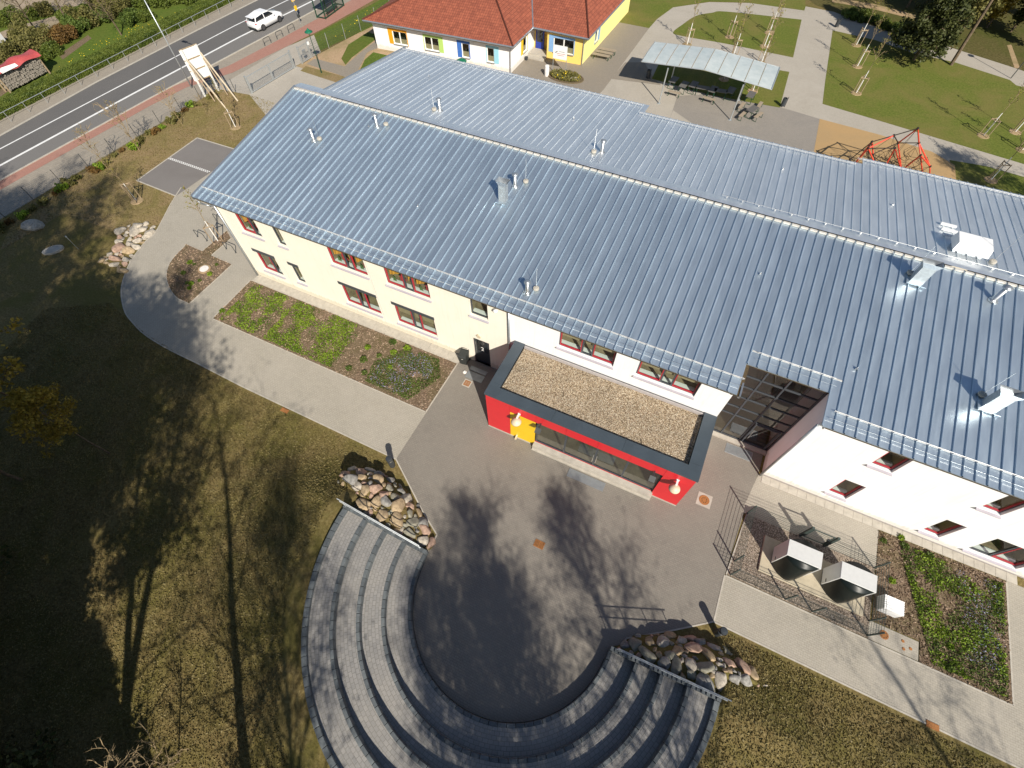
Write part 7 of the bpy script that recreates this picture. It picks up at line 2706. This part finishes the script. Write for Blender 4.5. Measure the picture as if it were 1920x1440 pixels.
LOW = [bush_mesh(70 + k, 0.5, 0.5, 260, m_, 0.13) for k, m_ in enumerate(['leaf_bush', 'leaf_bronze', 'leaf_bright', 'leaf_bush'])]
for k, t_ in enumerate(np.linspace(0, 1, 26)):
    px = -22.9 + 0.018 * (t_ * 24) + random.uniform(-0.35, 0.35)
    py = -5.0 + t_ * 23.5 + random.uniform(-0.3, 0.3)
    t = thing('low_shrub', '%s low tufted shrub along the street fence, counted towards the billboard' % ORD[k], 'shrub', (px, py, 0), random.uniform(0, 6), 'low shrubs along the street fence')
    s = random.uniform(0.6, 1.1)
    link('foliage', LOW[k % 4], t, None, None, (s, s, s))

# far gardens: shrubs and bare fruit trees
BUSH = [bush_mesh(80, 1.6, 2.0, 3600, 'leaf_bush', 0.14), bush_mesh(81, 1.4, 1.6, 3200, 'leaf_mid', 0.13), bush_mesh(82, 1.8, 2.2, 3800, 'leaf_bush', 0.13), bush_mesh(83, 1.5, 1.7, 3200, 'leaf_bronze', 0.13), bush_mesh(84, 1.5, 1.8, 3600, 'leaf_hedge', 0.14)]
def bush(p, k, s, label, group):
    t = thing('garden_bush', label, 'bush', (p[0], p[1], 0), random.uniform(0, 6), group)
    mb = MB()
    s *= 0.8
    link('foliage', BUSH[k], t, None, None, (s, s, s * 0.9))
    return t
GB = [((58,78), 0, 1.3), ((84,92), 2, 1.25), ((112,82), 3, 1.3), ((134,72), 3, 1.1), ((100,104), 4, 0.9), ((46,104), 2, 1.2), ((24,118), 0, 1.2), ((6,132), 2, 1.3), ((150,58), 1, 1.3), ((172,48), 0, 1.3), ((196,40), 1, 1.1),
      ((130,40), 4, 0.9), ((214,30), 2, 1.1), ((252,44), 1, 1.2), ((270,38), 4, 0.9), ((236,18), 0, 1.0), ((160,26), 4, 0.8), ((186,16), 0, 0.9), ((18,88), 4, 0.8), ((62,120), 4, 0.8), ((8,160), 0, 1.0), ((36,142), 2, 0.7), ((0,108), 1, 1.1),
      ((206,4), 4, 1.0), ((30,40), 4, 1.0), ((60,34), 4, 0.9), ((90,28), 0, 0.9), ((4,46), 4, 1.0)]
BN_ = ['olive', 'mid-green', 'yellow-green', 'bronze', 'dark green']
_GBC = [(-51.58, 18.55), (-48.32, 17.97), (-47.87, 19.64), (-47.78, 21.19), (-45.98, 17.32), (-49.09, 15.90), (-48.70, 14.13), (-48.09, 12.53), (-48.55, 23.02), (-48.46, 24.66), (-47.98, 26.18), (-52.11, 24.31), (-48.14, 27.79), (-44.00, 27.33), (-43.61, 28.50), (-48.30, 29.79), (-52.10, 26.68), (-51.79, 28.56), (-52.69, 16.56), (-46.31, 14.95), (-44.89, 10.41), (-45.31, 12.50), (-51.26, 14.34), (-52.15, 30.54), (-58.39, 21.46), (-57.34, 22.94), (-56.29, 24.44), (-59.16, 20.12)]
for k, ((px, c, s), q) in enumerate(zip(GB, _GBC)):
    rank = 1 + sum(1 for (b_, p_) in zip(GB, _GBC) if b_[1] == c and p_[1] < q[1])
    bush(q, c, s, '%s %s bush beyond the hedge, counted along the street from the log store' % (ORD[rank - 1], BN_[c]), '%s bushes in the far garden' % BN_[c])
for k, p in enumerate([(-48.21, 31.96), (-46.12, 32.55), (-44.68, 33.92), (-42.98, 35.05), (-46.92, 34.75), (-48.64, 33.60)]):
    bush(p, 4, 1.25, 'dark juniper mound beyond the lamp mast, ' + ['first in the front row', 'second in the front row', 'third in the front row', 'fourth in the front row', 'right of the back row', 'left of the back row'][k], 'dark juniper mounds')
FRUIT = tree_meshes(90, 6.0, 0.10, 0.25, 26, 2.6, ovate, 'bark', 'leaf_bush', 0.08, 1.0, 5, 3, 0.15)
for p, s, lab in (((-50.68, 23.49), 1.25, 'bare fruit tree behind the bronze bushes in the far garden'), ((-42.85, 24.36), 0.95, 'bare fruit tree in a soil ring on the dandelion lawn'), ((-53.18, 20.60), 1.0, 'bare fruit tree at the edge of the field'), ((-50.29, 26.81), 1.0, 'bare fruit tree behind the far garden shrubs')):
    tree('fruit_tree', FRUIT, p, lab, 'tree', random.uniform(0, 6), s, 'fruit trees in the far garden')
q = np.concatenate([scatter([(-42.13, 10.46), (-42.37, 20.25), (-40.81, 31.11), (-40.99, 33.10), (-44.01, 26.35), (-43.55, 19.00), (-42.09, 11.70)], 130), scatter([(-17.89, 35.11), (-16.82, 40.33), (-18.22, 44.81), (-19.21, 42.61), (-18.65, 34.01)], 60)])
c = np.stack([q[:, 0], q[:, 1], 0.06 + RNG.uniform(0, 0.05, len(q))], 1)
v, f = leaf_quads(c, 0.07, 0.9)
o = link('dandelions', fast_mesh('dandelions', v, f, 'flower_yellow'))
o['kind'] = 'stuff'

# trees behind the rear lawn
SPRUCE = tree_meshes(95, 12.0, 0.17, 0.14, 80, 2.7, cone, 'bark', 'leaf_conifer', 0.17, 16.0, 6, 2, 0.22, -0.3, steep=-0.1)
tree('conifer_tree', SPRUCE, (44.26, 57.49), 'dense dark conifer at the back edge of the big lawn', 'tree', 0.5, 1.0)
TALLPINE = tree_meshes(96, 19.0, 0.19, 0.55, 26, 3.6, head, 'bark', 'leaf_bush', 0.22, 3.0, 5, 3, 0.3)
tree('tall_tree', TALLPINE, (48.02, 57.88), 'tall pale-barked tree leaning over the back of the big lawn', 'tree', 0.0, 1.0)
WOODT = [tree_meshes(97 + k, 9.5, 0.13, 0.14, 34, 3.0, ovate, 'bark', m_, 0.24, 4.2, 5, 3, 0.35) for k, m_ in enumerate(['leaf_bush', 'leaf_gold', 'leaf_conifer'])]
WT = [((48.99, 66.77), 0), ((51.88, 69.62), 1), ((54.40, 69.54), 2), ((46.67, 69.15), 2), ((50.85, 74.67), 0), ((53.89, 76.73), 1), ((57.48, 74.06), 0), ((42.98, 71.79), 0), ((45.37, 74.96), 2), ((39.14, 72.86), 2), ((56.09, 65.92), 2), ((48.46, 78.15), 1), ((52.24, 81.33), 2), ((58.91, 81.44), 0), ((35.82, 73.56), 0)]
WL = ['olive', 'golden', 'dark']
for k, (p, c) in enumerate(WT):
    tree('wood_tree', WOODT[c], p, '%s %s tree of the small wood, counted from the litter bin' % (ORD[sum(1 for (p_, c_) in WT if c_ == c and p_[0] < p[0])], WL[c]), 'tree', k * 1.7, random.uniform(0.85, 1.15), '%s trees in the wood' % WL[c])
for k, p in enumerate([(36.58, 65.54), (38.12, 65.59), (39.68, 65.02), (41.04, 64.38), (42.13, 63.96), (43.33, 63.00)]):
    bush(p, 4 if k % 2 else 1, 0.8, '%s low green bush behind the far path from the litter bin' % ORD[k], 'low bushes behind the far path')
lp = thing('path_lamp', 'thin dark lamp post at the right end of the far path', 'street lamp', (*(53.78, 57.34), 0))
mb = MB()
mb.tube((0, 0, 0), (0, 0, 4.2), 0.05, 0.035, n=8)
obj('post', mb, 'post_dark', lp)
mb = MB()
mb.lathe([(0.32, 4.15), (0.28, 4.25), (0.08, 4.38)], 14)
obj('shade', mb, 'post_dark', lp)

# ---------------------------------------------------------------- grass and litter on the near lawn
def tufts(name, pts, mat, size, heights, flat=0.0):
    c = np.stack([pts[:, 0], pts[:, 1], heights + 0.02], 1)
    v, f = leaf_quads(c, size, 0.15, 0.4, 1.7)
    o = link(name, fast_mesh(name, v, f, mat))
    o['kind'] = 'stuff'
NEAR = [(-12, -9.5), (-8.0, -7.0), (-3.0, -8.0), (6.0, -8.65), (18.0, -8.65), (17.0, -12.6), (17.8, -17.0), (21.0, -21.5), (25.0, -24.0), (20.0, -27.0), (8.0, -30.0), (-10.0, -18.0)]
q = scatter(NEAR, 110000)
k = (np.hypot(q[:, 0] - AC[0], q[:, 1] - AC[1]) > 10.05)
q = q[k]
tufts('grass', q, 'grass_olive', 0.055, np.array([berm(a, b) if (6 <= a <= 50 and -34 <= b <= -7.6) else 0.0 for a, b in q]))
EAST = [(38.0, -9.2), (52.5, -9.2), (52.5, -14.0), (40.0, -22.0), (34.0, -23.5), (37.5, -15.0), (38.0, -12.5), (37.8, -10.0)]
q = scatter(EAST, 45000)
q = q[np.hypot(q[:, 0] - AC[0], q[:, 1] - AC[1]) > 10.05]
tufts('grass', q, 'grass_olive', 0.055, np.array([berm(a, b) if (6 <= a <= 50 and -34 <= b <= -7.6) else 0.0 for a, b in q]))
q = scatter(VERGE, 16000)
tufts('grass', q, 'grass_olive', 0.06, np.zeros(len(q)))
